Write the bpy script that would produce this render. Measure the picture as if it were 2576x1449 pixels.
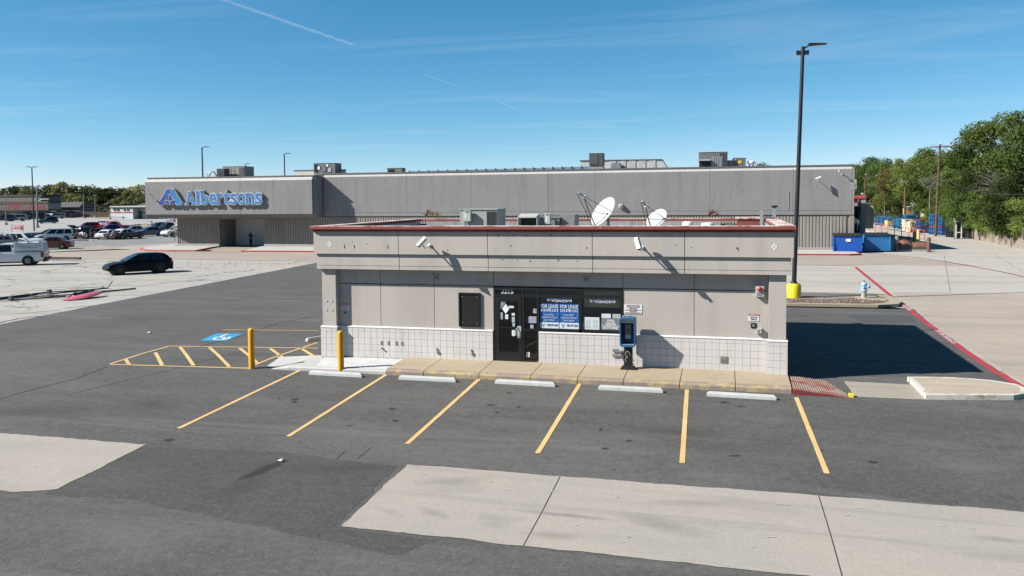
import bpy, bmesh, math, random
from mathutils import Matrix, Vector, Euler, noise as mnoise
R = random.Random(7)
for o in list(bpy.data.objects): bpy.data.objects.remove(o)
scene = bpy.context.scene
COL = scene.collection

# ------------------------------------------------------------------ camera
CAM_H = 5.4374
FOCAL = 2109.22            # in 2576-px-wide picture units
PCY = 610.89
CR = Vector((0.96938572, 0.24539685, -0.00846834))
CU = Vector((-0.00475345, 0.05323686, 0.9985706))
CF = Vector((-0.2454969, 0.96795983, -0.05277353))
cam_data = bpy.data.cameras.new('camera'); cam = bpy.data.objects.new('camera', cam_data); COL.objects.link(cam)
cam_data.sensor_width = 36; cam_data.lens = FOCAL / 2576 * 36
cam_data.shift_y = -(724.5 - PCY) / 2576
cam_data.clip_end = 6000; cam_data.clip_start = .1
cam.matrix_world = Matrix(((CR.x, CU.x, -CF.x, 0), (CR.y, CU.y, -CF.y, 0), (CR.z, CU.z, -CF.z, CAM_H), (0, 0, 0, 1)))
scene.camera = cam

# ------------------------------------------------------------------ sky, sun, exposure
SUN = Vector((5.78, 2.72, -4.62)).normalized()          # direction the light travels
SUN_EL = math.asin(-SUN.z); SUN_AZ = math.atan2(-SUN.x, -SUN.y)   # azimuth clockwise from +Y
world = bpy.data.worlds.new('World'); scene.world = world; world.use_nodes = True
wt = world.node_tree; wn = wt.nodes; wl = wt.links
for n in list(wn): wn.remove(n)
def wnode(t, **k):
    n = wn.new(t)
    for a, b in k.items(): setattr(n, a, b)
    return n
wout = wnode('ShaderNodeOutputWorld'); wbg = wnode('ShaderNodeBackground'); wbg.inputs[1].default_value = .1
wl.new(wbg.outputs[0], wout.inputs[0])
sky = wnode('ShaderNodeTexSky', sky_type='NISHITA', sun_disc=False, sun_elevation=SUN_EL, sun_rotation=SUN_AZ,
            altitude=150, air_density=.6, dust_density=0, ozone_density=4)
EXPO = 1.2
srgb = wnode('ShaderNodeSeparateColor'); wl.new(sky.outputs[0], srgb.inputs[0]); tint = wnode('ShaderNodeCombineColor')
for ch, (pw, gain) in enumerate(((1.45, 5.2), (.88, 2.26), (.76, 1.95))):      # colour response of the camera's sky
    m1 = wnode('ShaderNodeMath', operation='MULTIPLY'); m1.inputs[1].default_value = .05; wl.new(srgb.outputs[ch], m1.inputs[0])
    m2 = wnode('ShaderNodeMath', operation='POWER'); m2.inputs[1].default_value = pw; wl.new(m1.outputs[0], m2.inputs[0])
    m3 = wnode('ShaderNodeMath', operation='MULTIPLY'); m3.inputs[1].default_value = gain*10/2**EXPO; wl.new(m2.outputs[0], m3.inputs[0]); wl.new(m3.outputs[0], tint.inputs[ch])
tc = wnode('ShaderNodeTexCoord'); sep = wnode('ShaderNodeSeparateXYZ'); wl.new(tc.outputs['Generated'], sep.inputs[0])
def wmath(op, a, b=None, c=None):
    n = wnode('ShaderNodeMath', operation=op)
    for i, v in enumerate((a, b, c)):
        if v is None: continue
        if isinstance(v, (int, float)): n.inputs[i].default_value = v
        else: wl.new(v, n.inputs[i])
    return n.outputs[0]
zc = wmath('MAXIMUM', sep.outputs[2], .004)
px = wmath('DIVIDE', sep.outputs[0], zc); py = wmath('DIVIDE', sep.outputs[1], zc)
comb = wnode('ShaderNodeCombineXYZ'); wl.new(px, comb.inputs[0]); wl.new(py, comb.inputs[1])
mapn = wnode('ShaderNodeMapping'); mapn.inputs['Rotation'].default_value = (0, 0, .5); mapn.inputs['Scale'].default_value = (.28, .75, 1); wl.new(comb.outputs[0], mapn.inputs[0])
no = wnode('ShaderNodeTexNoise'); no.inputs['Scale'].default_value = .9; no.inputs['Detail'].default_value = 7; no.inputs['Roughness'].default_value = .58; no.inputs['Distortion'].default_value = .9
wl.new(mapn.outputs[0], no.inputs[0])
cm = wnode('ShaderNodeMapRange'); cm.inputs['From Min'].default_value = .50; cm.inputs['From Max'].default_value = .82; cm.inputs['To Max'].default_value = .26
wl.new(no.outputs[0], cm.inputs[0])
mask = cm.outputs[0]
# contrails: straight lines at one altitude, so segments in the (x/z, y/z) plane
cn = wnode('ShaderNodeTexNoise'); cn.inputs['Scale'].default_value = 14; cn.inputs['Detail'].default_value = 5; wl.new(comb.outputs[0], cn.inputs[0])
for (ax, ay, bx, by, wd, st) in ((-2.46, 3.2, -2.328, 5.06, .036, .34), (-2.337, 6.43, -2.307, 7.16, .016, .28), (-2.258, 8.33, -2.263, 9.34, .022, .32)):
    L2 = (bx-ax)**2 + (by-ay)**2
    dx = wmath('SUBTRACT', px, ax); dy = wmath('SUBTRACT', py, ay)
    t = wmath('ADD', wmath('MULTIPLY', dx, (bx-ax)/L2), wmath('MULTIPLY', dy, (by-ay)/L2))
    t = wmath('MINIMUM', wmath('MAXIMUM', t, 0), 1)
    ex = wmath('SUBTRACT', dx, wmath('MULTIPLY', t, bx-ax)); ey = wmath('SUBTRACT', dy, wmath('MULTIPLY', t, by-ay))
    d = wmath('SQRT', wmath('ADD', wmath('MULTIPLY', ex, ex), wmath('MULTIPLY', ey, ey)))
    d = wmath('ADD', d, wmath('MULTIPLY', wmath('SUBTRACT', cn.outputs[0], .5), wd*2.2))
    mr = wnode('ShaderNodeMapRange', interpolation_type='SMOOTHSTEP'); mr.inputs['From Min'].default_value = wd; mr.inputs['From Max'].default_value = 0; mr.inputs['To Max'].default_value = st
    wl.new(d, mr.inputs[0])
    mask = wmath('MAXIMUM', mask, wmath('MULTIPLY', mr.outputs[0], wmath('ADD', cn.outputs[0], .25)))
up = wnode('ShaderNodeMapRange'); up.inputs['From Min'].default_value = .0; up.inputs['From Max'].default_value = .06; wl.new(sep.outputs[2], up.inputs[0])
mask = wmath('MULTIPLY', mask, up.outputs[0])
cmix = wnode('ShaderNodeMixRGB'); wl.new(mask, cmix.inputs[0]); wl.new(tint.outputs[0], cmix.inputs[1]); cmix.inputs[2].default_value = (2.9, 3.4, 3.75, 1)
wl.new(cmix.outputs[0], wbg.inputs[0])

sd = bpy.data.lights.new('sun', 'SUN'); sd.energy = 5.0; sd.angle = math.radians(.53); sd.color = (1, .95, .87)
sun = bpy.data.objects.new('sun', sd); COL.objects.link(sun); sun.rotation_euler = SUN.to_track_quat('-Z', 'Y').to_euler(); sun.location = (-40, -20, 40)
scene.view_settings.view_transform = 'Standard'; scene.view_settings.look = 'None'; scene.view_settings.gamma = 1
scene.view_settings.exposure = EXPO
scene.render.engine = 'CYCLES'

# ------------------------------------------------------------------ placing helpers
YF = 25.6925            # front face of the small building's pilasters
YW = YF + .22           # its wall
SLOPE = .035            # the lot falls away from the building towards the camera
def gz(x, y):
    return SLOPE * (max(y, -5) - YF) if y < YF else 0.0
def ray(u, v): return CF + CR * ((u - 1288) / FOCAL) - CU * ((v - PCY) / FOCAL)
def gp(u, v, z=0.0):     # picture coordinate -> point on the ground
    d = ray(u, v); t = (z - CAM_H) / d.z; q = Vector((0, 0, CAM_H)) + d * t
    if q.y < YF:
        t = (z - SLOPE * YF - CAM_H) / (d.z - SLOPE * d.y); q = Vector((0, 0, CAM_H)) + d * t
    return q
def wp(u, v, Y):         # picture coordinate -> point on the vertical plane y = Y
    d = ray(u, v); return Vector((0, 0, CAM_H)) + d * (Y / d.y)

# ------------------------------------------------------------------ object helpers
def world_of(o):
    m = o.matrix_basis.copy()
    return world_of(o.parent) @ o.matrix_parent_inverse @ m if o.parent else m
def put(o, parent=None, keep=True):
    COL.objects.link(o)
    if parent is not None:
        o.parent = parent
        if keep: o.matrix_parent_inverse = world_of(parent).inverted()
    return o
def tag(o, label=None, cat=None, group=None, kind=None):
    if label: o['label'] = label
    if cat: o['category'] = cat
    if group: o['group'] = group
    if kind: o['kind'] = kind
    return o
def empty(name, loc, label, cat, group=None, rz=0, sc=1):
    o = bpy.data.objects.new(name, None); o.empty_display_size = .2; o.location = loc; o.rotation_euler = (0, 0, rz); o.scale = (sc, sc, sc)
    COL.objects.link(o); return tag(o, label, cat, group)
def copy_tree(o, parent=None):
    c = o.copy(); COL.objects.link(c)
    if parent is not None: c.parent = parent
    for ch in list(o.children): copy_tree(ch, c)
    return c
class MB:
    def __init__(s): s.v = []; s.f = []
    def add(s, vs, fs):
        k = len(s.v); s.v += [tuple(q) for q in vs]; s.f += [tuple(i + k for i in f) for f in fs]; return s
    def box(s, x0, y0, z0, x1, y1, z1):
        x0, x1 = min(x0, x1), max(x0, x1); y0, y1 = min(y0, y1), max(y0, y1); z0, z1 = min(z0, z1), max(z0, z1)
        return s.add([(x0,y0,z0),(x1,y0,z0),(x1,y1,z0),(x0,y1,z0),(x0,y0,z1),(x1,y0,z1),(x1,y1,z1),(x0,y1,z1)],
                     [(0,3,2,1),(4,5,6,7),(0,1,5,4),(1,2,6,5),(2,3,7,6),(3,0,4,7)])
    def bbox(s, x0, y0, z0, x1, y1, z1, b):      # box whose long edges on the -y face are chamfered
        x0, x1 = min(x0, x1), max(x0, x1)
        return s.add([(x0+b,y0,z0+b),(x1-b,y0,z0+b),(x1-b,y0,z1-b),(x0+b,y0,z1-b),(x0,y0+b,z0),(x1,y0+b,z0),(x1,y0+b,z1),(x0,y0+b,z1),(x0,y1,z0),(x1,y1,z0),(x1,y1,z1),(x0,y1,z1)],
                     [(0,1,2,3),(4,5,1,0),(5,6,2,1),(6,7,3,2),(7,4,0,3),(8,9,5,4),(9,10,6,5),(10,11,7,6),(11,8,4,7),(8,11,10,9)])
    def cyl(s, a, b, r0, r1=None, n=10, cap=True):
        a = Vector(a); b = Vector(b); r1 = r0 if r1 is None else r1
        d = (b - a).normalized(); x = d.orthogonal().normalized(); y = d.cross(x)
        vs = []
        for q, r in ((a, r0), (b, r1)):
            for i in range(n):
                t = 2*math.pi*i/n; vs.append(q + x*(math.cos(t)*r) + y*(math.sin(t)*r))
        fs = [(i, (i+1) % n, n+(i+1) % n, n+i) for i in range(n)]
        if cap: fs += [tuple(range(n-1, -1, -1)), tuple(range(n, 2*n))]
        return s.add(vs, fs)
    def tube(s, pts, r, n=6, taper=None):
        pts = [Vector(q) for q in pts]
        if len(pts) < 2: return s
        k = len(s.v); up0 = None
        for i, q in enumerate(pts):
            d = (pts[min(i+1, len(pts)-1)] - pts[max(i-1, 0)]).normalized()
            x = d.orthogonal().normalized() if up0 is None else (up0 - d*up0.dot(d)).normalized(); up0 = x; y = d.cross(x)
            rr = r if taper is None else r + (taper - r)*i/(len(pts)-1)
            for j in range(n):
                t = 2*math.pi*j/n; s.v.append(tuple(q + x*(math.cos(t)*rr) + y*(math.sin(t)*rr)))
        for i in range(len(pts)-1):
            for j in range(n):
                s.f.append((k+i*n+j, k+i*n+(j+1) % n, k+(i+1)*n+(j+1) % n, k+(i+1)*n+j))
        s.f.append(tuple(k+j for j in range(n-1, -1, -1))); e = k+(len(pts)-1)*n; s.f.append(tuple(e+j for j in range(n)))
        return s
    def lathe(s, prof, c=(0, 0, 0), n=16, axis='z'):
        k = len(s.v)
        for (r, h) in prof:
            for j in range(n):
                t = 2*math.pi*j/n; a, b = r*math.cos(t), r*math.sin(t)
                q = (a, b, h) if axis == 'z' else ((a, h, b) if axis == 'y' else (h, a, b))
                s.v.append((c[0]+q[0], c[1]+q[1], c[2]+q[2]))
        for i in range(len(prof)-1):
            for j in range(n):
                s.f.append((k+i*n+j, k+i*n+(j+1) % n, k+(i+1)*n+(j+1) % n, k+(i+1)*n+j))
        s.f.append(tuple(k+j for j in range(n))); e = k+(len(prof)-1)*n; s.f.append(tuple(e+j for j in range(n)))
        return s
    def prism(s, poly, a0, a1, axis='z'):
        n = len(poly)
        def mk(q, h): return (q[0], q[1], h) if axis == 'z' else ((q[0], h, q[1]) if axis == 'y' else (h, q[0], q[1]))
        return s.add([mk(q, a0) for q in poly] + [mk(q, a1) for q in poly],
                     [tuple(range(n-1, -1, -1)), tuple(range(n, 2*n))] + [(i, (i+1) % n, n+(i+1) % n, n+i) for i in range(n)])
    def mesh(s, name, mat, smooth=False):
        me = bpy.data.meshes.new(name); me.from_pydata(s.v, [], s.f); me.update()
        bm = bmesh.new(); bm.from_mesh(me); bmesh.ops.recalc_face_normals(bm, faces=bm.faces)
        if smooth:
            for f in bm.faces: f.smooth = True
            for e in bm.edges:
                if len(e.link_faces) == 2 and e.calc_face_angle(0) > .6: e.smooth = False
        bm.to_mesh(me); bm.free()
        if mat: me.materials.append(mat)
        return me
    def build(s, name, mat, parent=None, smooth=False, keep=True):
        return put(bpy.data.objects.new(name, s.mesh(name, mat, smooth)), parent, keep)
def B(name, dims, mat, parent=None, keep=True, bev=0):
    m = MB(); (m.bbox(*dims, bev) if bev else m.box(*dims)); return m.build(name, mat, parent, keep=keep)
def inst(name, me, loc, parent=None, rz=0, keep=True, sc=None):
    o = bpy.data.objects.new(name, me); o.location = loc; o.rotation_euler = (0, 0, rz)
    if sc: o.scale = sc
    return put(o, parent, keep)
def sheet(name, poly, lift, mat, parent=None, rag=0, thick=0, straight=()):
    pts = []
    for i, q in enumerate(poly):
        a = Vector((q[0], q[1])); b = Vector((poly[(i+1) % len(poly)][0], poly[(i+1) % len(poly)][1]))
        if rag and i not in straight:
            n = max(1, int((b-a).length / .12)); n = min(n, 160); nr = Vector((-(b-a).y, (b-a).x)).normalized()
            for k in range(n):
                w = a.lerp(b, k/n); e = 0 if k == 0 else rag * (mnoise.noise((w.x*1.3, w.y*1.3, 3)) * 1.2 + mnoise.noise((w.x*6, w.y*6, 1)) * .7)
                pts.append(w + nr*e)
        else: pts.append(a)
    bm = bmesh.new(); vs = [bm.verts.new((q.x, q.y, 0)) for q in pts]; bm.faces.new(vs)
    bmesh.ops.triangulate(bm, faces=bm.faces[:])
    bmesh.ops.bisect_plane(bm, geom=bm.verts[:]+bm.edges[:]+bm.faces[:], plane_co=(0, YF, 0), plane_no=(0, 1, 0))
    bmesh.ops.bisect_plane(bm, geom=bm.verts[:]+bm.edges[:]+bm.faces[:], plane_co=(0, -5, 0), plane_no=(0, 1, 0))
    for v in bm.verts: v.co.z = gz(v.co.x, v.co.y) + lift
    bmesh.ops.recalc_face_normals(bm, faces=bm.faces[:])
    for f in bm.faces:
        if f.normal.z < 0: f.normal_flip()
    if thick:
        r = bmesh.ops.extrude_face_region(bm, geom=bm.faces[:])
        for e in r['geom']:
            if isinstance(e, bmesh.types.BMVert): e.co.z += thick
        bmesh.ops.recalc_face_normals(bm, faces=bm.faces[:])
    me = bpy.data.meshes.new(name); bm.to_mesh(me); bm.free(); me.materials.append(mat)
    return put(bpy.data.objects.new(name, me), parent)
def line(name, a, b, w, lift, mat, parent, rag=0):
    a = Vector((a[0], a[1])); b = Vector((b[0], b[1])); n = Vector((-(b-a).y, (b-a).x)).normalized()*(w/2)
    return sheet(name, [a+n, a-n, b-n, b+n], lift, mat, parent, rag)
def pathline(name, pts, w, lift, mat, parent):
    pts = [Vector((q[0], q[1])) for q in pts]; l = []; r = []
    for i, q in enumerate(pts):
        d = (pts[min(i+1, len(pts)-1)] - pts[max(i-1, 0)]).normalized(); n = Vector((-d.y, d.x))*(w/2)
        l.append(q+n); r.append(q-n)
    return sheet(name, l + r[::-1], lift, mat, parent)
def text_mesh(body, size, ext=.002, off=0, lead=1.0, align='CENTER'):
    cu = bpy.data.curves.new('lettering', 'FONT'); cu.body = body; cu.size = size; cu.extrude = ext; cu.offset = off
    cu.align_x = align; cu.align_y = 'CENTER'; cu.space_line = lead; cu.resolution_u = 3
    ob = bpy.data.objects.new('lettering', cu); COL.objects.link(ob)
    dg = bpy.context.evaluated_depsgraph_get(); me = bpy.data.meshes.new_from_object(ob.evaluated_get(dg)); me.name = 'lettering'
    bpy.data.objects.remove(ob); bpy.data.curves.remove(cu); me.materials.clear()
    return me
def text(name, body, size, loc, mat, parent, fit=None, rot=(math.pi/2, 0, 0), **k):
    me = text_mesh(body, size, **k)
    if fit:
        xs = [v.co.x for v in me.vertices]; w = max(xs)-min(xs); c = (max(xs)+min(xs))/2
        for v in me.vertices: v.co.x = (v.co.x-c)*fit/w
    me.materials.append(mat); o = bpy.data.objects.new(name, me); o.location = loc; o.rotation_euler = rot
    return put(o, parent)

# ------------------------------------------------------------------ materials
MATS = {}
KM = .75
def mat_new(name):
    m = bpy.data.materials.new(name); m.use_nodes = True; nt = m.node_tree
    return m, nt, nt.nodes['Principled BSDF']
def nn(nt, t, **k):
    n = nt.nodes.new(t)
    for a, b in k.items(): setattr(n, a, b)
    return n
def noise_n(nt, vec, scale, detail=4, rough=.55, stretch=None, rot=0, dist=0):
    if stretch or rot:
        mp = nn(nt, 'ShaderNodeMapping'); mp.inputs['Scale'].default_value = stretch or (1, 1, 1); mp.inputs['Rotation'].default_value = (0, 0, rot); nt.links.new(vec, mp.inputs[0]); vec = mp.outputs[0]
    n = nn(nt, 'ShaderNodeTexNoise'); n.inputs['Scale'].default_value = scale; n.inputs['Detail'].default_value = detail; n.inputs['Roughness'].default_value = rough; n.inputs['Distortion'].default_value = dist
    nt.links.new(vec, n.inputs[0]); return n.outputs[0]
def rampf(nt, f, a, b, lo=0., hi=1.):
    r = nn(nt, 'ShaderNodeMapRange'); r.inputs['From Min'].default_value = a; r.inputs['From Max'].default_value = b; r.inputs['To Min'].default_value = lo; r.inputs['To Max'].default_value = hi
    nt.links.new(f, r.inputs[0]); return r.outputs[0]
def mixc(nt, f, a, b, mode='MIX'):
    n = nn(nt, 'ShaderNodeMixRGB', blend_type=mode)
    for i, v in ((0, f), (1, a), (2, b)):
        if isinstance(v, (int, float)): n.inputs[i].default_value = v
        elif isinstance(v, tuple): n.inputs[i].default_value = (*v[:3], 1)
        else: nt.links.new(v, n.inputs[i])
    return n.outputs[0]
def posv(nt): return nn(nt, 'ShaderNodeNewGeometry').outputs['Position']
def bump(nt, bs, f, st, dist=.02):
    b = nn(nt, 'ShaderNodeBump'); b.inputs['Strength'].default_value = st; b.inputs['Distance'].default_value = dist
    nt.links.new(f, b.inputs['Height']); nt.links.new(b.outputs[0], bs.inputs['Normal'])
def sc(c, k): return tuple(min(1, q*k) for q in c[:3])
def M(name, base, rough=.65, var=.12, scale=2.5, metal=0, bmp=0, bscale=60, dirt=None, dirt_amt=.5, dscale=1.2, spec=.35, streak=None, coat=0):
    if name in MATS: return MATS[name]
    base = sc(base, KM); dirt = sc(dirt, KM) if dirt else None
    m, nt, bs = mat_new(name); p = posv(nt)
    f = noise_n(nt, p, scale, 5)
    c = mixc(nt, rampf(nt, f, .3, .7), sc(base, 1-var), sc(base, 1+var))
    if dirt:
        g = noise_n(nt, p, dscale, 6, .65, stretch=streak)
        c = mixc(nt, rampf(nt, g, .52, .75, 0, dirt_amt), c, dirt)
    nt.links.new(c, bs.inputs['Base Color']); bs.inputs['Roughness'].default_value = rough; bs.inputs['Metallic'].default_value = metal
    bs.inputs['Specular IOR Level'].default_value = spec
    if coat: bs.inputs['Coat Weight'].default_value = coat; bs.inputs['Coat Roughness'].default_value = .05
    if bmp: bump(nt, bs, noise_n(nt, p, bscale, 3), bmp)
    MATS[name] = m; return m
def asphalt(name, base, patch, scuff, streak_rot=.15, fine=.35, scf=.3):
    m, nt, bs = mat_new(name); p = posv(nt)
    c = mixc(nt, rampf(nt, noise_n(nt, p, .22, 6, .65), .38, .62), sc(base, .92), patch)
    b2 = noise_n(nt, p, .75, 5, .65, dist=.6); c = mixc(nt, rampf(nt, b2, .52, .70, 0, .30), c, sc(base, .68))
    b3 = noise_n(nt, p, .11, 4, .6, stretch=(.5, 1.6, 1), rot=streak_rot, dist=1.5); c = mixc(nt, rampf(nt, b3, .50, .64, 0, .40), c, scuff)
    s1 = noise_n(nt, p, .5, 6, .62, stretch=(.22, 2.2, 1), rot=streak_rot)
    c = mixc(nt, rampf(nt, s1, .50, .78, 0, scf), c, scuff)
    s2 = noise_n(nt, p, .35, 5, .6, stretch=(.16, 1.5, 1), rot=streak_rot+.5)
    c = mixc(nt, rampf(nt, s2, .58, .80, 0, .35), c, sc(base, .6))
    sp = noise_n(nt, p, 17, 4, .8); c = mixc(nt, rampf(nt, sp, .42, .66, 0, fine*1.5), c, sc(base, 1.9))
    sp2 = noise_n(nt, p, 30, 3, .75); c = mixc(nt, rampf(nt, sp2, .48, .30, 0, .75), c, sc(base, .38))
    sp3 = noise_n(nt, p, 4.2, 6, .8); c = mixc(nt, rampf(nt, sp3, .44, .66, 0, .42), c, sc(base, .55))
    sp4 = noise_n(nt, p, 9.5, 4, .8); c = mixc(nt, rampf(nt, sp4, .50, .66, 0, .45), c, sc(base, 2.1))
    lt = noise_n(nt, p, 15, 1, .5); c = mixc(nt, rampf(nt, lt, .775, .80, 0, .6), c, sc(scuff, 2.0))
    a1 = noise_n(nt, p, .30, 4, .6, stretch=(.30, 2.6, 1), rot=streak_rot-.35, dist=1.2); c = mixc(nt, rampf(nt, a1, .55, .68, 0, .42), c, scuff)
    nt.links.new(c, bs.inputs['Base Color']); bs.inputs['Roughness'].default_value = .82; bs.inputs['Specular IOR Level'].default_value = .25
    bump(nt, bs, noise_n(nt, p, 55, 3, .7), .55, .012)
    return m
def concrete(name, base, warm, dark, rot=0, crack=.0, sc_=1.0, streak=(.18, 1.6, 1), amt=.45):
    m, nt, bs = mat_new(name); p = posv(nt)
    c = mixc(nt, rampf(nt, noise_n(nt, p, .4*sc_, 5, .6), .35, .65), base, warm)
    s1 = noise_n(nt, p, .7*sc_, 7, .65, stretch=streak, rot=rot); c = mixc(nt, rampf(nt, s1, .48, .75, 0, amt), c, dark)
    s3 = noise_n(nt, p, .9*sc_, 6, .6, stretch=(.1, 2.0, 1), rot=rot+.9); c = mixc(nt, rampf(nt, s3, .62, .72, 0, .35), c, sc(base, 1.2))
    sp = noise_n(nt, p, 16, 5, .8); c = mixc(nt, rampf(nt, sp, .42, .72, 0, .5), c, sc(base, .58))
    bl = noise_n(nt, p, 2.4*sc_, 6, .7); c = mixc(nt, rampf(nt, bl, .50, .74, 0, .42), c, dark)
    s4 = noise_n(nt, p, .5*sc_, 5, .62, stretch=(.12, 1.8, 1), rot=rot-.5, dist=.8); c = mixc(nt, rampf(nt, s4, .57, .70, 0, .38), c, sc(dark, .8))
    if crack:
        v = nn(nt, 'ShaderNodeTexVoronoi', feature='DISTANCE_TO_EDGE'); v.inputs['Scale'].default_value = crack
        w = nn(nt, 'ShaderNodeVectorMath', operation='ADD'); nt.links.new(p, w.inputs[0])
        wn2 = nn(nt, 'ShaderNodeTexNoise'); wn2.inputs['Scale'].default_value = 1.2; wn2.inputs['Detail'].default_value = 5; nt.links.new(p, wn2.inputs[0])
        ws = nn(nt, 'ShaderNodeVectorMath', operation='SCALE'); ws.inputs['Scale'].default_value = 1.6; nt.links.new(wn2.outputs[1], ws.inputs[0]); nt.links.new(ws.outputs[0], w.inputs[1]); nt.links.new(w.outputs[0], v.inputs[0])
        k = nn(nt, 'ShaderNodeMath', operation='MULTIPLY'); nt.links.new(rampf(nt, v.outputs[0], .022, .008, 0, .75), k.inputs[0]); nt.links.new(rampf(nt, noise_n(nt, p, .12, 3), .42, .58), k.inputs[1])
        c = mixc(nt, k.outputs[0], c, sc(base, .22))
    nt.links.new(c, bs.inputs['Base Color']); bs.inputs['Roughness'].default_value = .85; bs.inputs['Specular IOR Level'].default_value = .2
    bump(nt, bs, noise_n(nt, p, 40, 4, .7), .25, .01)
    return m
def stucco(name, base, warm, st=.6, scale=5):
    m, nt, bs = mat_new(name); p = posv(nt)
    c = mixc(nt, rampf(nt, noise_n(nt, p, .5, 6, .6), .35, .65), base, warm)
    s1 = noise_n(nt, p, .8, 6, .65, stretch=(1.6, 1.6, .22)); c = mixc(nt, rampf(nt, s1, .48, .76, 0, .55), c, sc(base, .70))
    s2 = noise_n(nt, p, 2.2, 5, .7); c = mixc(nt, rampf(nt, s2, .55, .8, 0, .25), c, sc(warm, 1.12))
    nt.links.new(c, bs.inputs['Base Color']); bs.inputs['Roughness'].default_value = .9; bs.inputs['Specular IOR Level'].default_value = .15
    bump(nt, bs, noise_n(nt, p, scale, 4, .6, dist=.6), st, .06)
    return m
def painted(name, base, under, amt=.5, scale=4, rough=.75, streak=None):      # worn paint
    base = sc(base, KM); under = sc(under, KM)
    m, nt, bs = mat_new(name); p = posv(nt)
    f = noise_n(nt, p, scale, 7, .7, stretch=streak); g = noise_n(nt, p, scale*9, 4, .7)
    a = nn(nt, 'ShaderNodeMath', operation='ADD'); nt.links.new(f, a.inputs[0]); nt.links.new(rampf(nt, g, 0, 1, -.14, .14), a.inputs[1])
    c = mixc(nt, rampf(nt, noise_n(nt, p, 1.3, 4), .3, .7), sc(base, .88), sc(base, 1.1))
    c = mixc(nt, rampf(nt, a.outputs[0], .80-.4*amt, .88-.4*amt), c, under)
    nt.links.new(c, bs.inputs['Base Color']); bs.inputs['Roughness'].default_value = rough; bs.inputs['Specular IOR Level'].default_value = .25
    MATS[name] = m; return m
def glass(name, tintc=(.5, .55, .55), rough=.03):
    m, nt, bs = mat_new(name); nt.nodes.remove(bs); out = nt.nodes['Material Output']
    tr = nn(nt, 'ShaderNodeBsdfTransparent'); tr.inputs[0].default_value = (*tintc, 1)
    gl = nn(nt, 'ShaderNodeBsdfGlossy'); gl.inputs['Roughness'].default_value = rough; gl.inputs[0].default_value = (1, 1, 1, 1)
    fr = nn(nt, 'ShaderNodeFresnel'); fr.inputs[0].default_value = 1.52
    mx = nn(nt, 'ShaderNodeMixShader'); nt.links.new(fr.outputs[0], mx.inputs[0]); nt.links.new(tr.outputs[0], mx.inputs[1]); nt.links.new(gl.outputs[0], mx.inputs[2]); nt.links.new(mx.outputs[0], out.inputs[0])
    MATS[name] = m; return m
def leafmat(name, c1, c2, c3, trans=.35):
    m, nt, bs = mat_new(name); nt.nodes.remove(bs); out = nt.nodes['Material Output']; p = posv(nt)
    oi = nn(nt, 'ShaderNodeObjectInfo')
    c = mixc(nt, rampf(nt, noise_n(nt, p, .45, 4), .35, .65), c1, c2)
    c = mixc(nt, rampf(nt, noise_n(nt, p, 2.2, 3), .45, .8, 0, .8), c, c3)
    hs = nn(nt, 'ShaderNodeHueSaturation'); nt.links.new(c, hs.inputs['Color'])
    nt.links.new(rampf(nt, oi.outputs['Random'], 0, 1, .68, 1.25), hs.inputs['Value']); nt.links.new(rampf(nt, oi.outputs['Random'], 0, 1, .515, .48), hs.inputs['Hue'])
    d = nn(nt, 'ShaderNodeBsdfDiffuse'); t = nn(nt, 'ShaderNodeBsdfTranslucent'); mx = nn(nt, 'ShaderNodeMixShader'); mx.inputs[0].default_value = trans
    nt.links.new(hs.outputs[0], d.inputs[0]); nt.links.new(hs.outputs[0], t.inputs[0]); nt.links.new(d.outputs[0], mx.inputs[1]); nt.links.new(t.outputs[0], mx.inputs[2]); nt.links.new(mx.outputs[0], out.inputs[0])
    MATS[name] = m; return m
def blockwall(name, base):
    m, nt, bs = mat_new(name); p = posv(nt)
    s = nn(nt, 'ShaderNodeSeparateXYZ'); nt.links.new(p, s.inputs[0]); cb = nn(nt, 'ShaderNodeCombineXYZ'); nt.links.new(s.outputs[1], cb.inputs[0]); nt.links.new(s.outputs[2], cb.inputs[1])
    b = nn(nt, 'ShaderNodeTexBrick'); b.inputs['Scale'].default_value = 1; b.inputs['Brick Width'].default_value = .4; b.inputs['Row Height'].default_value = .2; b.inputs['Mortar Size'].default_value = .012
    b.inputs['Color1'].default_value = (*sc(base, .9), 1); b.inputs['Color2'].default_value = (*sc(base, 1.08), 1); b.inputs['Mortar'].default_value = (*sc(base, .6), 1)
    nt.links.new(cb.outputs[0], b.inputs[0])
    c = mixc(nt, rampf(nt, noise_n(nt, p, .6, 6, .65, stretch=(1, 1, .25)), .5, .75, 0, .5), b.outputs[0], sc(base, .5))
    nt.links.new(c, bs.inputs['Base Color']); bs.inputs['Roughness'].default_value = .9
    bump(nt, bs, b.outputs[1], -.4, .02); MATS[name] = m; return m

ASPH = asphalt('fresh_asphalt', (.055, .0535, .0515), (.071, .069, .066), (.118, .114, .108), scf=.45)
OLD = concrete('old_asphalt_mat', (.285, .275, .258), (.32, .30, .272), (.19, .185, .178), rot=.12, crack=.16, sc_=.5, streak=(.12, 1.3, 1), amt=.6)
LOT = concrete('far_lot_mat', (.27, .265, .26), (.30, .28, .26), (.19, .19, .19), rot=.12, crack=0, sc_=.35, streak=(.12, 1.3, 1), amt=.5)
LANE = concrete('beige_lane_mat', (.25, .22, .19), (.29, .245, .205), (.19, .175, .16), rot=.1, sc_=.4)
GREYLOT = asphalt('car_row_asphalt', (.135, .135, .135), (.165, .16, .16), (.23, .225, .22))
DRIVE = concrete('drive_concrete', (.315, .305, .28), (.345, .315, .275), (.19, .18, .165), rot=.5, crack=.0, sc_=.45, streak=(.22, 1.3, 1), amt=.65)
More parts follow.
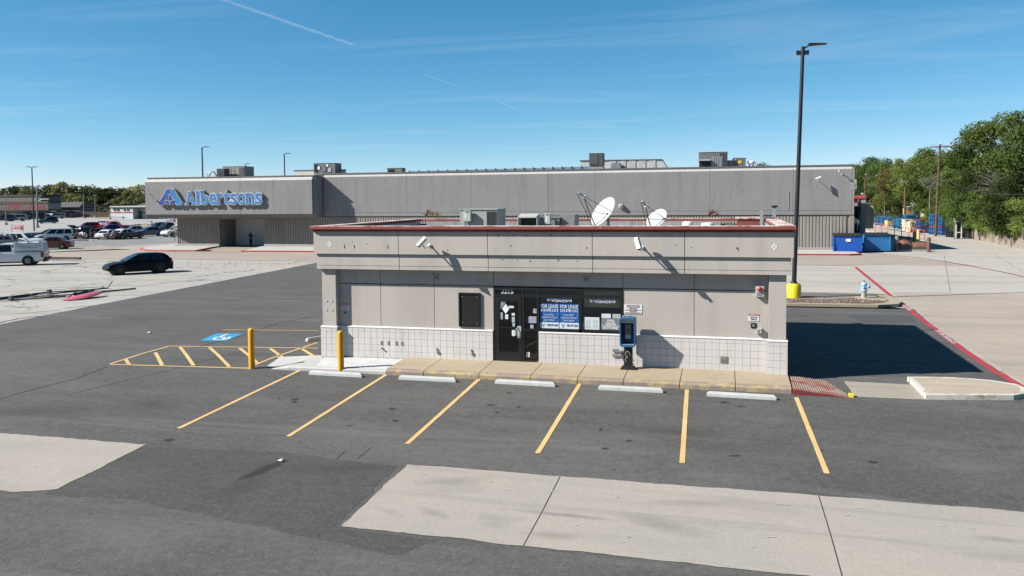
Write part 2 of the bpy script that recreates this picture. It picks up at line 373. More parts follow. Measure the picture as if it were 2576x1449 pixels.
DRIVEW = concrete('drive_warm_concrete', (.285, .248, .21), (.315, .265, .22), (.18, .165, .15), rot=.6, crack=.0, sc_=.5, streak=(.22, 1.3, 1), amt=.6)
SLAB = concrete('slab_concrete', (.266, .247, .222), (.292, .262, .23), (.205, .194, .176), rot=.1, crack=.0, sc_=1, amt=.5)
NEWC = concrete('new_concrete', (.34, .34, .335), (.37, .365, .355), (.27, .27, .265), sc_=1.6, amt=.4)
WALK = concrete('tan_sidewalk', (.285, .236, .168), (.31, .255, .185), (.19, .16, .12), sc_=1.5, streak=(.6, 1, 1), amt=.6)
SWALK = concrete('store_walk', (.34, .33, .315), (.37, .36, .34), (.27, .235, .20), sc_=.6)
DIRT = concrete('dry_ground', (.17, .15, .09), (.12, .13, .06), (.10, .09, .06), sc_=.3)
YEL = painted('yellow_line_paint', (.62, .425, .185), (.20, .165, .11), .40, 4)
YELOLD = painted('old_yellow_paint', (.46, .36, .18), (.34, .33, .31), .85, 3)
REDL = painted('red_line_paint', (.36, .045, .055), (.27, .20, .17), .42, 2)
REDT = painted('thin_red_paint', (.26, .06, .06), (.26, .22, .19), .45, 2)
WHITEP = M('white_ground_paint', (.62, .62, .60), .7, .15, 5)
BLUEP = painted('blue_ground_paint', (.04, .28, .52), (.10, .16, .22), .28, 4)
BACK = M('joint_shadow', (.16, .155, .15), .9)
def stain_mat(name, col, amt, seed):
    m, nt, bs = mat_new(name); out = nt.nodes['Material Output']; tcn = nn(nt, 'ShaderNodeTexCoord')
    ln = nn(nt, 'ShaderNodeVectorMath', operation='LENGTH'); nt.links.new(tcn.outputs['Object'], ln.inputs[0])
    nz = noise_n(nt, posv(nt), 3.5+seed, 6, .7); ad = nn(nt, 'ShaderNodeMath', operation='ADD'); nt.links.new(ln.outputs['Value'], ad.inputs[0]); nt.links.new(rampf(nt, nz, 0, 1, -.45, .45), ad.inputs[1])
    a = rampf(nt, ad.outputs[0], .95, .1, 0, amt); bs.inputs['Base Color'].default_value = (*col, 1); bs.inputs['Roughness'].default_value = .7; nt.links.new(a, bs.inputs['Alpha'])
    return m
def stain(c, lx, ly, rz, mat, par, lift=.034):
    o = MB().add([(-1, -1, 0), (1, -1, 0), (1, 1, 0), (-1, 1, 0)], [(0, 1, 2, 3)]).build('stain', mat); o.scale = (lx, ly, 1); sl = SLOPE if c[1] < YF else 0
    ex = Vector((math.cos(rz), math.sin(rz), math.sin(rz)*sl)).normalized(); nz = Vector((0, -sl, 1)).normalized(); ey = nz.cross(ex)
    o.rotation_euler = Matrix(((ex.x, ey.x, nz.x), (ex.y, ey.y, nz.y), (ex.z, ey.z, nz.z))).to_euler(); o.location = (c[0], c[1], gz(*c[:2])+lift); o.parent = par; return o
BLACK = M('black_paint', (.012, .012, .013), .45, .2)
FRAME = M('black_aluminium', (.010, .010, .011), .32, .15, spec=.5)
DARK = M('dark_interior', (.020, .020, .020), .9)
CREAM = stucco('cream_panel', (.338, .313, .288), (.362, .330, .300), .12, 30)
TAUPE = stucco('taupe_panel', (.330, .304, .281), (.355, .322, .292), .12, 30)
TILE = M('white_tile', (.60, .575, .56), .45, .07, .9, dirt=(.42, .36, .31), dirt_amt=.5, dscale=1.1, spec=.4, streak=(1.4, 1.4, .5))
GROUT = M('tile_grout', (.43, .41, .395), .9)
CAPW = M('white_cap_trim', (.70, .68, .66), .55, .05)
COPE = painted('red_coping', (.235, .066, .052), (.46, .38, .35), .42, 2.6, streak=(1, 1, .5))
COPETOP = painted('faded_coping_top', (.34, .11, .085), (.62, .57, .54), .92, 1.3)
COPEDK = M('dark_red_trim', (.215, .022, .022), .55, .12)
GALV = M('galvanised', (.33, .35, .36), .5, .15, 4, metal=.25, dirt=(.10, .10, .10), dirt_amt=.5, dscale=1.6, streak=(2, 2, .3))
ROOFM = M('roof_membrane', (.40, .40, .38), .9, .2, 1)
YBOL = M('yellow_bollard_paint', (.80, .36, .012), .42, .08, 3, dirt=(.30, .16, .04), dirt_amt=.35, dscale=3)
STOPM = M('wheel_stop_paint', (.46, .48, .475), .75, .12, 6, dirt=(.25, .25, .25), dirt_amt=.5, dscale=3, bmp=.2)
METALG = M('light_grey_metal', (.42, .44, .43), .5, .1, 3)
METALD = M('dark_grey_metal', (.085, .087, .09), .5, .12, 3)
METALM = M('mid_grey_metal', (.20, .205, .21), .5, .12, 3)
WHITE = M('white_paint', (.76, .76, .75), .45, .06)
WHITEM = M('white_sign_face', (.74, .74, .73), .5, .04)
POLE = M('black_pole', (.012, .013, .016), .45, .2, spec=.4)
WOODP = M('pole_wood', (.115, .062, .042), .85, .3, 3)
RUST = M('rusty_steel', (.17, .075, .045), .85, .35, 2.5)
REDR = M('red_rail_paint', (.48, .09, .09), .55, .15)
# ================================================================== THE GROUND
st = lambda o: tag(o, kind='structure')
def P(u, v): q = gp(u, v); return (q.x, q.y)
st(sheet('ground', [(-1500, -300), (1500, -300), (1500, 2500), (-1500, 2500)], -.05, DIRT))
lot = st(sheet('old_parking_lot', [(-300, -60), (34, -60), (34, 82), (60, 300), (-120, 340), (-330, 330)], 0, OLD))
far = st(sheet('far_parking_lot', [P(-260, 586), P(-80, 583), P(120, 578), P(300, 573), P(420, 568), P(520, 560), (-120, 330), (-330, 330), (-420, 200)], .006, LOT))
st(sheet('car_row_pavement', [P(-120, 640), P(140, 628), P(300, 620), P(445, 611), P(520, 604), P(460, 570), P(300, 577), P(90, 583), P(-120, 588)], .010, GREYLOT))
st(sheet('beige_lane', [P(-150, 664), P(150, 653), P(350, 651), P(620, 655), P(900, 659), (-20, 70), (20, 70), (20, 82), (-68, 82), P(330, 628), P(250, 617), P(140, 632), P(-150, 645)], .014, LANE))
drive = st(sheet('concrete_drive', [(8.2, 25.2), (8.5, 36), (8.75, 43), (8.7, 48.9), (-12, 49.5), (-12, 70), (19, 70), (12.3, 87), (12.3, 150), (45, 260), (29.9, 150), (28.8, 90), (28.2, 25.2)], .018, DRIVE))
st(sheet('warm_drive', [(8.3, 25.3), (8.5, 36), (8.75, 43), (9.1, 50.6), (15.8, 50.8), (24, 51.2), (27.9, 51.2), (27.9, 25.3)], .022, DRIVEW))
st(sheet('service_lane', [(-19.8, 69.3), (5, 69.2), (9.8, 69), (16.4, 75), (15.2, 77), (12.2, 84), (12.2, 80.9), (-19.8, 80.9)], .022, LANE))
for a, b in (((12.2, 51), (19.5, 84)), ((17.5, 51), (24.5, 88)), ((9.9, 62), (27.9, 61.4))):
    line('pavement_joint', a, b, .04, .024, M('joint_tar', (.19, .18, .17), .9), drive, .015)
for a, b in (((13.2, 26), (16.8, 50.5)), ((8.5, 38.6), (27.5, 38.2)), ((19.5, 26), (22, 50.8))):
    line('pavement_joint', a, b, .045, .026, MATS['joint_tar'], drive, .015)
asph = st(sheet('new_asphalt', [(-60, -60), (40, -60), (40, 25.2), (8.15, 25.2), (8.2, 30), (8.4, 38), (8.75, 43), (2.5, 42.7), (1.5, 49), (-12, 49.3), (-12, 69.5), (-36.0, 70.2), (-34.3, 66.8), (-33.4, 55), (-32.0, 36.8), (-31.3, 30.6), (-30.5, 24), (-29, 5), (-60, -5)], .028, ASPH, rag=.05))
sheet('asphalt_patch', [P(2128, 793), P(2290, 796), P(2305, 812), P(2165, 811)], .032, asphalt('patch_asphalt', (.047, .047, .05), (.054, .054, .056), (.07, .07, .07)), asph, .02)
DKA = asphalt('dark_new_asphalt', (.045, .0435, .042), (.053, .0515, .050), (.07, .068, .065), scf=.15)
sheet('asphalt_patch', [P(355, 1127), P(700, 1140), P(1000, 1176), P(842, 1330), P(1100, 1364), P(1000, 1400), P(560, 1310), P(330, 1260), P(110, 1248), P(200, 1205)], .031, DKA, asph, .07)
CRK = M('tar_crack', (.030, .030, .031), .95)
def crack(pts, w=.03):
    pathline('crack', [P(*q) for q in pts], w, .033, CRK, asph)
crack([(0, 1006), (90, 980), (190, 955), (270, 925)], .05); crack([(500, 873), (600, 850), (700, 815), (800, 795)], .05); crack([(845, 1160), (868, 1138)], .02); crack([(900, 1157), (935, 1128)], .02)
crack([(150, 1000), (420, 935), (640, 880)], .02)
OIL = stain_mat('oil_stain', (.022, .020, .018), .85, 0); SCF = stain_mat('tyre_smear', (.036, .035, .034), .20, .7); PALE = stain_mat('pale_scuff', (.17, .165, .16), .30, 1.3)
a = gp(600, 1212); b = gp(722, 1160); d = b-a; stain(((a.x+b.x)/2, (a.y+b.y)/2), d.length*.62, .20, math.atan2(d.y, d.x), OIL, asph)
a = gp(560, 1260); d = gp(660, 1190)-a; stain(((a.x+gp(660, 1190).x)/2, (a.y+gp(660, 1190).y)/2), d.length*.7, .45, math.atan2(d.y, d.x), SCF, asph, .0335)
for (u, v, k, m_) in ((425, 1110, .20, OIL), (1250, 1041, .12, OIL), (2195, 1166, .14, OIL), (1553, 1040, .07, OIL), (1545, 1185, .06, OIL), (2065, 1137, .07, OIL), (390, 1020, .7, SCF), (1700, 1090, .8, SCF), (900, 1180, .9, SCF), (2350, 1120, 1.0, PALE), (1150, 1090, .9, PALE), (650, 1010, 1.0, PALE), (300, 1350, .9, PALE), (2450, 1180, .8, PALE), (1950, 1060, .7, PALE), (60, 1040, 1.2, SCF), (330, 800, 1.6, SCF), (500, 760, 1.8, PALE)):
    q = gp(u, v); stain((q.x, q.y), k*R.uniform(1.2, 2.2) if k > .3 else k, k*R.uniform(.5, .8) if k > .3 else k*.8, R.uniform(-.3, .3), m_, asph, .0340+.0002*R.random())
# concrete slabs in the foreground
slabs = st(sheet('slab_bed', [(-6.5, 13.6), (6.4, 13.5), (6.4, 16.6), (-6.5, 16.6)], .033, CRK))
sheet('slab', [(-6.62, 16.72), (-6.62, 13.5), (-3.260, 13.42), (-3.249, 15.0), (-3.262, 16.70)], .038, SLAB, slabs, .045, straight=(2, 3))
sheet('slab', [(-3.238, 16.70), (-3.226, 15.0), (-3.240, 13.42), (1.768, 13.30), (1.774, 14.9), (1.762, 16.68)], .038, SLAB, slabs, .045, straight=(0, 1, 3, 4))
sheet('slab', [(1.782, 16.68), (1.795, 14.9), (1.789, 13.30), (9.5, 13.1), (9.5, 16.6)], .038, SLAB, slabs, .045, straight=(0, 1))
SST = stain_mat('slab_stain', (.19, .178, .155), .22, .5); SSL = stain_mat('slab_pale', (.31, .295, .265), .25, .9)
for k in range(16):
    x = R.uniform(-6, 6); y = R.uniform(13.9, 16.2); stain((x, y), R.uniform(.4, 1.2), R.uniform(.1, .35), R.uniform(-.5, .5), SST if k % 2 else SSL, slabs, .0395+.0003*k)
st(sheet('concrete_slab', [(-19.5, 16.83), (-13.18, 16.76), (-13.1, 13.95), (-13.9, 13.62), (-19.5, 13.5)], .038, SLAB, None, .05))
SCR_ = M('slab_scratch', (.46, .445, .42), .9); PIT = M('slab_pit', (.13, .12, .11), .9)
for k in range(26):
    x = R.uniform(-6.2, 6.5); y = R.uniform(13.8, 16.3); a = R.uniform(0, 6.28); l = R.uniform(.05, .28) if k % 7 else .05
    pathline('scratch', [(x, y), (x+math.cos(a)*l*.5, y+math.sin(a)*l*.25), (x+math.cos(a+.4)*l, y+math.sin(a+.4)*l*.5)], R.uniform(.008, .022), .0450+.0001*k, SCR_ if k % 7 else PIT, slabs)
for i in range(5):
    for k in range(3):
        x = -13.19+3.05*(i+.5)+R.uniform(-.6, .6); y = R.uniform(18.5, 23); stain((x, y), R.uniform(.06, .22), R.uniform(.05, .15), R.uniform(0, 3), OIL, asph, .0343+.0001*k)
# stall lines
for i in range(6):
    a = [(755, 934), (973, 944), (1209, 953), (1460, 966), (1728, 983), (2003, 1003)][i]; b = [(449, 1081), (725, 1101), (1024, 1120), (1352, 1144), (1716, 1169), (2080, 1195)][i]
    line('painted_line', gp(*a), gp(*b), .115, .036, YEL, asph, .006)
# access aisle left of the building, with its stripes and the disabled-bay symbol
def pl(a, b, w=.10): line('painted_line', gp(*a), gp(*b), w, .036, YEL, asph, .005)
pl((277, 919), (630, 929), .09); pl((277, 918), (427, 873)); pl((427, 873), (800, 878)); pl((798, 864), (640, 921)); pl((560, 831), (802, 834), .08)
for a, b in (((316, 906), (325, 920)), ((391, 889), (408, 921)), ((453, 875), (487, 922)), ((527, 876), (577, 925)), ((603, 878), (648, 916)), ((680, 879), (712, 902)), ((760, 880), (795, 902))): pl(a, b, .12)
isa = sheet('symbol_panel', [P(503, 859), P(545, 841), P(611, 842), P(568, 860)], .036, BLUEP, asph)
ic = gp(556, 850.5)
def isap(x, y):  # symbol plane: x along the panel's width, y towards its head
    a = gp(503, 859); b = gp(568, 860); c = gp(545, 841); ex = (b-a); ey = (c-a)
    q = a + ex*x + ey*y; return (q.x, q.y)
pathline('symbol', [isap(.62 + .27*math.cos(t*.35+2.3), .36 + .24*math.sin(t*.35+2.3)) for t in range(15)], .10, .040, WHITEP, isa)
pathline('symbol', [isap(.46, .82), isap(.47, .48), isap(.68, .46), isap(.78, .18)], .12, .042, WHITEP, isa)
sheet('symbol', [isap(.47+.07*math.cos(t), .90+.06*math.sin(t)) for t in [k*.8 for k in range(8)]], .044, WHITEP, isa)
# fire-lane line to the right
redp = [(2152, 673), (2240, 745), (2325, 810), (2420, 880), (2500, 935), (2600, 994)]
pathline('fire_lane_line', [gp(*q) for q in redp], .235, .040, REDL, drive)
pathline('fire_lane_line', [(-20, 69.4), (4, 69.25), (9.75, 69.0)], .10, .040, REDT, drive)
rc = [(2145, 634), (2220, 640), (2300, 648), (2380, 659), (2450, 672), (2520, 685), (2600, 703)]
pathline('fire_lane_line', [gp(*q) for q in rc], .14, .040, REDT, drive)
for (u, v, u2, v2) in ((2255, 757, 2290, 783), (2358, 833, 2402, 867)):
    a = gp(u, v); b = gp(u2, v2); d = b-a
    text('lettering', 'FIRE LANE NO PARKING' if u < 2300 else 'NO PARKING FIRE LANE', .24, ((a.x+b.x)/2, (a.y+b.y)/2, .046), WHITEP, drive, fit=d.length*1.0, rot=(0, 0, math.atan2(d.y, d.x)+math.pi), ext=.0005)
# old hatch marks and faded lines across the lot
for i in range(22):
    u = 210 + i*29; a = gp(u+R.uniform(-3, 3), 657+i*.15); b = gp(u-13+i*1.3, 668+i*.2)
    if 270 < u < 445: continue
    line('old_painted_mark', a, b, .22, .012, YELOLD, lot, .04)
for pts in ([(400, 712), (470, 706), (520, 701)], [(0, 735), (150, 728), (330, 716)], [(40, 790), (150, 780)], [(330, 722), (420, 712)]): pathline('old_painted_mark', [P(*q) for q in pts], .16, .012, YELOLD, lot)
OCR = M('old_crack', (.085, .082, .078), .95)
for pts in ([(0, 703), (120, 706), (230, 703)], [(250, 716), (330, 709), (400, 704)], [(160, 775), (260, 768), (300, 770)], [(0, 812), (80, 797), (160, 790)], [(560, 686), (610, 683), (650, 678)], [(470, 709), (540, 702)], [(10, 770), (60, 774), (110, 770)], [(430, 738), (520, 727), (600, 715)], [(120, 724), (220, 722), (300, 728)]):
    q2 = []
    for a, b in zip(pts[:-1], pts[1:]):
        for k in range(5):
            t = k/5; q2.append(P(a[0]+(b[0]-a[0])*t+R.uniform(-3, 3), a[1]+(b[1]-a[1])*t+R.uniform(-1, 1)))
    pathline('crack', q2, R.uniform(.05, .14), .013, OCR, lot)
# sidewalk in front of the small building
BEDM = M('walk_joint', (.12, .10, .075), .95)
walk = st(MB().box(-10.2, 24.22, -.25, 1.80, 25.9, .13).build('sidewalk', BEDM))
xs = [-10.22, -8.98, -7.21, -5.60, -4.18, -2.83, -1.22, .32, 1.83]
KERB = painted('worn_yellow_kerb', (.40, .315, .165), (.26, .205, .175), .88, 2.0)
for i in range(8):
    a, b = xs[i]+.011, xs[i+1]-.011
    MB().prism([(24.33, .105), (24.33, .155), (25.88, .215), (25.88, .10)], a, b, 'x').build('slab', WALK, walk)
    MB().prism([(24.125, -.3), (24.145, .09), (24.19, .135), (24.315, .15), (24.315, -.3)], a, b, 'x').build('kerb', KERB, walk)
# grey ramp at the left end
ramp = st(MB().prism([(24.15, -.3), (24.17, .06), (24.24, .10), (25.95, .13), (25.95, -.3)], -13.55, -10.245, 'x').build('access_ramp', NEWC))
MB().add([(-13.56, 24.15, -.3), (-13.56, 24.17, .06), (-13.56, 24.24, .10), (-13.56, 25.95, .13), (-13.56, 25.95, -.3), (-14.35, 24.20, -.045), (-14.9, 24.2, -.05), (-14.95, 25.9, .03), (-14.35, 25.9, -.3), (-14.35, 24.2, -.3)],
         [(0, 1, 5, 9), (1, 2, 5), (2, 3, 7, 6, 5), (3, 4, 8, 7), (4, 0, 9, 8), (5, 6, 7, 8, 9)]).build('ramp_flare', NEWC, ramp)
gm = MB()
for i in range(22):
    y = 24.40 + i*.068; x0 = -12.75 - (y-24.4)*.25; x1 = -10.32
    zz = .1005 + (y-24.24)*.03/1.71
    gm.box(x0, y, zz, x1, y+.030, zz+.010)
g = gm.build('tactile_groove', M('groove_white', (.62, .62, .61), .7), ramp); tag(g, kind='stuff')
# red ribbed ramp at the right end
REDC = painted('worn_red_concrete', (.30, .115, .10), (.36, .28, .23), .85, 1.5); BEIC = painted('worn_ramp_concrete', (.31, .155, .13), (.38, .30, .245), .6, 1.5)
rramp = st(MB().prism([(1.86, .135), (3.42, -.045), (3.42, -.35), (1.86, -.35)], 24.08, 25.85, 'y').build('ribbed_ramp', BEIC))
for i in range(24):
    t = (i+.5)/24; x = 1.88+t*1.53; z = .135-.18*t
    MB().box(x-.018, 24.09, z-.02, x+.018, 25.84, z+.016).build('rib', REDC, rramp)
MB().prism([(1.86, .12), (3.40, -.05), (3.40, -.3), (1.86, -.3)], 24.02, 24.075, 'y').build('kerb_face', M('dark_red_kerb', (.17, .028, .030), .8, .25, 3), rramp)
st(sheet('gutter_apron', [(3.46, 24.12), (5.22, 24.16), (5.22, 25.75), (3.40, 25.85)], .036, concrete('apron', (.24, .22, .185), (.26, .24, .20), (.18, .165, .135), sc_=2), None, .02))
# white-kerbed traffic island
ipts = [(5.24, 24.20), (5.18, 26.25), (6.0, 26.42), (6.7, 26.45), (7.4, 26.25), (7.9, 25.85), (8.02, 25.35), (7.85, 24.85), (7.45, 24.55), (6.4, 24.36)]
def inset(poly, d):
    c = Vector((sum(q[0] for q in poly)/len(poly), sum(q[1] for q in poly)/len(poly))); out = []
    n = len(poly)
    for i in range(n):
        a = Vector(poly[i-1]); b = Vector(poly[i]); e = Vector(poly[(i+1) % n])
        n1 = Vector((-(b-a).y, (b-a).x)).normalized(); n2 = Vector((-(e-b).y, (e-b).x)).normalized(); m = (n1+n2).normalized()
        if m.dot(c-b) < 0: m = -m
        out.append(tuple(b+m*d))
    return out
KW = painted('white_kerb_paint', (.56, .53, .48), (.34, .29, .215), .70, 2.2)
isl = st(sheet('traffic_island', ipts, -.1, KW, thick=.26))
sheet('island_top', inset(ipts, .17), .162, concrete('island_top', (.31, .265, .215), (.34, .285, .225), (.23, .195, .155), sc_=2), isl, .01)
MB().box(3.30, 24.06, gz(0, 24), 3.42, 24.16, .07).build('marker_block', M('marker_yellow', (.80, .66, .03), .6))
tag(bpy.data.objects['marker_block'], 'small yellow painted block at the toe of the red ribbed ramp', 'marker')
# planted island with the lamp and the hydrant
KT = concrete('tan_kerb', (.27, .23, .175), (.30, .25, .19), (.2, .17, .13), sc_=2)
jp = [(-2.0, 42.9), (7.2, 43.35), (8.2, 43.9), (8.62, 45.1), (8.55, 47.0), (8.2, 48.5), (-2.0, 48.9)]
pisl = st(sheet('planted_island', jp, -.1, KT, thick=.26))
MUL = M('mulch', (.12, .075, .06), .95, .5, 9, bmp=.9, bscale=14, dirt=(.30, .24, .20), dirt_amt=.7, dscale=5)
sheet('mulch_bed', [(-2, 43.3), (6.9, 43.75), (7.6, 44.2), (8.05, 45.2), (7.9, 46.3), (7.0, 46.5), (5.2, 45.4), (-2, 45.0)], .164, MUL, pisl, .05)
sheet('asphalt_infill', [(-2, 45.3), (5.0, 45.7), (6.9, 46.9), (7.9, 46.8), (7.9, 48.1), (-2, 48.4)], .166, asphalt('infill', (.085, .085, .085), (.11, .108, .10), (.15, .15, .14)), pisl, .05)
sheet('gravel_patch', [(6.6, 45.6), (7.9, 44.9), (8.0, 46.6), (7.3, 47.2), (6.5, 46.7)], .168, M('pale_gravel', (.34, .28, .19), .95, .35, 12, bmp=.8, bscale=20), pisl, .05)
sm = MB()
for k in range(260):
    x = R.uniform(-1, 7.6); y = 43.6 + R.random()*1.3 + max(0, x-5)*.3; r = R.uniform(.03, .075)
    sm.lathe([(r*.7, -.01), (r, r*.3), (r*.5, r*.7)], (x, y, .168), 5)
g = sm.build('loose_stone', M('island_stone', (.26, .19, .165), .9, .4, 8), pisl); tag(g, kind='stuff')
# store pavement with its red kerb
def walk_poly(name, poly):
    o = st(sheet(name, poly, -.1, M('red_kerb', (.42, .045, .055), .7, .15, 2, dirt=(.30, .12, .11), dirt_amt=.6, dscale=2), thick=.25))
    sheet('walk_top', inset(poly, .2), .154, SWALK, o); return o
w1 = walk_poly('store_walk', [P(352, 628), P(366, 631.5), P(420, 633), P(492, 633), P(538, 624), P(552, 622), (-57.6, 87.0), (-64.2, 87.0), (-64.6, 92), (-66.5, 91), P(357, 625)])
w2 = walk_poly('store_walk', [P(606, 634), (-40, 79.6), (11.0, 80.9), (12.1, 81.7), (12.15, 87.0), (-51.7, 87.0), P(660, 622)])
sheet('entrance_pavement', [P(495, 634), P(606, 635), P(664, 618), (-51.72, 90.4), (-57.56, 90.4), P(545, 624)], .030, concrete('entry_conc', (.25, .21, .17), (.27, .225, .18), (.2, .185, .16), sc_=.6), lot)
for (u, u2, v) in ((417, 466, 631.8), (612, 652, 632.8)):
    a = gp(u, v); b = gp(u2, v); text('lettering', 'FIRE LANE NO PARKING', .14, ((a.x+b.x)/2, min(a.y, b.y)-.25, .075), WHITEP, w1 if u < 500 else w2, fit=(b-a).length*.95, rot=(math.pi/2, 0, math.atan2(b.y-a.y, b.x-a.x)), ext=.002)
B('drain_opening', (-55.05, 79.35, -.02, -54.0, 80.1, .13), BLACK, w1)
# ================================================================== THE SMALL BUILDING
X0, X1 = -13.13, 1.77
YB = YF - .33 + 9.6
bld = empty('vacant_shop', ((X0+X1)/2, YF+4.5, 0), 'single storey beige shop with white tile base and red roof edge', 'building')
def part(name, dims, mat, par=None, bev=0): return B(name, dims, mat, par or bld, bev=bev)
# core behind the panels (so that joints read as dark recesses)
WL, WR = -12.63, 1.28
core = MB()
core.box(X0+.03, YW+.05, -.1, -7.22, YW+.22, 3.3); core.box(-3.02, YW+.05, -.1, X1-.03, YW+.22, 3.3); core.box(-7.22, YW+.05, 2.62, -3.02, YW+.22, 3.3); core.box(-5.74, YW+.05, -.1, -3.02, YW+.22, 1.18)
core.build('wall_core', BACK, bld)
for (a, b) in ((WL, -11.11), (-11.11, -9.22), (-9.22, -7.20)):
    part('wall_panel', (a+.009, YW, 1.21, b-.009, YW+.049, 2.615), TAUPE); part('wall_panel', (a+.009, YW, 2.645, b-.009, YW+.049, 3.2), TAUPE)
for (a, b) in ((-3.04, -.88), (-.88, WR)):
    part('wall_panel', (a+.009, YW, 1.21, b-.009, YW+.049, 2.615), TAUPE); part('wall_panel', (a+.009, YW, 2.645, b-.009, YW+.049, 3.2), TAUPE)
part('wall_panel', (-7.191, YW, 2.645, -3.049, YW+.049, 3.2), TAUPE)
# side and back walls
part('side_wall', (X0+.02, YF+.5, -.2, X0+.22, YB-.3, 3.3), TAUPE); part('side_wall', (X1-.22, YF+.5, -.2, X1-.02, YB-.3, 3.3), TAUPE); part('back_wall', (X0+.23, YB-.5, -.2, X1-.23, YB-.31, 3.3), TAUPE)
# pilasters
for (a, b) in ((X0, WL), (WR, X1)):
    part('pilaster', (a, YF, 1.215, b, YW+.3, 3.16), CREAM)
# tile wainscots: each tile its own piece
tw, th = .222, .214
tile_me = MB().bbox(-tw/2+.0035, -.010, .003, tw/2-.0035, .0, th-.004, .004).mesh('tile', TILE)
tile_top = MB().bbox(-tw/2+.0035, -.010, .003, tw/2-.0035, .0, .126, .004).mesh('tile', TILE)
def wainscot(a, b, yface, z0=.13, depth=.2, capd=.03):
    w = part('wainscot', (a, yface, z0-.25, b, yface+depth, 1.155), GROUT)
    n = max(1, round((b-a)/tw)); s = (b-a)/n
    zt = 1.155-.13
    for i in range(n):
        x = a+(i+.5)*s
        inst('tile', tile_top, (x, yface, zt), w, sc=(s/tw, 1, 1))
        for r in range(1, 5):
            if zt-r*th < z0-.12: continue
            inst('tile', tile_me, (x, yface, zt-r*th), w, sc=(s/tw, 1, 1))
    MB().prism([(yface-.022, 1.157), (yface-.022, 1.185), (yface+.06, 1.212), (yface+depth, 1.212), (yface+depth, 1.157)], a, b, 'x').build('cap', CAPW, w)
    B('base_course', (a, yface-.008, z0-.25, b, yface-.001, zt-4*th+.002), M('grey_base', (.40, .39, .37), .8, .2, 5), w)
    return w
wainscot(WL+.055, -7.22, YW-.045); wainscot(-5.71, WR-.055, YW-.045)
wainscot(X0-.05, WL+.05, YF-.05, depth=.48); wainscot(WR-.05, X1+.05, YF-.05, depth=.48)
# fascia: panels with open joints, step, groove and bottom band
fx = [X0-.19, -10.29, -7.27, -3.93, -1.15, X1+.19]
cm_ = MB(); cm_.box(X0-.06, YF-.06, 3.17, X1+.06, YF+.18, 4.36); cm_.box(X0-.06, YF+.18, 3.17, X0+.15, YB-.2, 4.36); cm_.box(X1-.15, YF+.18, 3.17, X1+.06, YB-.2, 4.36); cm_.box(X0+.15, YB-.4, 3.17, X1-.15, YB-.2, 4.36)
cm_.build('fascia_core', BACK, bld)
for i in range(5):
    a, b = fx[i]+.010, fx[i+1]-.010
    la = a+.07 if i == 0 else a; lb = b-.07 if i == 4 else b
    part('fascia_panel', (a, YF-.19, 3.655, b, YF-.061, 4.40), CREAM)
    part('fascia_panel', (la, YF-.12, 3.268, lb, YF-.061, 3.640), CREAM)
    part('fascia_band', (la, YF-.128, 3.142, lb, YF-.061, 3.255), CREAM)
part('soffit', (X0-.1, YF-.058, 3.144, X1+.1, YW+.03, 3.168), CREAM)
for xa, xb in ((X0-.19, X0-.061), (X1+.061, X1+.19)):
    for k in range(3):
        ya = YF-.055+k*3.05
        part('fascia_panel', (xa, ya, 3.655, xb, min(ya+3.03, YB-.1), 4.40), CREAM); part('fascia_panel', (xa+(.07 if xa < X0 else 0), ya, 3.142, xb-(.07 if xa > X0 else 0), min(ya+3.03, YB-.1), 3.640), CREAM)
# parapet and red coping (segments, two tiers)
pi = MB(); pi.box(X0+.12, YF+.08, 3.8, X1-.12, YF+.16, 4.46); part('parapet_flashing', (X0+.16, YF+.181, 3.8, X1-.16, YF+.2, 4.44), GALV)
CT = .50
def cop(name, x0, y0, x1, y1):
    o = MB().box(x0, y0, 4.475, x1, y1, 4.565).build(name, COPE, bld)
    B('coping_top', (x0+.004, y0+.004, 4.566, x1-.004, y1-.004, 4.578), COPETOP, o)
cx = [X0-.24, -11.2, -8.9, -5.2, -2.0, X1+.24]
for i in range(5): cop('coping', cx[i]+.003, YF-.33, cx[i+1]-.003, YF-.33+CT)
for i in range(4):
    ya = YF-.33+CT+.005+i*2.15; yb = ya+2.145
    cop('coping', X0-.24, ya, X0-.24+CT, yb)
    cop('coping', X1+.24-CT, ya, X1+.24, yb)
for i in range(5): cop('coping', cx[i]+.003, YB-CT+.02, cx[i+1]-.003, YB+.02)
tx = [X0-.20, -7.25, -1.5, X1+.20]
for i in range(3): part('coping_drip', (tx[i]+.006, YF-.265, 4.395 if i else 4.40, tx[i+1]-.006, YF-.05, 4.474), COPEDK)
part('coping_drip', (X0-.2, YF-.045, 4.40, X0-.1, YB, 4.474), COPEDK); part('coping_drip', (X1+.1, YF-.045, 4.40, X1+.2, YB, 4.474), COPEDK)
for xx in (-11.5, -9.0, -6.5, -4.0, -1.5):
    part('parapet_sheet', (xx-1.1, YB-.49, 3.78, xx+1.35, YB-.47, 4.46), GALV)
part('parapet_sheet', (X0+.27, YF+.3, 3.78, X0+.29, YB-.5, 4.46), GALV); part('parapet_sheet', (X1-.29, YF+.3, 3.78, X1-.27, YB-.5, 4.46), GALV)
part('roof', (X0+.23, YF+.2, 3.70, X1-.23, YB-.41, 3.76), ROOFM)
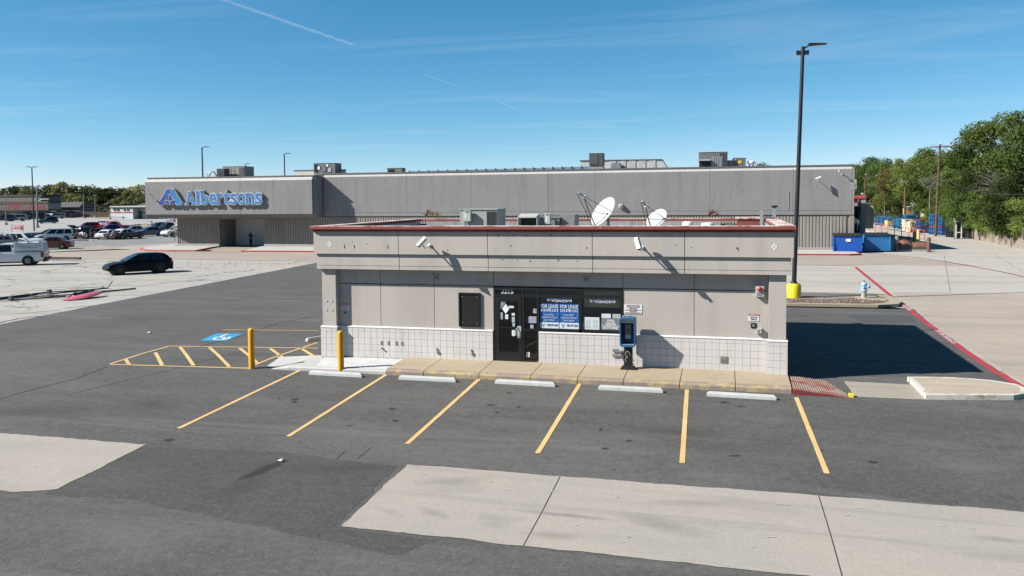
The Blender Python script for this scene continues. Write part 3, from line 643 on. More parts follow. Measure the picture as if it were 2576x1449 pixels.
# ---- interior, shopfront frame, glass, door
INW = M('inside_wall', (.62, .58, .50), .9, .1); INY = M('inside_bulkhead', (.95, .78, .42), .8, .08)
im = MB(); im.box(-10.5, YW+4.6, .1, .4, YW+4.7, 3.1); im.box(-10.6, YW+.3, .1, -10.5, YW+4.7, 3.1); im.box(.4, YW+.3, .1, .5, YW+4.7, 3.1); im.build('inside_wall', INW, bld)
part('inside_floor', (-10.6, YW+.24, .16, .5, YW+4.7, .2), M('inside_floor', (.40, .38, .34), .6)); part('inside_ceiling', (-10.6, YW+.24, 3.1, .5, YW+4.7, 3.16), INW)
part('bulkhead', (-4.35, YW+.55, 1.95, -2.6, YW+1.6, 2.7), INY); part('shelf_unit', (-5.5, YW+1.6, .2, -4.0, YW+2.1, 1.5), M('shelf', (.05, .045, .05), .8)); part('counter', (-3.6, YW+.9, .2, -1.0, YW+1.6, 1.15), M('counter', (.10, .09, .08), .7))
fy0, fy1 = YW-.02, YW+.10
FX0, FX1, FT = -7.20, -3.04, 2.60
fr = MB()
def bar(x0, z0, x1, z1, y0=fy0): fr.box(x0, y0, z0, x1, fy1, z1)
bar(FX0, .19, FX0+.07, FT); bar(FX1-.07, 1.21, FX1, FT-.001); bar(FX0+.07, FT-.075, FX1-.07, FT)
bar(FX0+.07, 2.30, FX1-.07, 2.385); bar(-6.27, .19, -6.18, 2.30); bar(-5.78, .19, -5.70, 2.30); bar(-4.42, 1.21, -4.33, 2.30)
for x in (-6.27, -5.78, -4.42): bar(x+.002, 2.385, x+.075, FT-.075)
bar(-5.70, 1.21, FX1-.07, 1.30); bar(-6.18, .19, -5.78, .27); bar(-6.18, 1.22, -5.78, 1.28)
fr.build('window_frame', FRAME, bld)
GL = glass('shop_glass', (.94, .96, .96)); GLD = glass('door_glass', (.62, .65, .65))
def pane(name, x0, z0, x1, z1, m=GL): return part(name, (x0, YW+.04, z0, x1, YW+.048, z1), m)
pane('window_pane', -5.70, 1.30, -4.42, 2.30); pane('window_pane', -4.33, 1.30, FX1-.07, 2.30)
pane('transom_pane', FX0+.07, 2.386, -6.272, FT-.076, GLD); pane('transom_pane', -6.19, 2.386, -5.782, FT-.076); pane('transom_pane', -5.70, 2.386, -4.422, FT-.076); pane('transom_pane', -4.34, 2.386, FX1-.071, FT-.076)
pane('sidelight_pane', -6.178, 1.281, -5.781, 2.299, GLD); pane('sidelight_pane', -6.178, .271, -5.781, 1.219, GLD)
dm = MB(); dx0, dx1 = FX0+.075, -6.275
dm.box(dx0, YW-.03, .20, dx0+.11, YW+.05, 2.295); dm.box(dx1-.11, YW-.03, .20, dx1, YW+.05, 2.295); dm.box(dx0+.11, YW-.03, .20, dx1-.11, YW+.05, .52); dm.box(dx0+.11, YW-.03, 2.16, dx1-.11, YW+.05, 2.295)
door = dm.build('door', FRAME, bld)
B('door_pane', (dx0+.111, YW+.005, .521, dx1-.111, YW+.012, 2.159), GLD, door)
B('push_rail', (dx0+.112, YW-.02, 1.27, dx1-.112, YW+.02, 1.32), FRAME, door)
hm = MB(); hm.box(dx1-.13, YW-.05, .98, dx1-.01, YW-.032, 1.36); hm.tube([(dx1-.12, YW-.05, 1.04), (dx1-.16, YW-.11, 1.08), (dx1-.16, YW-.11, 1.26), (dx1-.12, YW-.05, 1.32)], .014); hm.build('handle', METALG, door)
PAP = M('pale_paper', (.60, .66, .66), .7, .08); PAPW = M('white_paper', (.76, .77, .80), .7, .05)
def paper(x0, z0, x1, z1, m=PAP, y=YW-.002): return B('sticker', (x0, y, z0, x1, y+.003, z1), m, door)
dp = MB(); dp.add([(-6.80, YW-.004, 2.07), (-6.685, YW-.004, 1.90), (-6.80, YW-.004, 1.74), (-6.915, YW-.004, 1.90)], [(0, 1, 2, 3)]); dp.build('sticker', PAPW, door)
dp = MB(); dp.add([(-7.0, YW-.003, 2.15), (-6.78, YW-.003, 2.15), (-7.0, YW-.003, 1.83)], [(0, 1, 2)]); dp.build('sticker', M('grey_paper', (.24, .27, .27), .7), door)
paper(-6.70, 1.93, -6.53, 2.0); paper(-7.0, 1.56, -6.90, 1.78, M('pinkish_paper', (.42, .38, .42), .7)); paper(-6.82, 1.57, -6.72, 1.72); paper(-6.6, 1.69, -6.50, 1.77); paper(-6.6, 1.47, -6.50, 1.65, M('grey_paper2', (.36, .40, .40), .7)); paper(-6.58, 1.34, -6.50, 1.45, M('bluish_paper', (.34, .42, .56), .7)); paper(-6.6, 1.03, -6.5, 1.22)
text('house_number', '3215', .21, (-6.75, YW+.034, 2.455), M('number_white', (.62, .66, .72), .5), bld, off=.004)
sl = M('sidelight_paper', (.42, .42, .50), .7)
def sticker2(x0, z0, x1, z1, m): return part('window_sticker', (x0, YW+.034, z0, x1, YW+.038, z1), m)
s_ = sticker2(-5.90, 1.78, -5.79, 1.92, M('icon_back', (.10, .10, .12), .6)); wc = MB()
def ring(m, cx_, cz_, r, w, a0, a1, y):
    n = 12; vs = []; 
    for i in range(n+1):
        t = a0+(a1-a0)*i/n; vs += [(cx_+math.cos(t)*(r-w), y, cz_+math.sin(t)*(r-w)), (cx_+math.cos(t)*(r+w), y, cz_+math.sin(t)*(r+w))]
    m.add(vs, [(2*i, 2*i+1, 2*i+3, 2*i+2) for i in range(n)])
ring(wc, -5.85, 1.83, .028, .006, 1.9, 6.1, YW+.033); wc.box(-5.862, YW+.031, 1.84, -5.848, YW+.033, 1.885); wc.box(-5.85, YW+.031, 1.838, -5.825, YW+.033, 1.85); wc.box(-5.862, YW+.031, 1.892, -5.846, YW+.033, 1.908); wc.box(-5.828, YW+.031, 1.80, -5.815, YW+.033, 1.845)
for zz in (1.785, 1.912): wc.box(-5.90, YW+.031, zz-.004, -5.79, YW+.033, zz+.004)
for xx in (-5.897, -5.793): wc.box(xx-.004, YW+.0305, 1.785, xx+.004, YW+.0325, 1.912)
wc.build('icon', WHITEM, s_)
sticker2(-6.05, 1.46, -5.80, 1.67, sl); sticker2(-6.14, 1.48, -6.07, 1.62, M('purple_sticker', (.10, .07, .16), .6)); sticker2(-6.0, 1.29, -5.90, 1.40, sl); sticker2(-6.14, .36, -6.03, .52, PAPW)
for k in range(4): B('print_line', (-6.04, YW+.030, 1.49+k*.045, -5.81, YW+.0335, 1.50+k*.045), BACK, bld)

# ---- things fixed on or hanging in the front
NAVY = M('poster_blue', (.012, .105, .36), .5, .12, 1.4); NAVT = M('poster_navy_text', (.03, .06, .13), .6); PWH = M('poster_white', (.62, .70, .76), .6, .08, 4)
def poster(x0, x1, label):
    z0, zs, z1 = 1.31, 1.50, 2.10; xc = (x0+x1)/2; w = x1-x0; y = YW+.026
    p = empty('lease_poster', (xc, y, z0), label, 'poster', 'lease posters in the shop window')
    m = MB(); n = 8
    for i in range(n):
        a = x0+w*i/n; b = x0+w*(i+1)/n; ya = y+.006*math.sin(i*2.1); yb = y+.006*math.sin((i+1)*2.1); m.add([(a, ya, zs), (b, yb, zs), (b, yb, z1), (a, ya, z1), (a, ya+.004, zs), (b, yb+.004, zs), (b, yb+.004, z1), (a, ya+.004, z1)], [(0, 1, 2, 3), (7, 6, 5, 4), (3, 2, 6, 7), (0, 4, 5, 1)])
    m.build('sheet', NAVY, p, True); B('footer', (x0, y-.004, z0, x1, y+.002, zs-.001), PWH, p)
    text('lettering', 'FOR LEASE', .15, (xc, y-.012, 2.01), WHITEM, p, fit=w*.92, off=.001)
    text('lettering', '214.378.1212', .12, (xc, y-.012, 1.885), WHITEM, p, fit=w*.92, off=.002)
    text('lettering', 'JOHN ZIKOS\nLAWRENCE WILSON\nDEAN STRAKA', .078, (xc, y-.012, 1.655), M('poster_pale', (.55, .66, .80), .6), p, fit=w*.80, lead=1.1)
    text('lettering', 'VENTURE', .10, (xc+.09, y-.012, 1.415), NAVT, p, fit=w*.60)
    lg = MB(); lg.add([(x0+.05, y-.012, 1.47), (x0+.075, y-.012, 1.47), (x0+.115, y-.012, 1.36), (x0+.10, y-.012, 1.34)], [(0, 1, 2, 3)]); lg.add([(x0+.145, y-.0122, 1.47), (x0+.165, y-.0122, 1.47), (x0+.105, y-.0122, 1.34), (x0+.10, y-.0122, 1.36)], [(0, 1, 2, 3)]); lg.build('emblem', M('venture_blue', (.10, .24, .42), .6), p)
poster(-5.68, -5.065, 'left of two blue and white lease posters in the shop window'); poster(-5.045, -4.43, 'right of two blue and white lease posters, against the window post')
for x0, lab in ((-5.45, 'torn white gasoline notice strip above the blue lease posters'), (-4.08, 'torn white gasoline notice strip in the window nearest the payphone')):
    p = empty('gasoline_notice', (x0+.4, YW+.024, 2.17), lab, 'notice', 'gasoline notices in the window')
    pts = [(x0, 2.27), (x0+.80, 2.27), (x0+.79, 2.165)] + [(x0+.79-.12*k, 2.15+(.014 if k % 2 else 0)) for k in range(1, 6)] + [(x0+.03, 2.18)]
    MB().prism(pts, YW+.022, YW+.026, 'y').build('strip', PAPW, p)
    text('lettering', 'Gasoline Available 24 Hours\nWith Debit or Credit Card', .068, (x0+.4, YW+.018, 2.218), M('notice_navy', (.03, .03, .16), .6), p, fit=.74, lead=.8, off=.001)
p = empty('warning_notice', (-3.42, YW+.024, 1.31), 'grey warning notice with white capitals in the lower right window corner', 'notice')
B('sheet', (-3.72, YW+.024, 1.31, -3.12, YW+.028, 1.68), M('warning_grey', (.17, .20, .20), .6), p); B('upper_sheet', (-3.71, YW+.024, 1.685, -3.42, YW+.028, 1.82), PAP, p); B('upper_sheet', (-3.37, YW+.024, 1.685, -3.12, YW+.028, 1.82), M('grey_paper3', (.40, .45, .45), .7), p)
text('lettering', 'WARNING:\nIT IS A CRIME\n(MISDEMEANOR)\nTO CONSUME LIQUOR OR\nBEER ON THE PREMISES.', .072, (-3.42, YW+.018, 1.49), WHITEM, p, fit=.54, lead=.85, off=.003)
p = empty('paper_notice', (-4.02, YW+.024, 1.31), 'pale paper notice in two columns, low in the right window', 'notice')
B('sheet', (-4.27, YW+.024, 1.31, -3.78, YW+.028, 1.70), PAP, p)
for k in range(7):
    for xx in (-4.22, -4.0): B('print_line', (xx, YW+.019, 1.37+k*.04, xx+.17, YW+.022, 1.378+k*.04), M('print_grey', (.38, .42, .42), .7), p)
p = empty('dark_notice_board', (-8.0, YW, 1.3), 'empty black framed notice board left of the shop door', 'notice board')
B('backing', (-8.34, YW-.03, 1.32, -7.67, YW-.002, 2.37), BLACK, p)
m = MB()
for d in ((-8.37, YW-.06, 1.29, -8.32, YW-.003, 2.40), (-7.69, YW-.06, 1.29, -7.64, YW-.003, 2.40), (-8.319, YW-.06, 1.29, -7.691, YW-.003, 1.34), (-8.319, YW-.06, 2.35, -7.691, YW-.003, 2.40)): m.box(*d)
m.build('frame', FRAME, p)
for xx in (-8.25, -7.76):
    for zz in (1.42, 2.27): B('screw', (xx-.01, YW-.034, zz-.01, xx+.01, YW-.031, zz+.01), METALG, p)
REDTX = M('sign_red', (.45, .03, .04), .5); SIGNTX = M('sign_text', (.30, .16, .16), .6)
p = empty('fire_instruction_sign', (-2.7, YW, 1.84), 'white fire instruction sign with six lines above the payphone', 'sign')
B('plate', (-3.0, YW-.012, 1.84, -2.45, YW-.001, 2.13), WHITEM, p)
text('lettering', 'IN CASE OF FIRE, SPILL OR RELEASE\nUSE EMERGENCY PUMP SHUTOFF\nREPORT ACCIDENT\nFIRE DEPARTMENT TELEPHONE NO. 911\nFACILITY ADDRESS\n3215 N. TOWN EAST BLVD. MESQUITE TX', .046, (-2.725, YW-.016, 1.985), SIGNTX, p, fit=.50, lead=1.0)
def shutoff(xc, zc, lab):
    p = empty('shutoff_sign', (xc, YW, zc-.1), lab, 'sign', 'emergency fuel shut-off signs')
    B('plate', (xc-.155, YW-.010, zc-.1, xc+.155, YW-.001, zc+.055), WHITEM, p); B('header', (xc-.155, YW-.011, zc+.056, xc+.155, YW-.001, zc+.105), REDTX, p)
    text('lettering', 'EMERGENCY FUEL', .045, (xc, YW-.014, zc+.08), WHITEM, p, fit=.29); text('lettering', 'SHUT-OFF\nSWITCH', .065, (xc, YW-.014, zc-.022), M('sign_dark', (.07, .07, .08), .6), p, fit=.22, lead=.95)
shutoff(.86, 1.82, 'emergency fuel shut-off sign right of the payphone'); shutoff(-12.40, 1.83, 'emergency fuel shut-off sign by the left pilaster')
p = empty('shutoff_switch', (.84, YW, 1.5), 'dark square switch plate under the right shut-off sign', 'switch'); B('plate', (.78, YW-.02, 1.51, .93, YW-.001, 1.66), BLACK, p); B('button', (.82, YW-.05, 1.55, .89, YW-.021, 1.62), METALM, p)
p = empty('shutoff_switch', (-12.40, YW, 1.6), 'small switch plate under the left shut-off sign', 'switch'); B('plate', (-12.46, YW-.02, 1.58, -12.33, YW-.001, 1.71), METALG, p); B('button', (-12.42, YW-.05, 1.62, -12.37, YW-.021, 1.67), BLACK, p)
p = empty('outlet_box', (1.03, YW, 1.3), 'grey metal outlet box low beside the right pilaster', 'box'); B('box', (.95, YW-.11, 1.34, 1.09, YW-.001, 1.52), METALG, p); B('cover', (.97, YW-.13, 1.36, 1.07, YW-.111, 1.48), METALM, p); B('lug', (1.05, YW-.15, 1.40, 1.08, YW-.131, 1.44), WHITEM, p)
p = empty('alarm_box', (1.03, YW, 2.45), 'grey alarm box with red light high by right pilaster', 'alarm'); B('box', (.90, YW-.14, 2.47, 1.14, YW-.001, 2.79), METALG, p); MB().lathe([(.075, -.145), (.07, -.19), (.04, -.215)], (1.02, YW, 2.70), 12, 'y').build('red_light', M('red_lens', (.40, .02, .015), .25), p, True)
B('speaker_grille', (.95, YW-.146, 2.50, 1.09, YW-.141, 2.60), METALM, p)
for xx, lab in ((-9.13, 'small grey bracket plate under the fascia, left of the notice board'), (-4.21, 'small grey bracket plate above the shop window')):
    p = empty('bracket_plate', (xx, YW, 2.85), lab, 'bracket'); B('plate', (xx-.04, YW-.03, 2.83, xx+.05, YW-.001, 2.96), M('bluegrey_plate', (.20, .23, .26), .6), p)
    for a, b in ((-.09, -.03), (-.09, .11), (.10, -.03), (.10, .11)):
        if xx > -5 and b < 0: continue
        B('bolt_hole', (xx+a-.014, YW-.006, 2.86+b-.014, xx+a+.014, YW-.0005, 2.86+b+.014), BLACK, p)
p = empty('wall_vent', (0, YW, .4), 'grey square vent cover in the white tiles by right pilaster', 'vent'); B('plate', (-.10, YW-.072, .43, .11, YW-.058, .63), M('vent_grey', (.20, .19, .17), .6), p); B('louvre', (-.08, YW-.078, .52, .09, YW-.0725, .53), BACK, p); B('louvre', (-.08, YW-.078, .47, .09, YW-.0725, .48), BACK, p)
for xx in (-11.08, -10.83, -10.55, -10.35): part('outlet_cover', (xx-.035, YW-.068, .60, xx+.035, YW-.058, .73), METALM)
part('tap', (-11.08, YW-.13, .46, -11.04, YW-.06, .50), METALD)
for xx in (-9.13, -7.95):
    part('conduit_stub', (xx-.035, YW-.11, .40, xx+.035, YW-.058, .49), METALG); part('conduit_stub', (xx-.015, YW-.09, .49, xx+.015, YW-.06, .56), METALM)
for xx, zz in ((-12.98, 2.05), (-12.78, 2.05), (-12.98, 1.75), (-12.78, 1.75)): MB().lathe([(.045, -.004), (.045, -.012), (.03, -.014)], (xx, YF+.003, zz), 12, 'y').build('filled_hole', M('patch_cream', (.44, .40, .37), .9), bld)
HOLE = M('wall_hole', (.045, .035, .03), .9)
for xx, zz in ((-12.2, 3.98), (-11.9, 4.05), (-11.4, 3.98), (-10.7, 3.97), (-8.6, 3.8), (-6.9, 4.28), (-6.4, 4.3), (-6.0, 4.29), (-5.2, 4.3), (-4.6, 4.28), (-4.2, 4.3), (-6.8, 3.5), (-6.3, 3.49), (-5.9, 3.47), (-5.0, 3.5), (-4.4, 3.48), (-6.5, 3.95), (-4.1, 3.9), (-1.4, 4.0), (-.95, 3.93), (.35, 3.92)):
    k = R.uniform(.010, .024); y = YF-.192 if zz > 3.65 else YF-.122
    part('bolt_hole', (xx-k, y, zz-k, xx+k, y+.004, zz+k*1.2), HOLE)
for xx in (-12.2, -11.85, -10.66, .38): part('loose_wire', (xx, YF-.2, 3.84, xx+.012, YF-.191, 3.95), HOLE)
for xx in (-12.72, 1.42):
    for a, b in ((0, .06), (-.05, 0), (.05, 0), (0, -.06)): MB().lathe([(.035, 0), (.03, -.004)], (xx+a, YF-.1925, 3.97+b), 8, 'y').build('patched_hole', WHITEM, bld)

# security cameras on the fascia
def seccam(name, base, tip, lab, r=.075, wall=None, ln=.30):
    p = empty(name, base, lab, 'camera', 'security cameras'); base = Vector(base); tip = Vector(tip)
    MB().lathe([(.06, .0), (.06, -.03), (.035, -.05)], base, 10, 'y').build('mount', WHITE, p)
    el = base+Vector(((tip.x-base.x)*.45, (tip.y-base.y)*.8, -.07)); MB().tube([base+Vector((0, -.04, 0)), el, tip+Vector((0, 0, -.06))], .024, 6).build('arm', WHITE, p)
    return p
def camhousing(p, c, d, r, ln):
    c = Vector(c); d = Vector(d).normalized(); m = MB(); m.cyl(c-d*ln/2, c+d*ln/2, r, r, 12); m.build('housing', WHITE, p, True)
    s_ = Vector((0, 0, 1)).cross(d).normalized(); u_ = d.cross(s_).normalized()
    m = MB(); m.add([c-d*ln*.55+s_*r*1.15+u_*r*.6, c+d*ln*.62+s_*r*1.15+u_*r*.6, c+d*ln*.62+u_*r*1.25, c-d*ln*.55+u_*r*1.25, c-d*ln*.55-s_*r*1.15+u_*r*.6, c+d*ln*.62-s_*r*1.15+u_*r*.6], [(0, 1, 2, 3), (3, 2, 5, 4)]); m.build('sun_hood', WHITE, p)
    MB().cyl(c+d*ln/2, c+d*(ln/2+.01), r*.75, r*.75, 12).build('lens', BLACK, p)
p = seccam('security_camera', (-9.20, YF-.19, 3.95), (-9.32, YF-.55, 4.04), 'white security camera on the fascia near the left corner'); camhousing(p, (-9.33, YF-.58, 4.07), (-.45, -.55, -.62), .075, .34)
p = seccam('security_camera', (-2.40, YF-.19, 3.92), (-2.47, YF-.55, 4.02), 'white security camera on the fascia above the payphone side'); camhousing(p, (-2.50, YF-.57, 4.05), (.28, -.55, -.72), .075, .36)

# pay phone on its pedestal
pq = Vector((-2.83, YW-.42, .19))
p = empty('payphone', pq, 'blue hooded payphone on a black pedestal against the white tiles', 'payphone')
def pb(name, a, m, par=p): return B(name, (pq.x+a[0], pq.y+a[1], pq.z+a[2], pq.x+a[3], pq.y+a[4], pq.z+a[5]), m, par)
BLU = M('phone_blue', (.022, .105, .24), .4, .1, 4)
pb('base_plate', (-.23, -.12, 0, .26, .16, .035), M('base_black', (.02, .014, .012), .7)); pb('base_foot', (-.19, -.09, .036, .20, .12, .10), M('base_black2', (.02, .017, .015), .7))
ped = pb('pedestal', (-.125, -.06, .10, .125, .12, .72), M('pedestal_black', (.010, .010, .011), .5))
MB().tube([(pq.x-.01+.07*math.cos(t*.6), pq.y-.066, pq.z+.46+.09*math.sin(t*.6)+.004*t) for t in range(9)] + [(pq.x-.08, pq.y-.068, pq.z+.33), (pq.x-.05, pq.y-.068, pq.z+.24)], .008, 5).build('loose_wire', METALG, ped)
m = MB(); w, h0, h1, dn, df = .235, .72, 1.62, -.30, .16
def rr(w, z0, z1, r):
    pts = []
    for cx_, cz_, a in ((w-r, z1-r, 0), (-w+r, z1-r, 1), (-w+r, z0+r, 2), (w-r, z0+r, 3)):
        for k in range(4): t = math.pi/2*(a+k/3); pts.append((cx_+r*math.cos(t), cz_+r*math.sin(t)))
    return pts
oo = rr(w, h0, h1, .08); ii = rr(w-.04, h0+.05, h1-.05, .05); n = len(oo)
vs = [(pq.x+a, pq.y+dn+(.10 if b < h0+.12 else 0), pq.z+b) for a, b in oo] + [(pq.x+a, pq.y+dn+(.10 if b < h0+.17 else 0), pq.z+b) for a, b in ii] + [(pq.x+a, pq.y+df, pq.z+b) for a, b in oo] + [(pq.x+a, pq.y+df-.03, pq.z+b) for a, b in ii]
fs = []
for i in range(n):
    j = (i+1) % n; fs += [(i, j, n+j, n+i), (i, 2*n+i, 2*n+j, j), (n+i, n+j, 3*n+j, 3*n+i)]
fs += [tuple(2*n+i for i in range(n)), tuple(3*n+i for i in range(n))]
MB().add(vs, fs).build('hood', BLU, p, True)
bx = pb('sign_band', (-.18, -.22, 1.46, .18, -.20, 1.56), M('phone_band', (.55, .62, .55), .5)); text('lettering', 'Phone', .10, (pq.x, pq.y-.225, pq.z+1.51), M('phone_teal', (.12, .30, .26), .6), bx, fit=.26)
hs = pb('phone_set', (-.10, -.02, .93, .10, .10, 1.40), METALD); pb('keypad_plate', (-.085, -.035, 1.12, .085, -.021, 1.38), METALM, hs); pb('coin_box', (-.085, -.04, .95, .045, -.021, 1.08), METALG, hs); pb('handset', (-.145, -.05, 1.10, -.108, 0, 1.34), BLACK, hs); pb('coin_return', (.055, -.035, .96, .085, -.021, 1.05), METALG, hs)
for kx in range(3):
    for kz in range(4): pb('key', (-.04+kx*.03, -.042, 1.15+kz*.03, -.02+kx*.03, -.036, 1.17+kz*.03), BLACK, hs)
pb('inner_shelf', (-.19, -.19, .775, .19, .10, .80), M('phone_shelf', (.20, .30, .36), .5))
for xx in (-.17, .15): pb('top_bolt', (xx, -.05, 1.62, xx+.03, .0, 1.66), METALG)
p = empty('pipe_bracket', (-3.35, YW-.1, .5), 'grey pipe bracket on the white tiles left of the payphone', 'bracket')
m = MB(); m.box(-3.36, YW-.10, .66, -3.20, YW-.058, .74); m.box(-3.36, YW-.10, .50, -3.20, YW-.058, .58); m.box(-3.20, YW-.22, .665, -3.05, YW-.06, .70); m.box(-3.20, YW-.22, .535, -3.05, YW-.06, .57); m.build('plate', METALM, p)
# ================================================================== THINGS ON THE SMALL ROOF
def roofbox(name, u0, v0, u1, v1, Y, depth, zb, mat, label, cat, group=None, side=None, base=True):
    a = wp(u0, v0, Y); b = wp(u1, v1, Y); z1 = (a.z+wp(u1, v0, Y).z)/2
    p = empty(name, ((a.x+b.x)/2, Y+depth/2, zb), label, cat, group)
    c = B('cabinet', (a.x, Y, zb+.12, b.x, Y+depth, z1), mat, p)
    if base: B('curb', (a.x+.06, Y+.06, zb, b.x-.06, Y+depth-.06, zb+.119), METALM, p)
    B('lid', (a.x-.03, Y-.03, z1+.001, b.x+.03, Y+depth+.03, z1+.035), mat, p)
    return p, a.x, b.x, z1
RZ = 3.76
BEIGEM = M('ac_beige', (.33, .34, .315), .55, .08, 2)
p, xa, xb, zt = roofbox('rooftop_air_conditioner', 1157, 528, 1250, 566, 28.2, 1.2, RZ, BEIGEM, 'grey rooftop air conditioner with dark coil side, left of two on shop roof', 'air conditioner', 'shop roof units')
B('coil_panel', (xb-.36, 28.185, RZ+.2, xb-.03, 28.199, zt-.06), METALD, p)
for k in range(7): B('coil_slat', (xb-.36+k*.048, 28.176, RZ+.2, xb-.352+k*.048, 28.184, zt-.06), BLACK, p)
B('seam', (xa+.16, 28.19, RZ+.14, xa+.175, 28.199, zt-.02), METALM, p); B('cover_plate', (xa+.05, 28.19, RZ+.3, xa+.13, 28.198, RZ+.62), METALG, p)
p2, xc, xd, zt2 = roofbox('rooftop_air_conditioner', 1318, 549, 1408, 566, 28.6, 1.4, RZ, METALM, 'low rooftop unit with open dark intake hood, right of shop air conditioner', 'air conditioner', 'shop roof units')
hm = MB(); x0 = wp(1304, 560, 28.2).x; x1 = wp(1350, 560, 28.2).x; hz = wp(1320, 545, 28.2).z
hm.prism([(28.15, hz-.04), (28.15, hz), (28.59, hz+.10), (28.59, RZ+.3), (28.5, RZ+.3), (28.5, hz+.02)], x0, x1, 'x').build('intake_hood', METALG, p2)
B('intake_mouth', (x0+.03, 28.49, RZ+.2, x1-.03, 28.495, hz), BLACK, p2)
for xx in (x0-.02, x1): B('hood_cheek', (xx, 28.16, RZ+.15, xx+.02, 28.6, hz-.005), METALG, p2)
def disconnect(u0, v0, u1, v1, Y, lab):
    a = wp(u0, v0, Y); b = wp(u1, v1, Y); p = empty('disconnect_box', ((a.x+b.x)/2, Y, b.z), lab, 'electrical box', 'roof disconnect boxes')
    PG = M('pale_green_grey', (.40, .45, .42), .5, .06)
    B('box', (a.x, Y, b.z, b.x, Y+.14, a.z), PG, p, bev=.01); B('label_plate', (a.x+.05, Y-.004, b.z+.1, a.x+.10, Y-.001, b.z+.28), WHITEM, p); B('handle', (a.x+.06, Y-.012, a.z-.05, b.x-.06, Y-.001, a.z-.03), BLACK, p)
    MB().tube([((a.x+b.x)/2, Y+.07, b.z), ((a.x+b.x)/2+.02, Y+.07, b.z-.2), ((a.x+b.x)/2+.03, Y+.1, RZ)], .02).build('conduit', METALM, p)
    B('stand', (a.x+.02, Y+.141, RZ, a.x+.06, Y+.17, a.z), METALM, p)
    return p
disconnect(1166, 530, 1184, 557, 28.0, 'pale electrical box on the front of the left roof unit'); q = disconnect(1370, 537, 1384, 564, 28.3, 'pale electrical box standing between the roof units and large dish')
B('side_cabinet', (xd+.02, 28.7, RZ, xd+.5, 29.6, zt2+.12), M('ac_side', (.22, .225, .23), .5), p2)
# dishes
DISHM = M('dish_white', (.43, .44, .435), .45, .05, 3)
def dish(name, c, n, rad, lab, pole_x=0, arm_pts=(), feed=None):
    c = Vector(c); n = Vector(n).normalized(); p = empty(name, (c.x, c.y, RZ), lab, 'satellite dish', 'satellite dishes on the shop roof')
    x = Vector((0, 0, 1)).cross(n).normalized(); y = n.cross(x).normalized(); dp = rad*.16
    vs = []; fs = []; rings, seg = 7, 32
    for s_ in (0, 1):
        for i in range(rings+1):
            r = rad*i/rings*(1 if s_ == 0 else 1.0)
            for j in range(seg):
                t = 2*math.pi*j/seg; vs.append(c + x*(math.cos(t)*r*.94) + y*(math.sin(t)*r) + n*(dp*(i/rings)**2 - dp - (.02 if s_ else 0)))
    K = (rings+1)*seg
    for s_ in (0, 1):
        for i in range(rings):
            for j in range(seg):
                f = (s_*K+i*seg+j, s_*K+i*seg+(j+1) % seg, s_*K+(i+1)*seg+(j+1) % seg, s_*K+(i+1)*seg+j); fs.append(f)
    for j in range(seg): fs.append((rings*seg+j, rings*seg+(j+1) % seg, K+rings*seg+(j+1) % seg, K+rings*seg+j))
    me = bpy.data.meshes.new('reflector'); me.from_pydata(vs, [], fs); me.update(); me.materials.append(DISHM)
    for f in me.polygons: f.use_smooth = True
    put(bpy.data.objects.new('reflector', me), p)
    bk = c - n*(dp+.05)
    MB().tube([bk, bk - n*.14 + Vector((0, 0, -.05)), Vector((bk.x-n.x*.14, bk.y-n.y*.14, RZ))], .045, 8).build('mast', METALM, p)
    MB().box(bk.x-n.x*.14-.35, bk.y-n.y*.14-.35, RZ, bk.x-n.x*.14+.35, bk.y-n.y*.14+.35, RZ+.06).build('ballast_frame', METALD, p)
    f = c + n*feed; low = c - y*rad*.98 + n*0
    MB().tube([low, low.lerp(f, .5)-y*.03, f], .022, 6).build('feed_arm', METALD, p)
    for sgn in (-1, 1): MB().tube([c + x*(sgn*rad*.9), f], .012, 5).build('strut', METALD, p)
    fb = MB(); d = (c-f).normalized(); fb.cyl(f-d*.22, f+d*.02, .035, .03, 8); fb.build('receiver', M('lnb_grey', (.30, .32, .34), .5), p); MB().cyl(f+d*.02, f+d*.10, .05, .055, 10).build('feed_horn', WHITE, p)
    MB().tube([f-d*.2, f-d*.28+Vector((0, 0, -.08)), low+Vector((-.15, 0, .1)), Vector((low.x-.05, low.y, RZ+.02))], .012, 5).build('cable', BLACK, p)
    return p
c1 = wp(1516, 531, 29.0); dish('satellite_dish', c1, (-.63, -.57, .56), .585, 'large white satellite dish tilted left on the shop roof', feed=.95)
c2 = wp(1651, 549.5, 28.6); dish('satellite_dish', c2, (-.46, -.62, .64), .42, 'small white satellite dish right of the large one', feed=.70)
for u, w_, lab in ((1731, 30, 'white round roof vent cap nearer the dishes'), (1781, 34, 'white round roof vent cap nearer the roof ladder')):
    a = wp(u-w_/2, 560, 28.4); b = wp(u+w_/2, 560, 28.4); c = wp(u, 558 if u < 1750 else 561, 28.4); r = (b.x-a.x)/2
    p = empty('roof_vent', (c.x, 28.4, RZ), lab, 'vent', 'round roof vents'); MB().lathe([(r*.6, RZ), (r*.6, c.z-.16)], (c.x, 28.4, 0), 16).build('collar', METALG, p, True); MB().lathe([(r*.98, c.z-.16), (r, c.z-.12), (r, c.z-.03), (r*.92, c.z), (r*.3, c.z+.015)], (c.x, 28.4, 0), 24).build('cap', WHITE, p, True)
p = empty('roof_ladder', (1.2, 33.5, RZ), 'galvanised ladder rails rising over the right parapet', 'ladder')
for u, vt in ((1916, 530), (1948, 522)):
    t = wp(u, vt, 33.0 if u < 1930 else 33.6); MB().box(t.x-.06, t.y-.03, RZ, t.x+.06, t.y+.03, t.z).build('rail', GALV, p)
    if u > 1930: B('rail_cap', (t.x-.1, t.y-.05, t.z+.001, t.x+.12, t.y+.05, t.z+.08), BLACK, p)
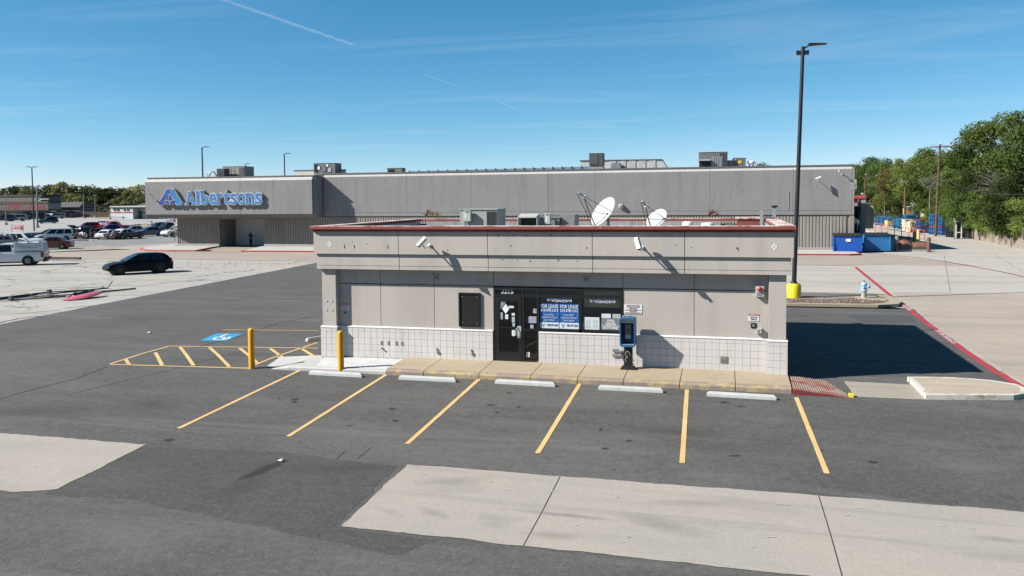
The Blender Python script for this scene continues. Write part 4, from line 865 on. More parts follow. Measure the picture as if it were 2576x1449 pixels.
t1 = wp(1916, 548, 33.0); t2 = wp(1948, 548, 33.6); MB().tube([t1, t2], .025).build('rung', GALV, p); t1 = wp(1916, 560, 33.0); t2 = wp(1948, 560, 33.6); MB().tube([t1, t2], .025).build('rung', GALV, p)
m = MB(); t = wp(1935, 545, 34.0); part('hatch_coping', (X1-1.35, 33.2, 4.58, X1-.3, 34.3, 4.64), COPETOP); part('hatch_curb', (X1-1.3, 33.25, RZ, X1-.35, 34.25, 4.579), COPE)
# weeds
DRYW = leafmat('dry_weed', (.17, .12, .04), (.22, .14, .06), (.10, .10, .03), .3); REDW = leafmat('red_weed', (.16, .04, .03), (.10, .03, .03), (.12, .07, .03), .3)
def weed(c, h, n, lm, lab, seed):
    r = random.Random(seed); p = empty('roof_weed', c, lab, 'weed', 'weeds on the roof edge'); st_ = MB(); lv = MB()
    for i in range(n):
        a = r.uniform(0, 6.28); q = c+Vector((r.uniform(-.1, .1), r.uniform(-.1, .1), 0)); t = q+Vector((math.cos(a)*h*.55, math.sin(a)*h*.4, h*r.uniform(.6, 1))); st_.tube([q, q.lerp(t, .5)+Vector((0, 0, h*.1)), t], .008, 4)
        for k in range(9):
            o = q.lerp(t, r.uniform(.45, 1.05))+Vector((r.uniform(-.05, .05), r.uniform(-.05, .05), r.uniform(-.03, .05))); d = Vector((r.gauss(0, 1), r.gauss(0, 1), r.gauss(0, .7))).normalized(); s2 = d.orthogonal().normalized()*.025; lv.add([o, o+d*.05+s2, o+d*.1, o+d*.05-s2], [(0, 1, 2, 3)])
    st_.build('stem', WOODP, p); lv.build('leaves', lm, p)
weed(wp(1075, 546, 35.0), .28, 7, DRYW, 'dry yellow weed on back roof edge, the larger, left one', 1); weed(wp(1097, 546, 35.0), .22, 5, DRYW, 'small dry weed on back roof edge, right of the larger', 2); weed(wp(1793, 546, 35.0), .26, 7, REDW, 'reddish weed on the back roof edge behind the vents', 3)

# ================================================================== PARKING FURNITURE
def bollard(q, h, lab):
    p = empty('yellow_bollard', q, lab, 'bollard', 'yellow bollards at the ramp'); r = .10
    MB().lathe([(r, -.05), (r, h-r), (r*.94, h-r*.6), (r*.76, h-r*.28), (r*.42, h-.012), (r*.1, h)], q, 20).build('post', YBOL, p, True)
    MB().lathe([(r*1.9, -.03), (r*1.9, .012), (r*1.5, .016)], q, 14).build('footing', NEWC, p)
bollard(gp(634, 929), 1.36, 'yellow round-topped bollard at the left end of the ramp'); bollard(gp(858, 938), 1.36, 'yellow bollard beside the left corner of the shop')
sl_ = [(773, 945, 910, 954, 'leftmost white wheel stop in front of the yellow bollard'), (1000, 958, 1146, 966, 'second white wheel stop from the left along the shop kerb'), (1243, 968, 1396, 978, 'white wheel stop in front of the shop door'), (1505, 984, 1667, 993, 'white wheel stop in front of the payphone'), (1779, 1000, 1953, 1012, 'rightmost white wheel stop in front of the right pilaster')]
stop_me = MB(); L = .915
for s_ in (1,): stop_me.add([(-L, -.075, 0), (L, -.075, 0), (L, .075, 0), (-L, .075, 0), (-L+.0, -.068, .075), (L-.0, -.068, .075), (L, .068, .075), (-L, .068, .075), (-L+.06, -.04, .125), (L-.06, -.04, .125), (L-.06, .04, .125), (-L+.06, .04, .125)], [(0, 1, 5, 4), (1, 2, 6, 5), (2, 3, 7, 6), (3, 0, 4, 7), (4, 5, 9, 8), (5, 6, 10, 9), (6, 7, 11, 10), (7, 4, 8, 11), (8, 9, 10, 11), (3, 2, 1, 0)])
stop_me = stop_me.mesh('wheel_stop', STOPM)
for (u, v, u2, v2, lab) in sl_:
    a = gp(u, v); b = gp(u2, v2); d = b-a; o = inst('wheel_stop', stop_me, ((a.x+b.x)/2, (a.y+b.y)/2+.12, (a.z+b.z)/2+.032), None, math.atan2(d.y, d.x)*.6); tag(o, lab, 'wheel stop', 'white wheel stops')
a = gp(757, 862); o = inst('wheel_stop', stop_me, (a.x+.55, a.y+.95, .032), None, math.atan2(.9, .40)); tag(o, 'white wheel stop turned sideways behind the left corner of the shop', 'wheel stop', 'white wheel stops')
# litter
LIT = M('litter_white', (.75, .74, .72), .8, .1)
def litter(q, s, lab, m=LIT, seed=0):
    r = random.Random(seed); mb = MB()
    for k in range(3): 
        c = Vector((q[0]+r.uniform(-s, s), q[1]+r.uniform(-s, s), q[2]+.02)); mb.lathe([(s*r.uniform(.4, .7), .0), (s*r.uniform(.6, .9), s*.25), (s*.3, s*.5)], c, 6)
    o = mb.build('litter', m); tag(o, lab, 'litter'); bm = bmesh.new(); bm.from_mesh(o.data)
    for v in bm.verts: v.co += Vector((r.uniform(-s, s)*.3, r.uniform(-s, s)*.3, abs(r.gauss(0, s*.1))))
    bm.to_mesh(o.data); bm.free()
q = gp(709, 1163); litter((q.x, q.y, q.z+.02), .055, 'crumpled white paper at the end of the oil stain', seed=3)
q = gp(549, 834); litter((q.x-.9, q.y-.3, q.z+.02), .05, 'scrap of white litter on the asphalt above the blue symbol', seed=4) if False else None
q = gp(550, 1253-400); q = gp(372, 840); litter((q.x, q.y, q.z+.02), .07, 'white scrap of litter on the lane left of the blue symbol', seed=5)
q = gp(1362, 913, .2); litter((q.x-.02, q.y, .19), .07, 'brown food wrapper on the sidewalk by the shop door', M('wrapper', (.42, .27, .14), .8), 6)

# ---- lamp posts
def lamp(name, q, h, lab, lean=(0, 0), r=.095, arms=1, base=True, armrot=0, grp='parking lot lamp posts', m=POLE):
    p = empty(name, q, lab, 'lamp post', grp); q = Vector(q); t = q+Vector((lean[0], lean[1], h)); b0 = .0
    if base:
        b0 = .78; MB().lathe([(.36, -.1), (.36, .66), (.33, .71), (.28, .78)], q, 20).build('base', M('lamp_base_yellow', (.72, .55, .02), .6, .12, 2, dirt=(.35, .30, .10), dirt_amt=.5, dscale=2), p, True)
        MB().cyl(q+Vector((0, 0, .781)), q+Vector((0, 0, .88)), .22, .14, 12).build('base_cover', m, p)
    s_ = q+Vector((0, 0, b0)); MB().cyl(s_, t, r, r*.75, 14).build('pole', m, p, True)
    d = Vector((math.cos(armrot), math.sin(armrot), .06))
    for k in range(arms):
        dd = d if k == 0 else Vector((-d.x, -d.y, d.z)); s2 = Vector((-dd.y, dd.x, 0)).normalized()
        MB().add([t-Vector((0, 0, .20))+s2*.05, t-Vector((0, 0, .20))-s2*.05, t+dd*.3-s2*.05, t+dd*.3+s2*.05, t-Vector((0, 0, .10))+s2*.05, t-Vector((0, 0, .10))-s2*.05, t+dd*.3-s2*.05+Vector((0, 0, .08)), t+dd*.3+s2*.05+Vector((0, 0, .08))], [(0, 1, 2, 3), (7, 6, 5, 4), (0, 3, 7, 4), (1, 5, 6, 2), (0, 4, 5, 1), (2, 6, 7, 3)]).build('arm', m, p)
        a = t+dd*.28; e = t+dd*1.15; hd = MB(); z = Vector((0, 0, 1))
        hd.add([a-s2*.14, a+s2*.14, e+s2*.17, e-s2*.17, a-s2*.14+z*.14, a+s2*.14+z*.14, e+s2*.15+z*.06, e-s2*.15+z*.06], [(0, 3, 2, 1), (4, 5, 6, 7), (0, 1, 5, 4), (1, 2, 6, 5), (2, 3, 7, 6), (3, 0, 4, 7)]); hd = hd.build('lamp_head', m, p)
        c = a.lerp(e, .62)-z*.012; MB().add([c-dd*.25-s2*.1, c+dd*.25-s2*.1, c+dd*.25+s2*.1, c-dd*.25+s2*.1, c-dd*.25-s2*.1+z*.01, c+dd*.25-s2*.1+z*.01, c+dd*.25+s2*.1+z*.01, c-dd*.25+s2*.1+z*.01], [(0, 1, 2, 3), (7, 6, 5, 4), (0, 4, 5, 1), (1, 5, 6, 2), (2, 6, 7, 3), (3, 7, 4, 0)]).build('lens', M('lamp_lens', (.5, .5, .46), .3), hd)
    return p
lq = gp(1997, 756); lq.z = .12; lt = wp(2020, 117, lq.y)
p = lamp('lamp_post', lq, lt.z-.12, 'tall black lamp post on a yellow base in the planted island', lean=(lt.x-lq.x, 0), r=.12, armrot=.15)
B('photocell_arm', (lt.x-.32, lt.y-.05, lt.z-.42, lt.x+.30, lt.y+.1, lt.z-.20), POLE, p); B('hand_hole', (lq.x-.02, lq.y-.14, 1.45, lq.x+.06, lq.y-.11, 1.75), BLACK, p)
# ---- hydrant
hq = gp(2173, 757); hq.z = .14
p = empty('fire_hydrant', hq, 'pale blue fire hydrant on a silver barrel in the island', 'hydrant'); HB = M('hydrant_blue', (.30, .46, .66), .5, .15, 5); HS = M('hydrant_silver', (.36, .36, .36), .5, .2, 4)
MB().lathe([(.16, 0), (.16, .04), (.125, .06), (.125, .33), (.16, .35), (.16, .40)], hq, 14).build('barrel', HS, p, True)
MB().lathe([(.17, .401), (.17, .43), (.13, .46), (.125, .66), (.155, .69), (.15, .73), (.10, .80), (.04, .84)], hq, 14).build('body', HB, p, True)
MB().lathe([(.035, .841), (.03, .93), (.02, .94)], hq, 6).build('operating_nut', METALD, p)
m = MB(); m.cyl(hq+Vector((.08, -.03, .60)), hq+Vector((.23, -.06, .60)), .085, .085, 12); m.build('hose_outlet', HB, p, True); MB().cyl(hq+Vector((.231, -.06, .60)), hq+Vector((.30, -.07, .60)), .07, .04, 8).build('outlet_cap', METALD, p)
m = MB(); m.cyl(hq+Vector((-.03, -.09, .60)), hq+Vector((-.07, -.19, .60)), .06, .06, 10); m.build('hose_outlet', HB, p, True); 
# pole shadows cast by lamps outside the picture come from their real posts (left of frame)
# ================================================================== THE BIG STORE
SY = 87.02; SX0, SX1 = -63.2, 12.19; SB = SY-2.0
ST1 = stucco('store_stucco', (.176, .176, .180), (.190, .188, .190), .42, 6.5); ST2 = stucco('store_band', (.176, .176, .180), (.188, .187, .189), .25, 9)
STL = M('store_sunlit_chamfer', (.44, .425, .41), .85, .06); STC = M('store_cap', (.115, .118, .12), .6, .08); STD = M('store_soffit', (.16, .158, .158), .9)  # upward-tilted chamfer bands coloured paler, as if catching more light than the wall
RIBM = stucco('rib_concrete', (.205, .19, .172), (.225, .205, .183), .5, 14); RIBB = M('rib_groove', (.25, .23, .21), .95); PLN = M('plinth', (.34, .33, .31), .9, .1)
sto = empty('supermarket', ((SX0+SX1)/2, SY+30, 0), 'long grey supermarket with ribbed concrete base and flat roof', 'building')
def sp(name, d, m, par=None): return B(name, d, m, par or sto)
sp('rear_block', (SX0+.3, SY+4.2, 0, SX1-.05, SY+15, 8.1), ST2); sp('rear_block', (SX0+.3, SY+15.01, 0, 4.0, SY+62, 8.05), ST2)
cw = MB(); cw.box(SX0+.05, SY+.14, .3, -57.6, SY+.6, 8.3); cw.box(-51.7, SY+.14, .3, SX1-.02, SY+.6, 8.3); cw.box(-57.6, SY+.14, 3.3, -51.7, SY+.6, 8.3); cw.build('wall_core', RIBB, sto)
sp('side_wall', (SX1-.35, SY+.61, .0, SX1, SY+4.19, 8.2), ST2); sp('side_wall', (SX0, SY+.61, .0, SX0+.35, SY+20, 8.2), ST2)
sp('plinth', (SX0, SY-.06, .0, -57.58, SY+.6, .40), PLN); sp('plinth', (-51.7, SY-.06, .0, SX1, SY+.6, .40), PLN)
ribm = MB().add([(-.150, .13, 0), (-.095, .06, 0), (.095, .06, 0), (.150, .13, 0), (-.150, .13, 3.1), (-.095, .06, 3.1), (.095, .06, 3.1), (.150, .13, 3.1)], [(0, 1, 5, 4), (1, 2, 6, 5), (2, 3, 7, 6), (4, 5, 6, 7), (3, 2, 1, 0)]).mesh('rib', RIBM)
n = 0; x = SX0+.18
while x < SX1-.5:
    if not (-57.75 < x < -51.6): inst('rib', ribm, (x, SY, .401), sto); n += 1
    x += .31
sp('corner_strip', (SX1-.42, SY, .401, SX1, SY+.14, 3.50), RIBM); sp('corner_strip', (SX0, SY, .401, SX0+.06, SY+.14, 3.5), RIBM)
jx = [-44.0, -41.81, -34.03, -26.60, -18.04, -13.09, -1.43, 6.54, SX1-.22]
for a, b in zip(jx[:-1], jx[1:]):
    sp('stucco_panel', (a+.012, SY-.02, 4.02, b-.012, SY+.139, 8.02), ST1)
    MB().prism([(SY-.02, 8.022), (SY+.13, 8.32), (SY+.5, 8.32), (SY+.5, 8.022)], a+.012, b-.012, 'x').build('chamfer_band', STL, sto)
    sp('lower_band', (a+.006, SY-.02, 3.60, b-.006, SY+.139, 3.995), ST2)
sp('corner_trim', (SX1-.21, SY-.03, 3.60, SX1, SY+.139, 8.22), ST2)
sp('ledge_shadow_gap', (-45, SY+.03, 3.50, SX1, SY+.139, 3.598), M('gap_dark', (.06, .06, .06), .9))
sp('roof_cap', (-44.3, SY+.05, 8.321, SX1+.05, SY+.6, 8.47), STC)
sp('side_cap', (SX1-.4, SY+.61, 8.25, SX1+.05, SY+15, 8.42), STC)
# projecting sign box
BX0, BX1 = -65.95, -44.45
bx_ = MB().box(BX0+.3, SB+.3, 3.9, BX1-.3, SY+.13, 8.1).build('sign_box', RIBB, sto)
bj = [BX0, -61.96-4.25+4.25-.0, -57.75, -53.44, -49.17, BX1]
bj = [BX0, -63.9+1.9, -57.75, -53.44, -49.17, BX1]
bj = [BX0, -66.25+4.29, -57.75, -53.44, -49.17+.0, BX1]
for i in range(5):
    a, b = bj[i], bj[i+1]; aa = a+(.0 if i == 0 else .012); bb = b-(.0 if i == 4 else .012)
    B('stucco_panel', (aa, SB, 3.92, bb, SB+.299, 7.72), ST1, bx_)
    MB().prism([(SB, 7.722), (SB+.28, 8.10), (SB+.6, 8.10), (SB+.6, 7.722)], aa, bb, 'x').build('chamfer_band', STL, bx_)
    MB().prism([(SB, 3.918), (SB+.5, 3.48), (SB+.9, 3.48), (SB+.9, 3.918)], aa, bb, 'x').build('under_chamfer', STD, bx_)
B('end_panel', (BX1-.299, SB+.301, 3.92, BX1+.25, SY-.021, 8.08), ST2, bx_); MB().prism([(SB+.301, 3.918), (SB+.6, 3.5), (SY-.021, 3.5), (SY-.021, 3.918)], BX1-.2, BX1+.2, 'x').build('end_chamfer', ST2, bx_)
B('soffit', (BX0+.2, SB+.91, 3.50, BX1-.22, SY+.12, 3.60), STD, bx_); B('box_cap', (BX0+.15, SB+.20, 8.101, BX1+.28, SY+.04, 8.24), STC, bx_)
B('return_wall', (BX0, SB+.301, 3.92, BX0+.29, SY+9, 8.06), ST1, bx_); B('return_soffit', (BX0+.05, SY+.13, 3.5, SX0-.01, SY+9, 3.6), STD, bx_); B('return_cap', (BX0+.1, SY+.05, 8.10, SX0+2.5, SY+9, 8.22), STC, bx_)
sp('roof_deck', (SX0+.4, SY+.61, 8.02, SX1-.4, SY+4.19, 8.06), ROOFM)
# entrance recess
sp('recess_side', (-57.85, SY+.61, 0, -57.58, SY+3.7, 3.5), RIBM); sp('recess_side', (-51.70, SY+.61, 0, -51.45, SY+3.7, 3.5), RIBM); sp('recess_back', (-57.58, SY+3.4, .0, -51.7, SY+3.7, 3.5), M('recess_white', (.66, .65, .62), .8, .05)); sp('recess_ceiling', (-57.58, SY+.61, 3.3, -51.7, SY+3.39, 3.4), STD)
sp('recess_mat', (-57.5, SY+.05, .035, -51.75, SY+3.38, .05), M('door_mat', (.02, .02, .02), .9))
for k in range(11): sp('recess_rib', (-57.575, SY+.7+k*.25, .1, -57.52, SY+.85+k*.25, 3.29), RIBM)
# ---- sign: emblem and letters
sg = empty('store_sign', (-57, SB, 5.0), 'blue channel-letter supermarket sign with leaf emblem on grey fascia', 'sign')
SW = M('letter_white', (.56, .56, .55), .5, .06)
def gradm(name, c0, c1, x0, x1, axis=0):
    m, nt, bs = mat_new(name); p_ = posv(nt); s_ = nn(nt, 'ShaderNodeSeparateXYZ'); nt.links.new(p_, s_.inputs[0])
    c = mixc(nt, rampf(nt, s_.outputs[axis], x0, x1), c0, c1); c = mixc(nt, rampf(nt, noise_n(nt, p_, 1.5, 5), .5, .8, 0, .35), c, (.12, .27, .40)); nt.links.new(c, bs.inputs['Base Color']); bs.inputs['Roughness'].default_value = .4; return m
LB = gradm('letter_blue', (.022, .15, .36), (.020, .105, .29), 4.9, 6.6, 2); EB1 = gradm('emblem_dark_blue', (.014, .03, .14), (.022, .075, .26), -63.9, -62.2); EB2 = gradm('emblem_light_blue', (.022, .16, .38), (.02, .10, .28), 5.0, 6.9, 2); EB3 = M('leaf_blue', (.018, .035, .21), .45)
T0 = SB-.34; FACE = SB-.36
def emb(name, poly, m, grow=.06, dz=0):
    c = Vector((sum(q[0] for q in poly)/len(poly), sum(q[1] for q in poly)/len(poly)))
    out = inset(poly, -grow)
    o = MB().prism(out, SB-.02, T0-dz, 'y').build(name, SW, sg); MB().prism(poly, T0-.001-dz, FACE-dz, 'y').build('face', m, o); return o
ex, ez, ew, eh = -63.89, 5.03, 3.07, 1.84
def E_(a, b): return (ex+ew*a, ez+eh*b)
emb('emblem_bar', [E_(.37, 1), E_(.60, 1), E_(.22, 0), E_(.02, 0), E_(0, .10), E_(.02, .16)], EB1)
emb('emblem_bar', [E_(.625, 1), E_(.66, 1), E_(.98, .16), E_(1, .08), E_(.97, 0), E_(.775, 0), E_(.50, .73)], EB2, dz=.02)
def leaf(c, l, w, a): return [(c[0]+math.cos(a)*l*math.cos(t)*.5-math.sin(a)*w*.5*math.sin(t)*abs(math.sin(t))**.3, c[1]+math.sin(a)*l*math.cos(t)*.5+math.cos(a)*w*.5*math.sin(t)*abs(math.sin(t))**.3) for t in [k*math.pi/6 for k in range(12)]]
emb('emblem_leaf', leaf(E_(.495, .46), .72, .30, math.pi/2), EB3, .05, .03); emb('emblem_leaf', leaf(E_(.385, .17), .70, .34, 2.55), EB3, .05, .05); emb('emblem_leaf', leaf(E_(.605, .17), .70, .34, .60), EB3, .05, .07)
word = 'Albertsons'; full = text_mesh(word, 1, 0, 0); 
tot = []; xcur = 0; metr = {}
lx0, lx1, lz0, cap = -60.38, -50.48, 5.03, 1.50
tw_ = {'A': 1.25, 'l': .60, 'b': .98, 'e': .92, 'r': .78, 't': .76, 's': .84, 'o': .96, 'n': 1.06}
unit = (lx1-lx0)/sum(tw_[c] for c in word)
def slab(m, a, b, zz, h): m.box(a, SB-.02, zz, b, T0+.004, zz+h)
xc = lx0
for ci, ch in enumerate(word):
    wdt = tw_[ch]*unit
    me = text_mesh(ch, 1, 0, .018); vs_ = [v.co for v in me.vertices]; x0_ = min(v.x for v in vs_); x1_ = max(v.x for v in vs_); z0_ = min(v.y for v in vs_); z1_ = max(v.y for v in vs_); bpy.data.meshes.remove(me)
    hgt = cap if ch in 'Albt' else cap*.84
    if ch in 'lb': hgt = cap*1.05
    kx = wdt*.88/(x1_-x0_); kz = hgt/(z1_-z0_)
    if ch == 'l': kx = wdt*.62/(x1_-x0_)
    def lettermesh(off, ya, yb, mm, ext):
        e = text_mesh(ch, 1, ext, .018+off)
        for v in e.vertices:
            xx = (v.co.x-(x0_+x1_)/2)*kx; zz = (v.co.y-z0_)*kz; t = (v.co.z+ext)/(2*ext)
            v.co = (xc+wdt/2+xx, yb+(ya-yb)*t, lz0+zz)
        e.materials.append(mm); bm = bmesh.new(); bm.from_mesh(e); bmesh.ops.recalc_face_normals(bm, faces=bm.faces[:]); bm.to_mesh(e); bm.free(); return e
    dz = .003*ci
    o = put(bpy.data.objects.new('letter', lettermesh(.030, T0+dz, SB-.02, SW, .1)), sg)
    put(bpy.data.objects.new('face', lettermesh(.0, FACE+dz, T0-.001+dz, LB, .1)), o)
    ser = MB(); serf = MB()
    def foot(x, w_, z):
        ser.box(x-w_-.05, SB-.02, z-.03, x+w_+.05, T0+.012, z+.19); serf.box(x-w_, T0+.010, z+.02, x+w_, FACE+.006, z+.14)
    c_ = xc+wdt/2; hw = wdt*.44
    if ch == 'A': foot(c_-hw*.82, .24, lz0); foot(c_+hw*.82, .28, lz0); foot(c_-hw*.25, .22, lz0+cap-.17)
    if ch == 'l': foot(c_, .24, lz0); foot(c_-.13, .15, lz0+hgt-.17)
    if ch in 'rn': foot(c_-hw*.70, .25, lz0); foot(c_-hw*.85, .17, lz0+hgt-.17)
    if ch == 'n': foot(c_+hw*.74, .23, lz0)
    if ch == 'b': foot(c_-hw*.85, .17, lz0+hgt-.17)
    if ser.v: ser.build('serif', SW, o); serf.build('serif_face', LB, o)
    xc += wdt
bpy.data.meshes.remove(full)
# cameras and fittings on the store walls
def wallcam(u, v, Y, lab, d=(-.75, -.45, -.35), ln=.55, r=.12, off=.55):
    q = wp(u, v, Y); base = (q.x+.15, Y, q.z-.18); p = seccam('store_camera', base, (q.x, Y-off, q.z-.02), lab); camhousing(p, (q.x, Y-off, q.z), d, r, ln); return p
wallcam(2056, 450, SY-.02, 'white security camera on the grey wall near the store right end', off=.75); wallcam(372, 482, SB, 'white security camera at the left end of the sign fascia', off=.9, d=(.3, -.6, .3))
q = wp(2112, 431, SY); p = empty('wall_bracket', (q.x, SY, q.z), 'thin white bracket at the top right of the store wall', 'bracket'); MB().tube([(q.x+.2, SY-.02, q.z-.25), (q.x+.1, SY-.35, q.z-.1), (q.x-.15, SY-.6, q.z-.05), (q.x-.1, SY-.62, q.z+.15)], .045, 6).build('arm', WHITE, p); B('plate', (q.x+.1, SY-.05, q.z-.4, q.x+.3, SY-.021, q.z-.15), METALG, p)
MB().tube([(q.x+1.35, SY-.04, 3.7), (q.x+1.32, SY-.04, 5.2), (q.x+1.4, SY-.04, 6.6), (q.x+1.1, SY-.04, 7.0)], .03, 5).build('downlead', METALM, sto); B('wall_patch', (q.x+1.1, SY-.026, 6.05, q.x+1.55, SY-.021, 7.0), M('patch_grey', (.36, .36, .36), .9), sto)
q = wp(1563, 519, SY); p = empty('wall_lamp', (q.x, SY, q.z), 'small round wall lamp on the store above the dishes', 'lamp'); MB().lathe([(.25, -.021), (.26, -.25), (.20, -.36), (.08, -.40)], (q.x, SY, q.z), 14, 'y').build('shade', METALG, p, True); B('box', (q.x-.12, SY-.41, q.z-.1, q.x+.12, SY-.36, q.z+.1), METALM, p)
MB().tube([(wp(2000, 535, SY).x-.6, SY-.03, 5.9), (wp(2000, 535, SY).x-.62, SY-.03, 4.1)], .035, 5).build('wall_crack', ST2, sto)
# ---- roof plant
def plant(u0, v0, u1, v1, Y, depth, mat, lab, cat='air conditioner', zb=8.1, extra=None):
    p, xa, xb, zt = roofbox('rooftop_unit', u0, v0, u1, v1, Y, depth, zb, mat, lab, cat, 'supermarket roof units'); 
    if extra: extra(p, xa, xb, zt, Y, zb)
    return p
def fins(p, xa, xb, zt, Y, zb, n=10, a=0., b=1., m=BLACK):
    w = xb-xa
    for k in range(n): x_ = xa+w*(a+(b-a)*(k+.5)/n); B('fin', (x_-.03, Y-.05, zb+.25, x_+.03, Y-.001, zt-.12), m, p)
BRN = M('plant_tan', (.25, .24, .215), .6, .1); DKP = M('plant_dark', (.075, .078, .085), .55, .12); MDP = M('plant_mid', (.14, .145, .155), .55, .12); BLG = M('plant_bluegrey', (.19, .215, .24), .5, .1)
def e1(p, xa, xb, zt, Y, zb):
    B('coil_panel', (xb-.75, Y-.03, zb+.3, xb-.08, Y-.001, zt-.12), DKP, p)
    for k in range(3): B('seam', (xa+.6+k*.55, Y-.02, zb+.2, xa+.63+k*.55, Y-.001, zt-.05), MDP, p)
    B('pipe_box', (xa+.5, Y-.25, zb+.05, xa+1.9, Y-.05, zb+.3), METALM, p)
plant(560, 419, 615, 441, 93, 2.2, BRN, 'large tan rooftop unit above the sign', extra=e1)
plant(545, 425, 565, 441, 91.5, 1.1, DKP, 'small dark rooftop unit left of the tan one', extra=lambda *a: fins(*a, n=6, m=MDP))
p = empty('roof_pipe', (-60, 91, 8.1), 'white roof pipe and black hose beside the dark unit', 'pipe'); a = wp(520, 440, 91); b = wp(545, 438, 91); MB().tube([(a.x, 91, 8.1), (a.x, 91, a.z+.3), ((a.x+b.x)/2, 91, a.z+.35), (b.x, 91, 8.2)], .07, 6).build('pipe', WHITE, p); MB().tube([(a.x+.3, 91, 8.4), (a.x+.7, 91, a.z+.4), (b.x-.3, 91, a.z+.35), (b.x, 91, 8.5)], .06, 6).build('hose', BLACK, p)
def e2(p, xa, xb, zt, Y, zb):
    for k, (x_, z_, w_, h_, m_) in enumerate(((.55, .55, .3, .4, WHITE), (1.2, .3, .5, .8, MDP), (1.75, .9, .25, .3, WHITE), (.1, .3, .4, .9, BLACK), (2.0, .25, .35, .5, METALG))): B('panel', (xa+x_, Y-.06, zb+.25+z_, xa+x_+w_, Y-.001, zb+.25+z_+h_), m_, p)
    MB().tube([(xa-.2, Y, zb+.6), (xa+.5, Y-.3, zb+.15), (xb+.3, Y-.3, zb+.1), (xb+.9, Y, zb)], .06, 5).build('conduit', BLACK, p)
plant(789, 411, 843, 432, 96, 1.8, MDP, 'grey rooftop unit with small panels above the sign corner', zb=8.45, extra=e2)
a = wp(740, 430, 97.5); b = wp(866, 430, 97.5); p = empty('roof_parapet', ((a.x+b.x)/2, 98, 8.06), 'low white roof parapet behind the panelled unit', 'parapet'); B('wall', (a.x, 97.5, 8.06, b.x, 98, a.z), M('offwhite', (.55, .54, .52), .8), p); B('cap', (a.x-.05, 97.45, a.z+.001, b.x+.05, 98.05, a.z+.10), STC, p)
plant(974, 423, 1011, 436, 95, 1.2, MDP, 'small low grey rooftop unit on the store middle', extra=lambda *a: fins(*a, n=5, a=.05, b=.5))
plant(1482, 386, 1516, 414, 95, 1.6, DKP, 'tall dark rooftop unit on a flared curb', zb=9.0, extra=lambda *a: fins(*a, n=9, a=.05, b=.65, m=MDP))
q0 = wp(1478, 418, 95); q1 = wp(1522, 418, 95); p = empty('roof_curb', ((q0.x+q1.x)/2, 95.8, 8.1), 'flared metal curb under the tall dark rooftop unit', 'curb'); MB().add([(q0.x-.1, 94.8, 8.1), (q1.x+.1, 94.8, 8.1), (q1.x+.1, 96.9, 8.1), (q0.x-.1, 96.9, 8.1), (q0.x+.3, 95.1, 8.98), (q1.x-.3, 95.1, 8.98), (q1.x-.3, 96.5, 8.98), (q0.x+.3, 96.5, 8.98)], [(0, 1, 5, 4), (1, 2, 6, 5), (2, 3, 7, 6), (3, 0, 4, 7), (4, 5, 6, 7)]).build('skirt', METALM, p)
PEN = M('penthouse_pale', (.46, .48, .47), .6, .06); a = wp(1460, 405, 103); b = wp(1665, 402, 103); b2 = wp(1684, 425, 103)
p = empty('roof_penthouse', ((a.x+b.x)/2, 104, 8.1), 'long pale plant enclosure with sloped right end on the roof', 'enclosure'); MB().prism([(a.x, 8.1), (b2.x+.4, 8.1), (b2.x, 8.5), (b.x, (a.z+b.z)/2), (a.x, a.z)], 103, 106, 'y').build('wall', PEN, p); MB().prism([(a.x-.1, a.z+.001), (a.x-.1, a.z+.10), (b.x, b.z+.10), (b.x, b.z+.001)], 102.9, 106.1, 'y').build('cap', STC, p)
for k in range(5): B('door', (a.x+3.6+k*1.2, 102.94, 8.5, a.x+4.4+k*1.2, 102.999, 9.9), M('penthouse_door', (.42, .44, .43), .6), p)
B('louvre', (b.x-1.2, 102.93, 8.45, b.x-.3, 102.999, 8.8), DKP, p); MB().prism([(0, 8.1), (1.6, 8.1), (1.1, 9.6), (.2, 9.6)], 101, 102.8, 'y').build('duct', BLG, p).location.x = wp(1540, 420, 103).x
BIG0 = plant(1758, 383, 1830, 417, 93, 3.0, MDP, 'largest dark rooftop unit with ribbed middle near the right end', extra=lambda *a: fins(*a, n=8, a=.72, b=1.0, m=DKP))
a = wp(1758, 395, 93); b = wp(1830, 395, 93); B('intake', (a.x+.1, 92.9, 8.25, a.x+1.2, 92.95, 9.3), BLACK, BIG0); B('intake_hood', (a.x-.15, 92.5, 9.32, a.x+1.25, 92.999, 9.45), METALG, BIG0); B('ribbed_panel', (a.x+1.3, 92.93, 8.25, a.x+2.5, 92.999, 9.75), BLG, BIG0)
for k in range(5): B('panel_rib', (a.x+1.5+k*.2, 92.88, 8.25, a.x+1.56+k*.2, 92.929, 9.75), METALG, BIG0)
p = plant(1845, 398, 1876, 417, 93.5, 1.8, MDP, 'squarish grey rooftop unit with yellow tag right of the largest'); a = wp(1856, 404, 93.5); B('tag', (a.x, 93.45, a.z-.3, a.x+.4, 93.499, a.z), M('yellow_tag', (.6, .45, .03), .6), p); B('white_box', (a.x-.6, 93.40, a.z, a.x-.15, 93.499, a.z+.2), WHITE, p)
p = plant(1830, 404, 1846, 417, 93.4, 1.0, METALM, 'small fan drum between the two right-hand rooftop units', 'fan'); q = wp(1890, 409, 94); p = empty('roof_vent', (q.x, 94, 8.1), 'white stub vent at the right of the store roof', 'vent'); MB().lathe([(.28, 8.1), (.28, q.z-.1), (.42, q.z-.08), (.42, q.z+.12), (.2, q.z+.2)], (q.x, 94, 0), 12).build('stack', WHITE, p, True)
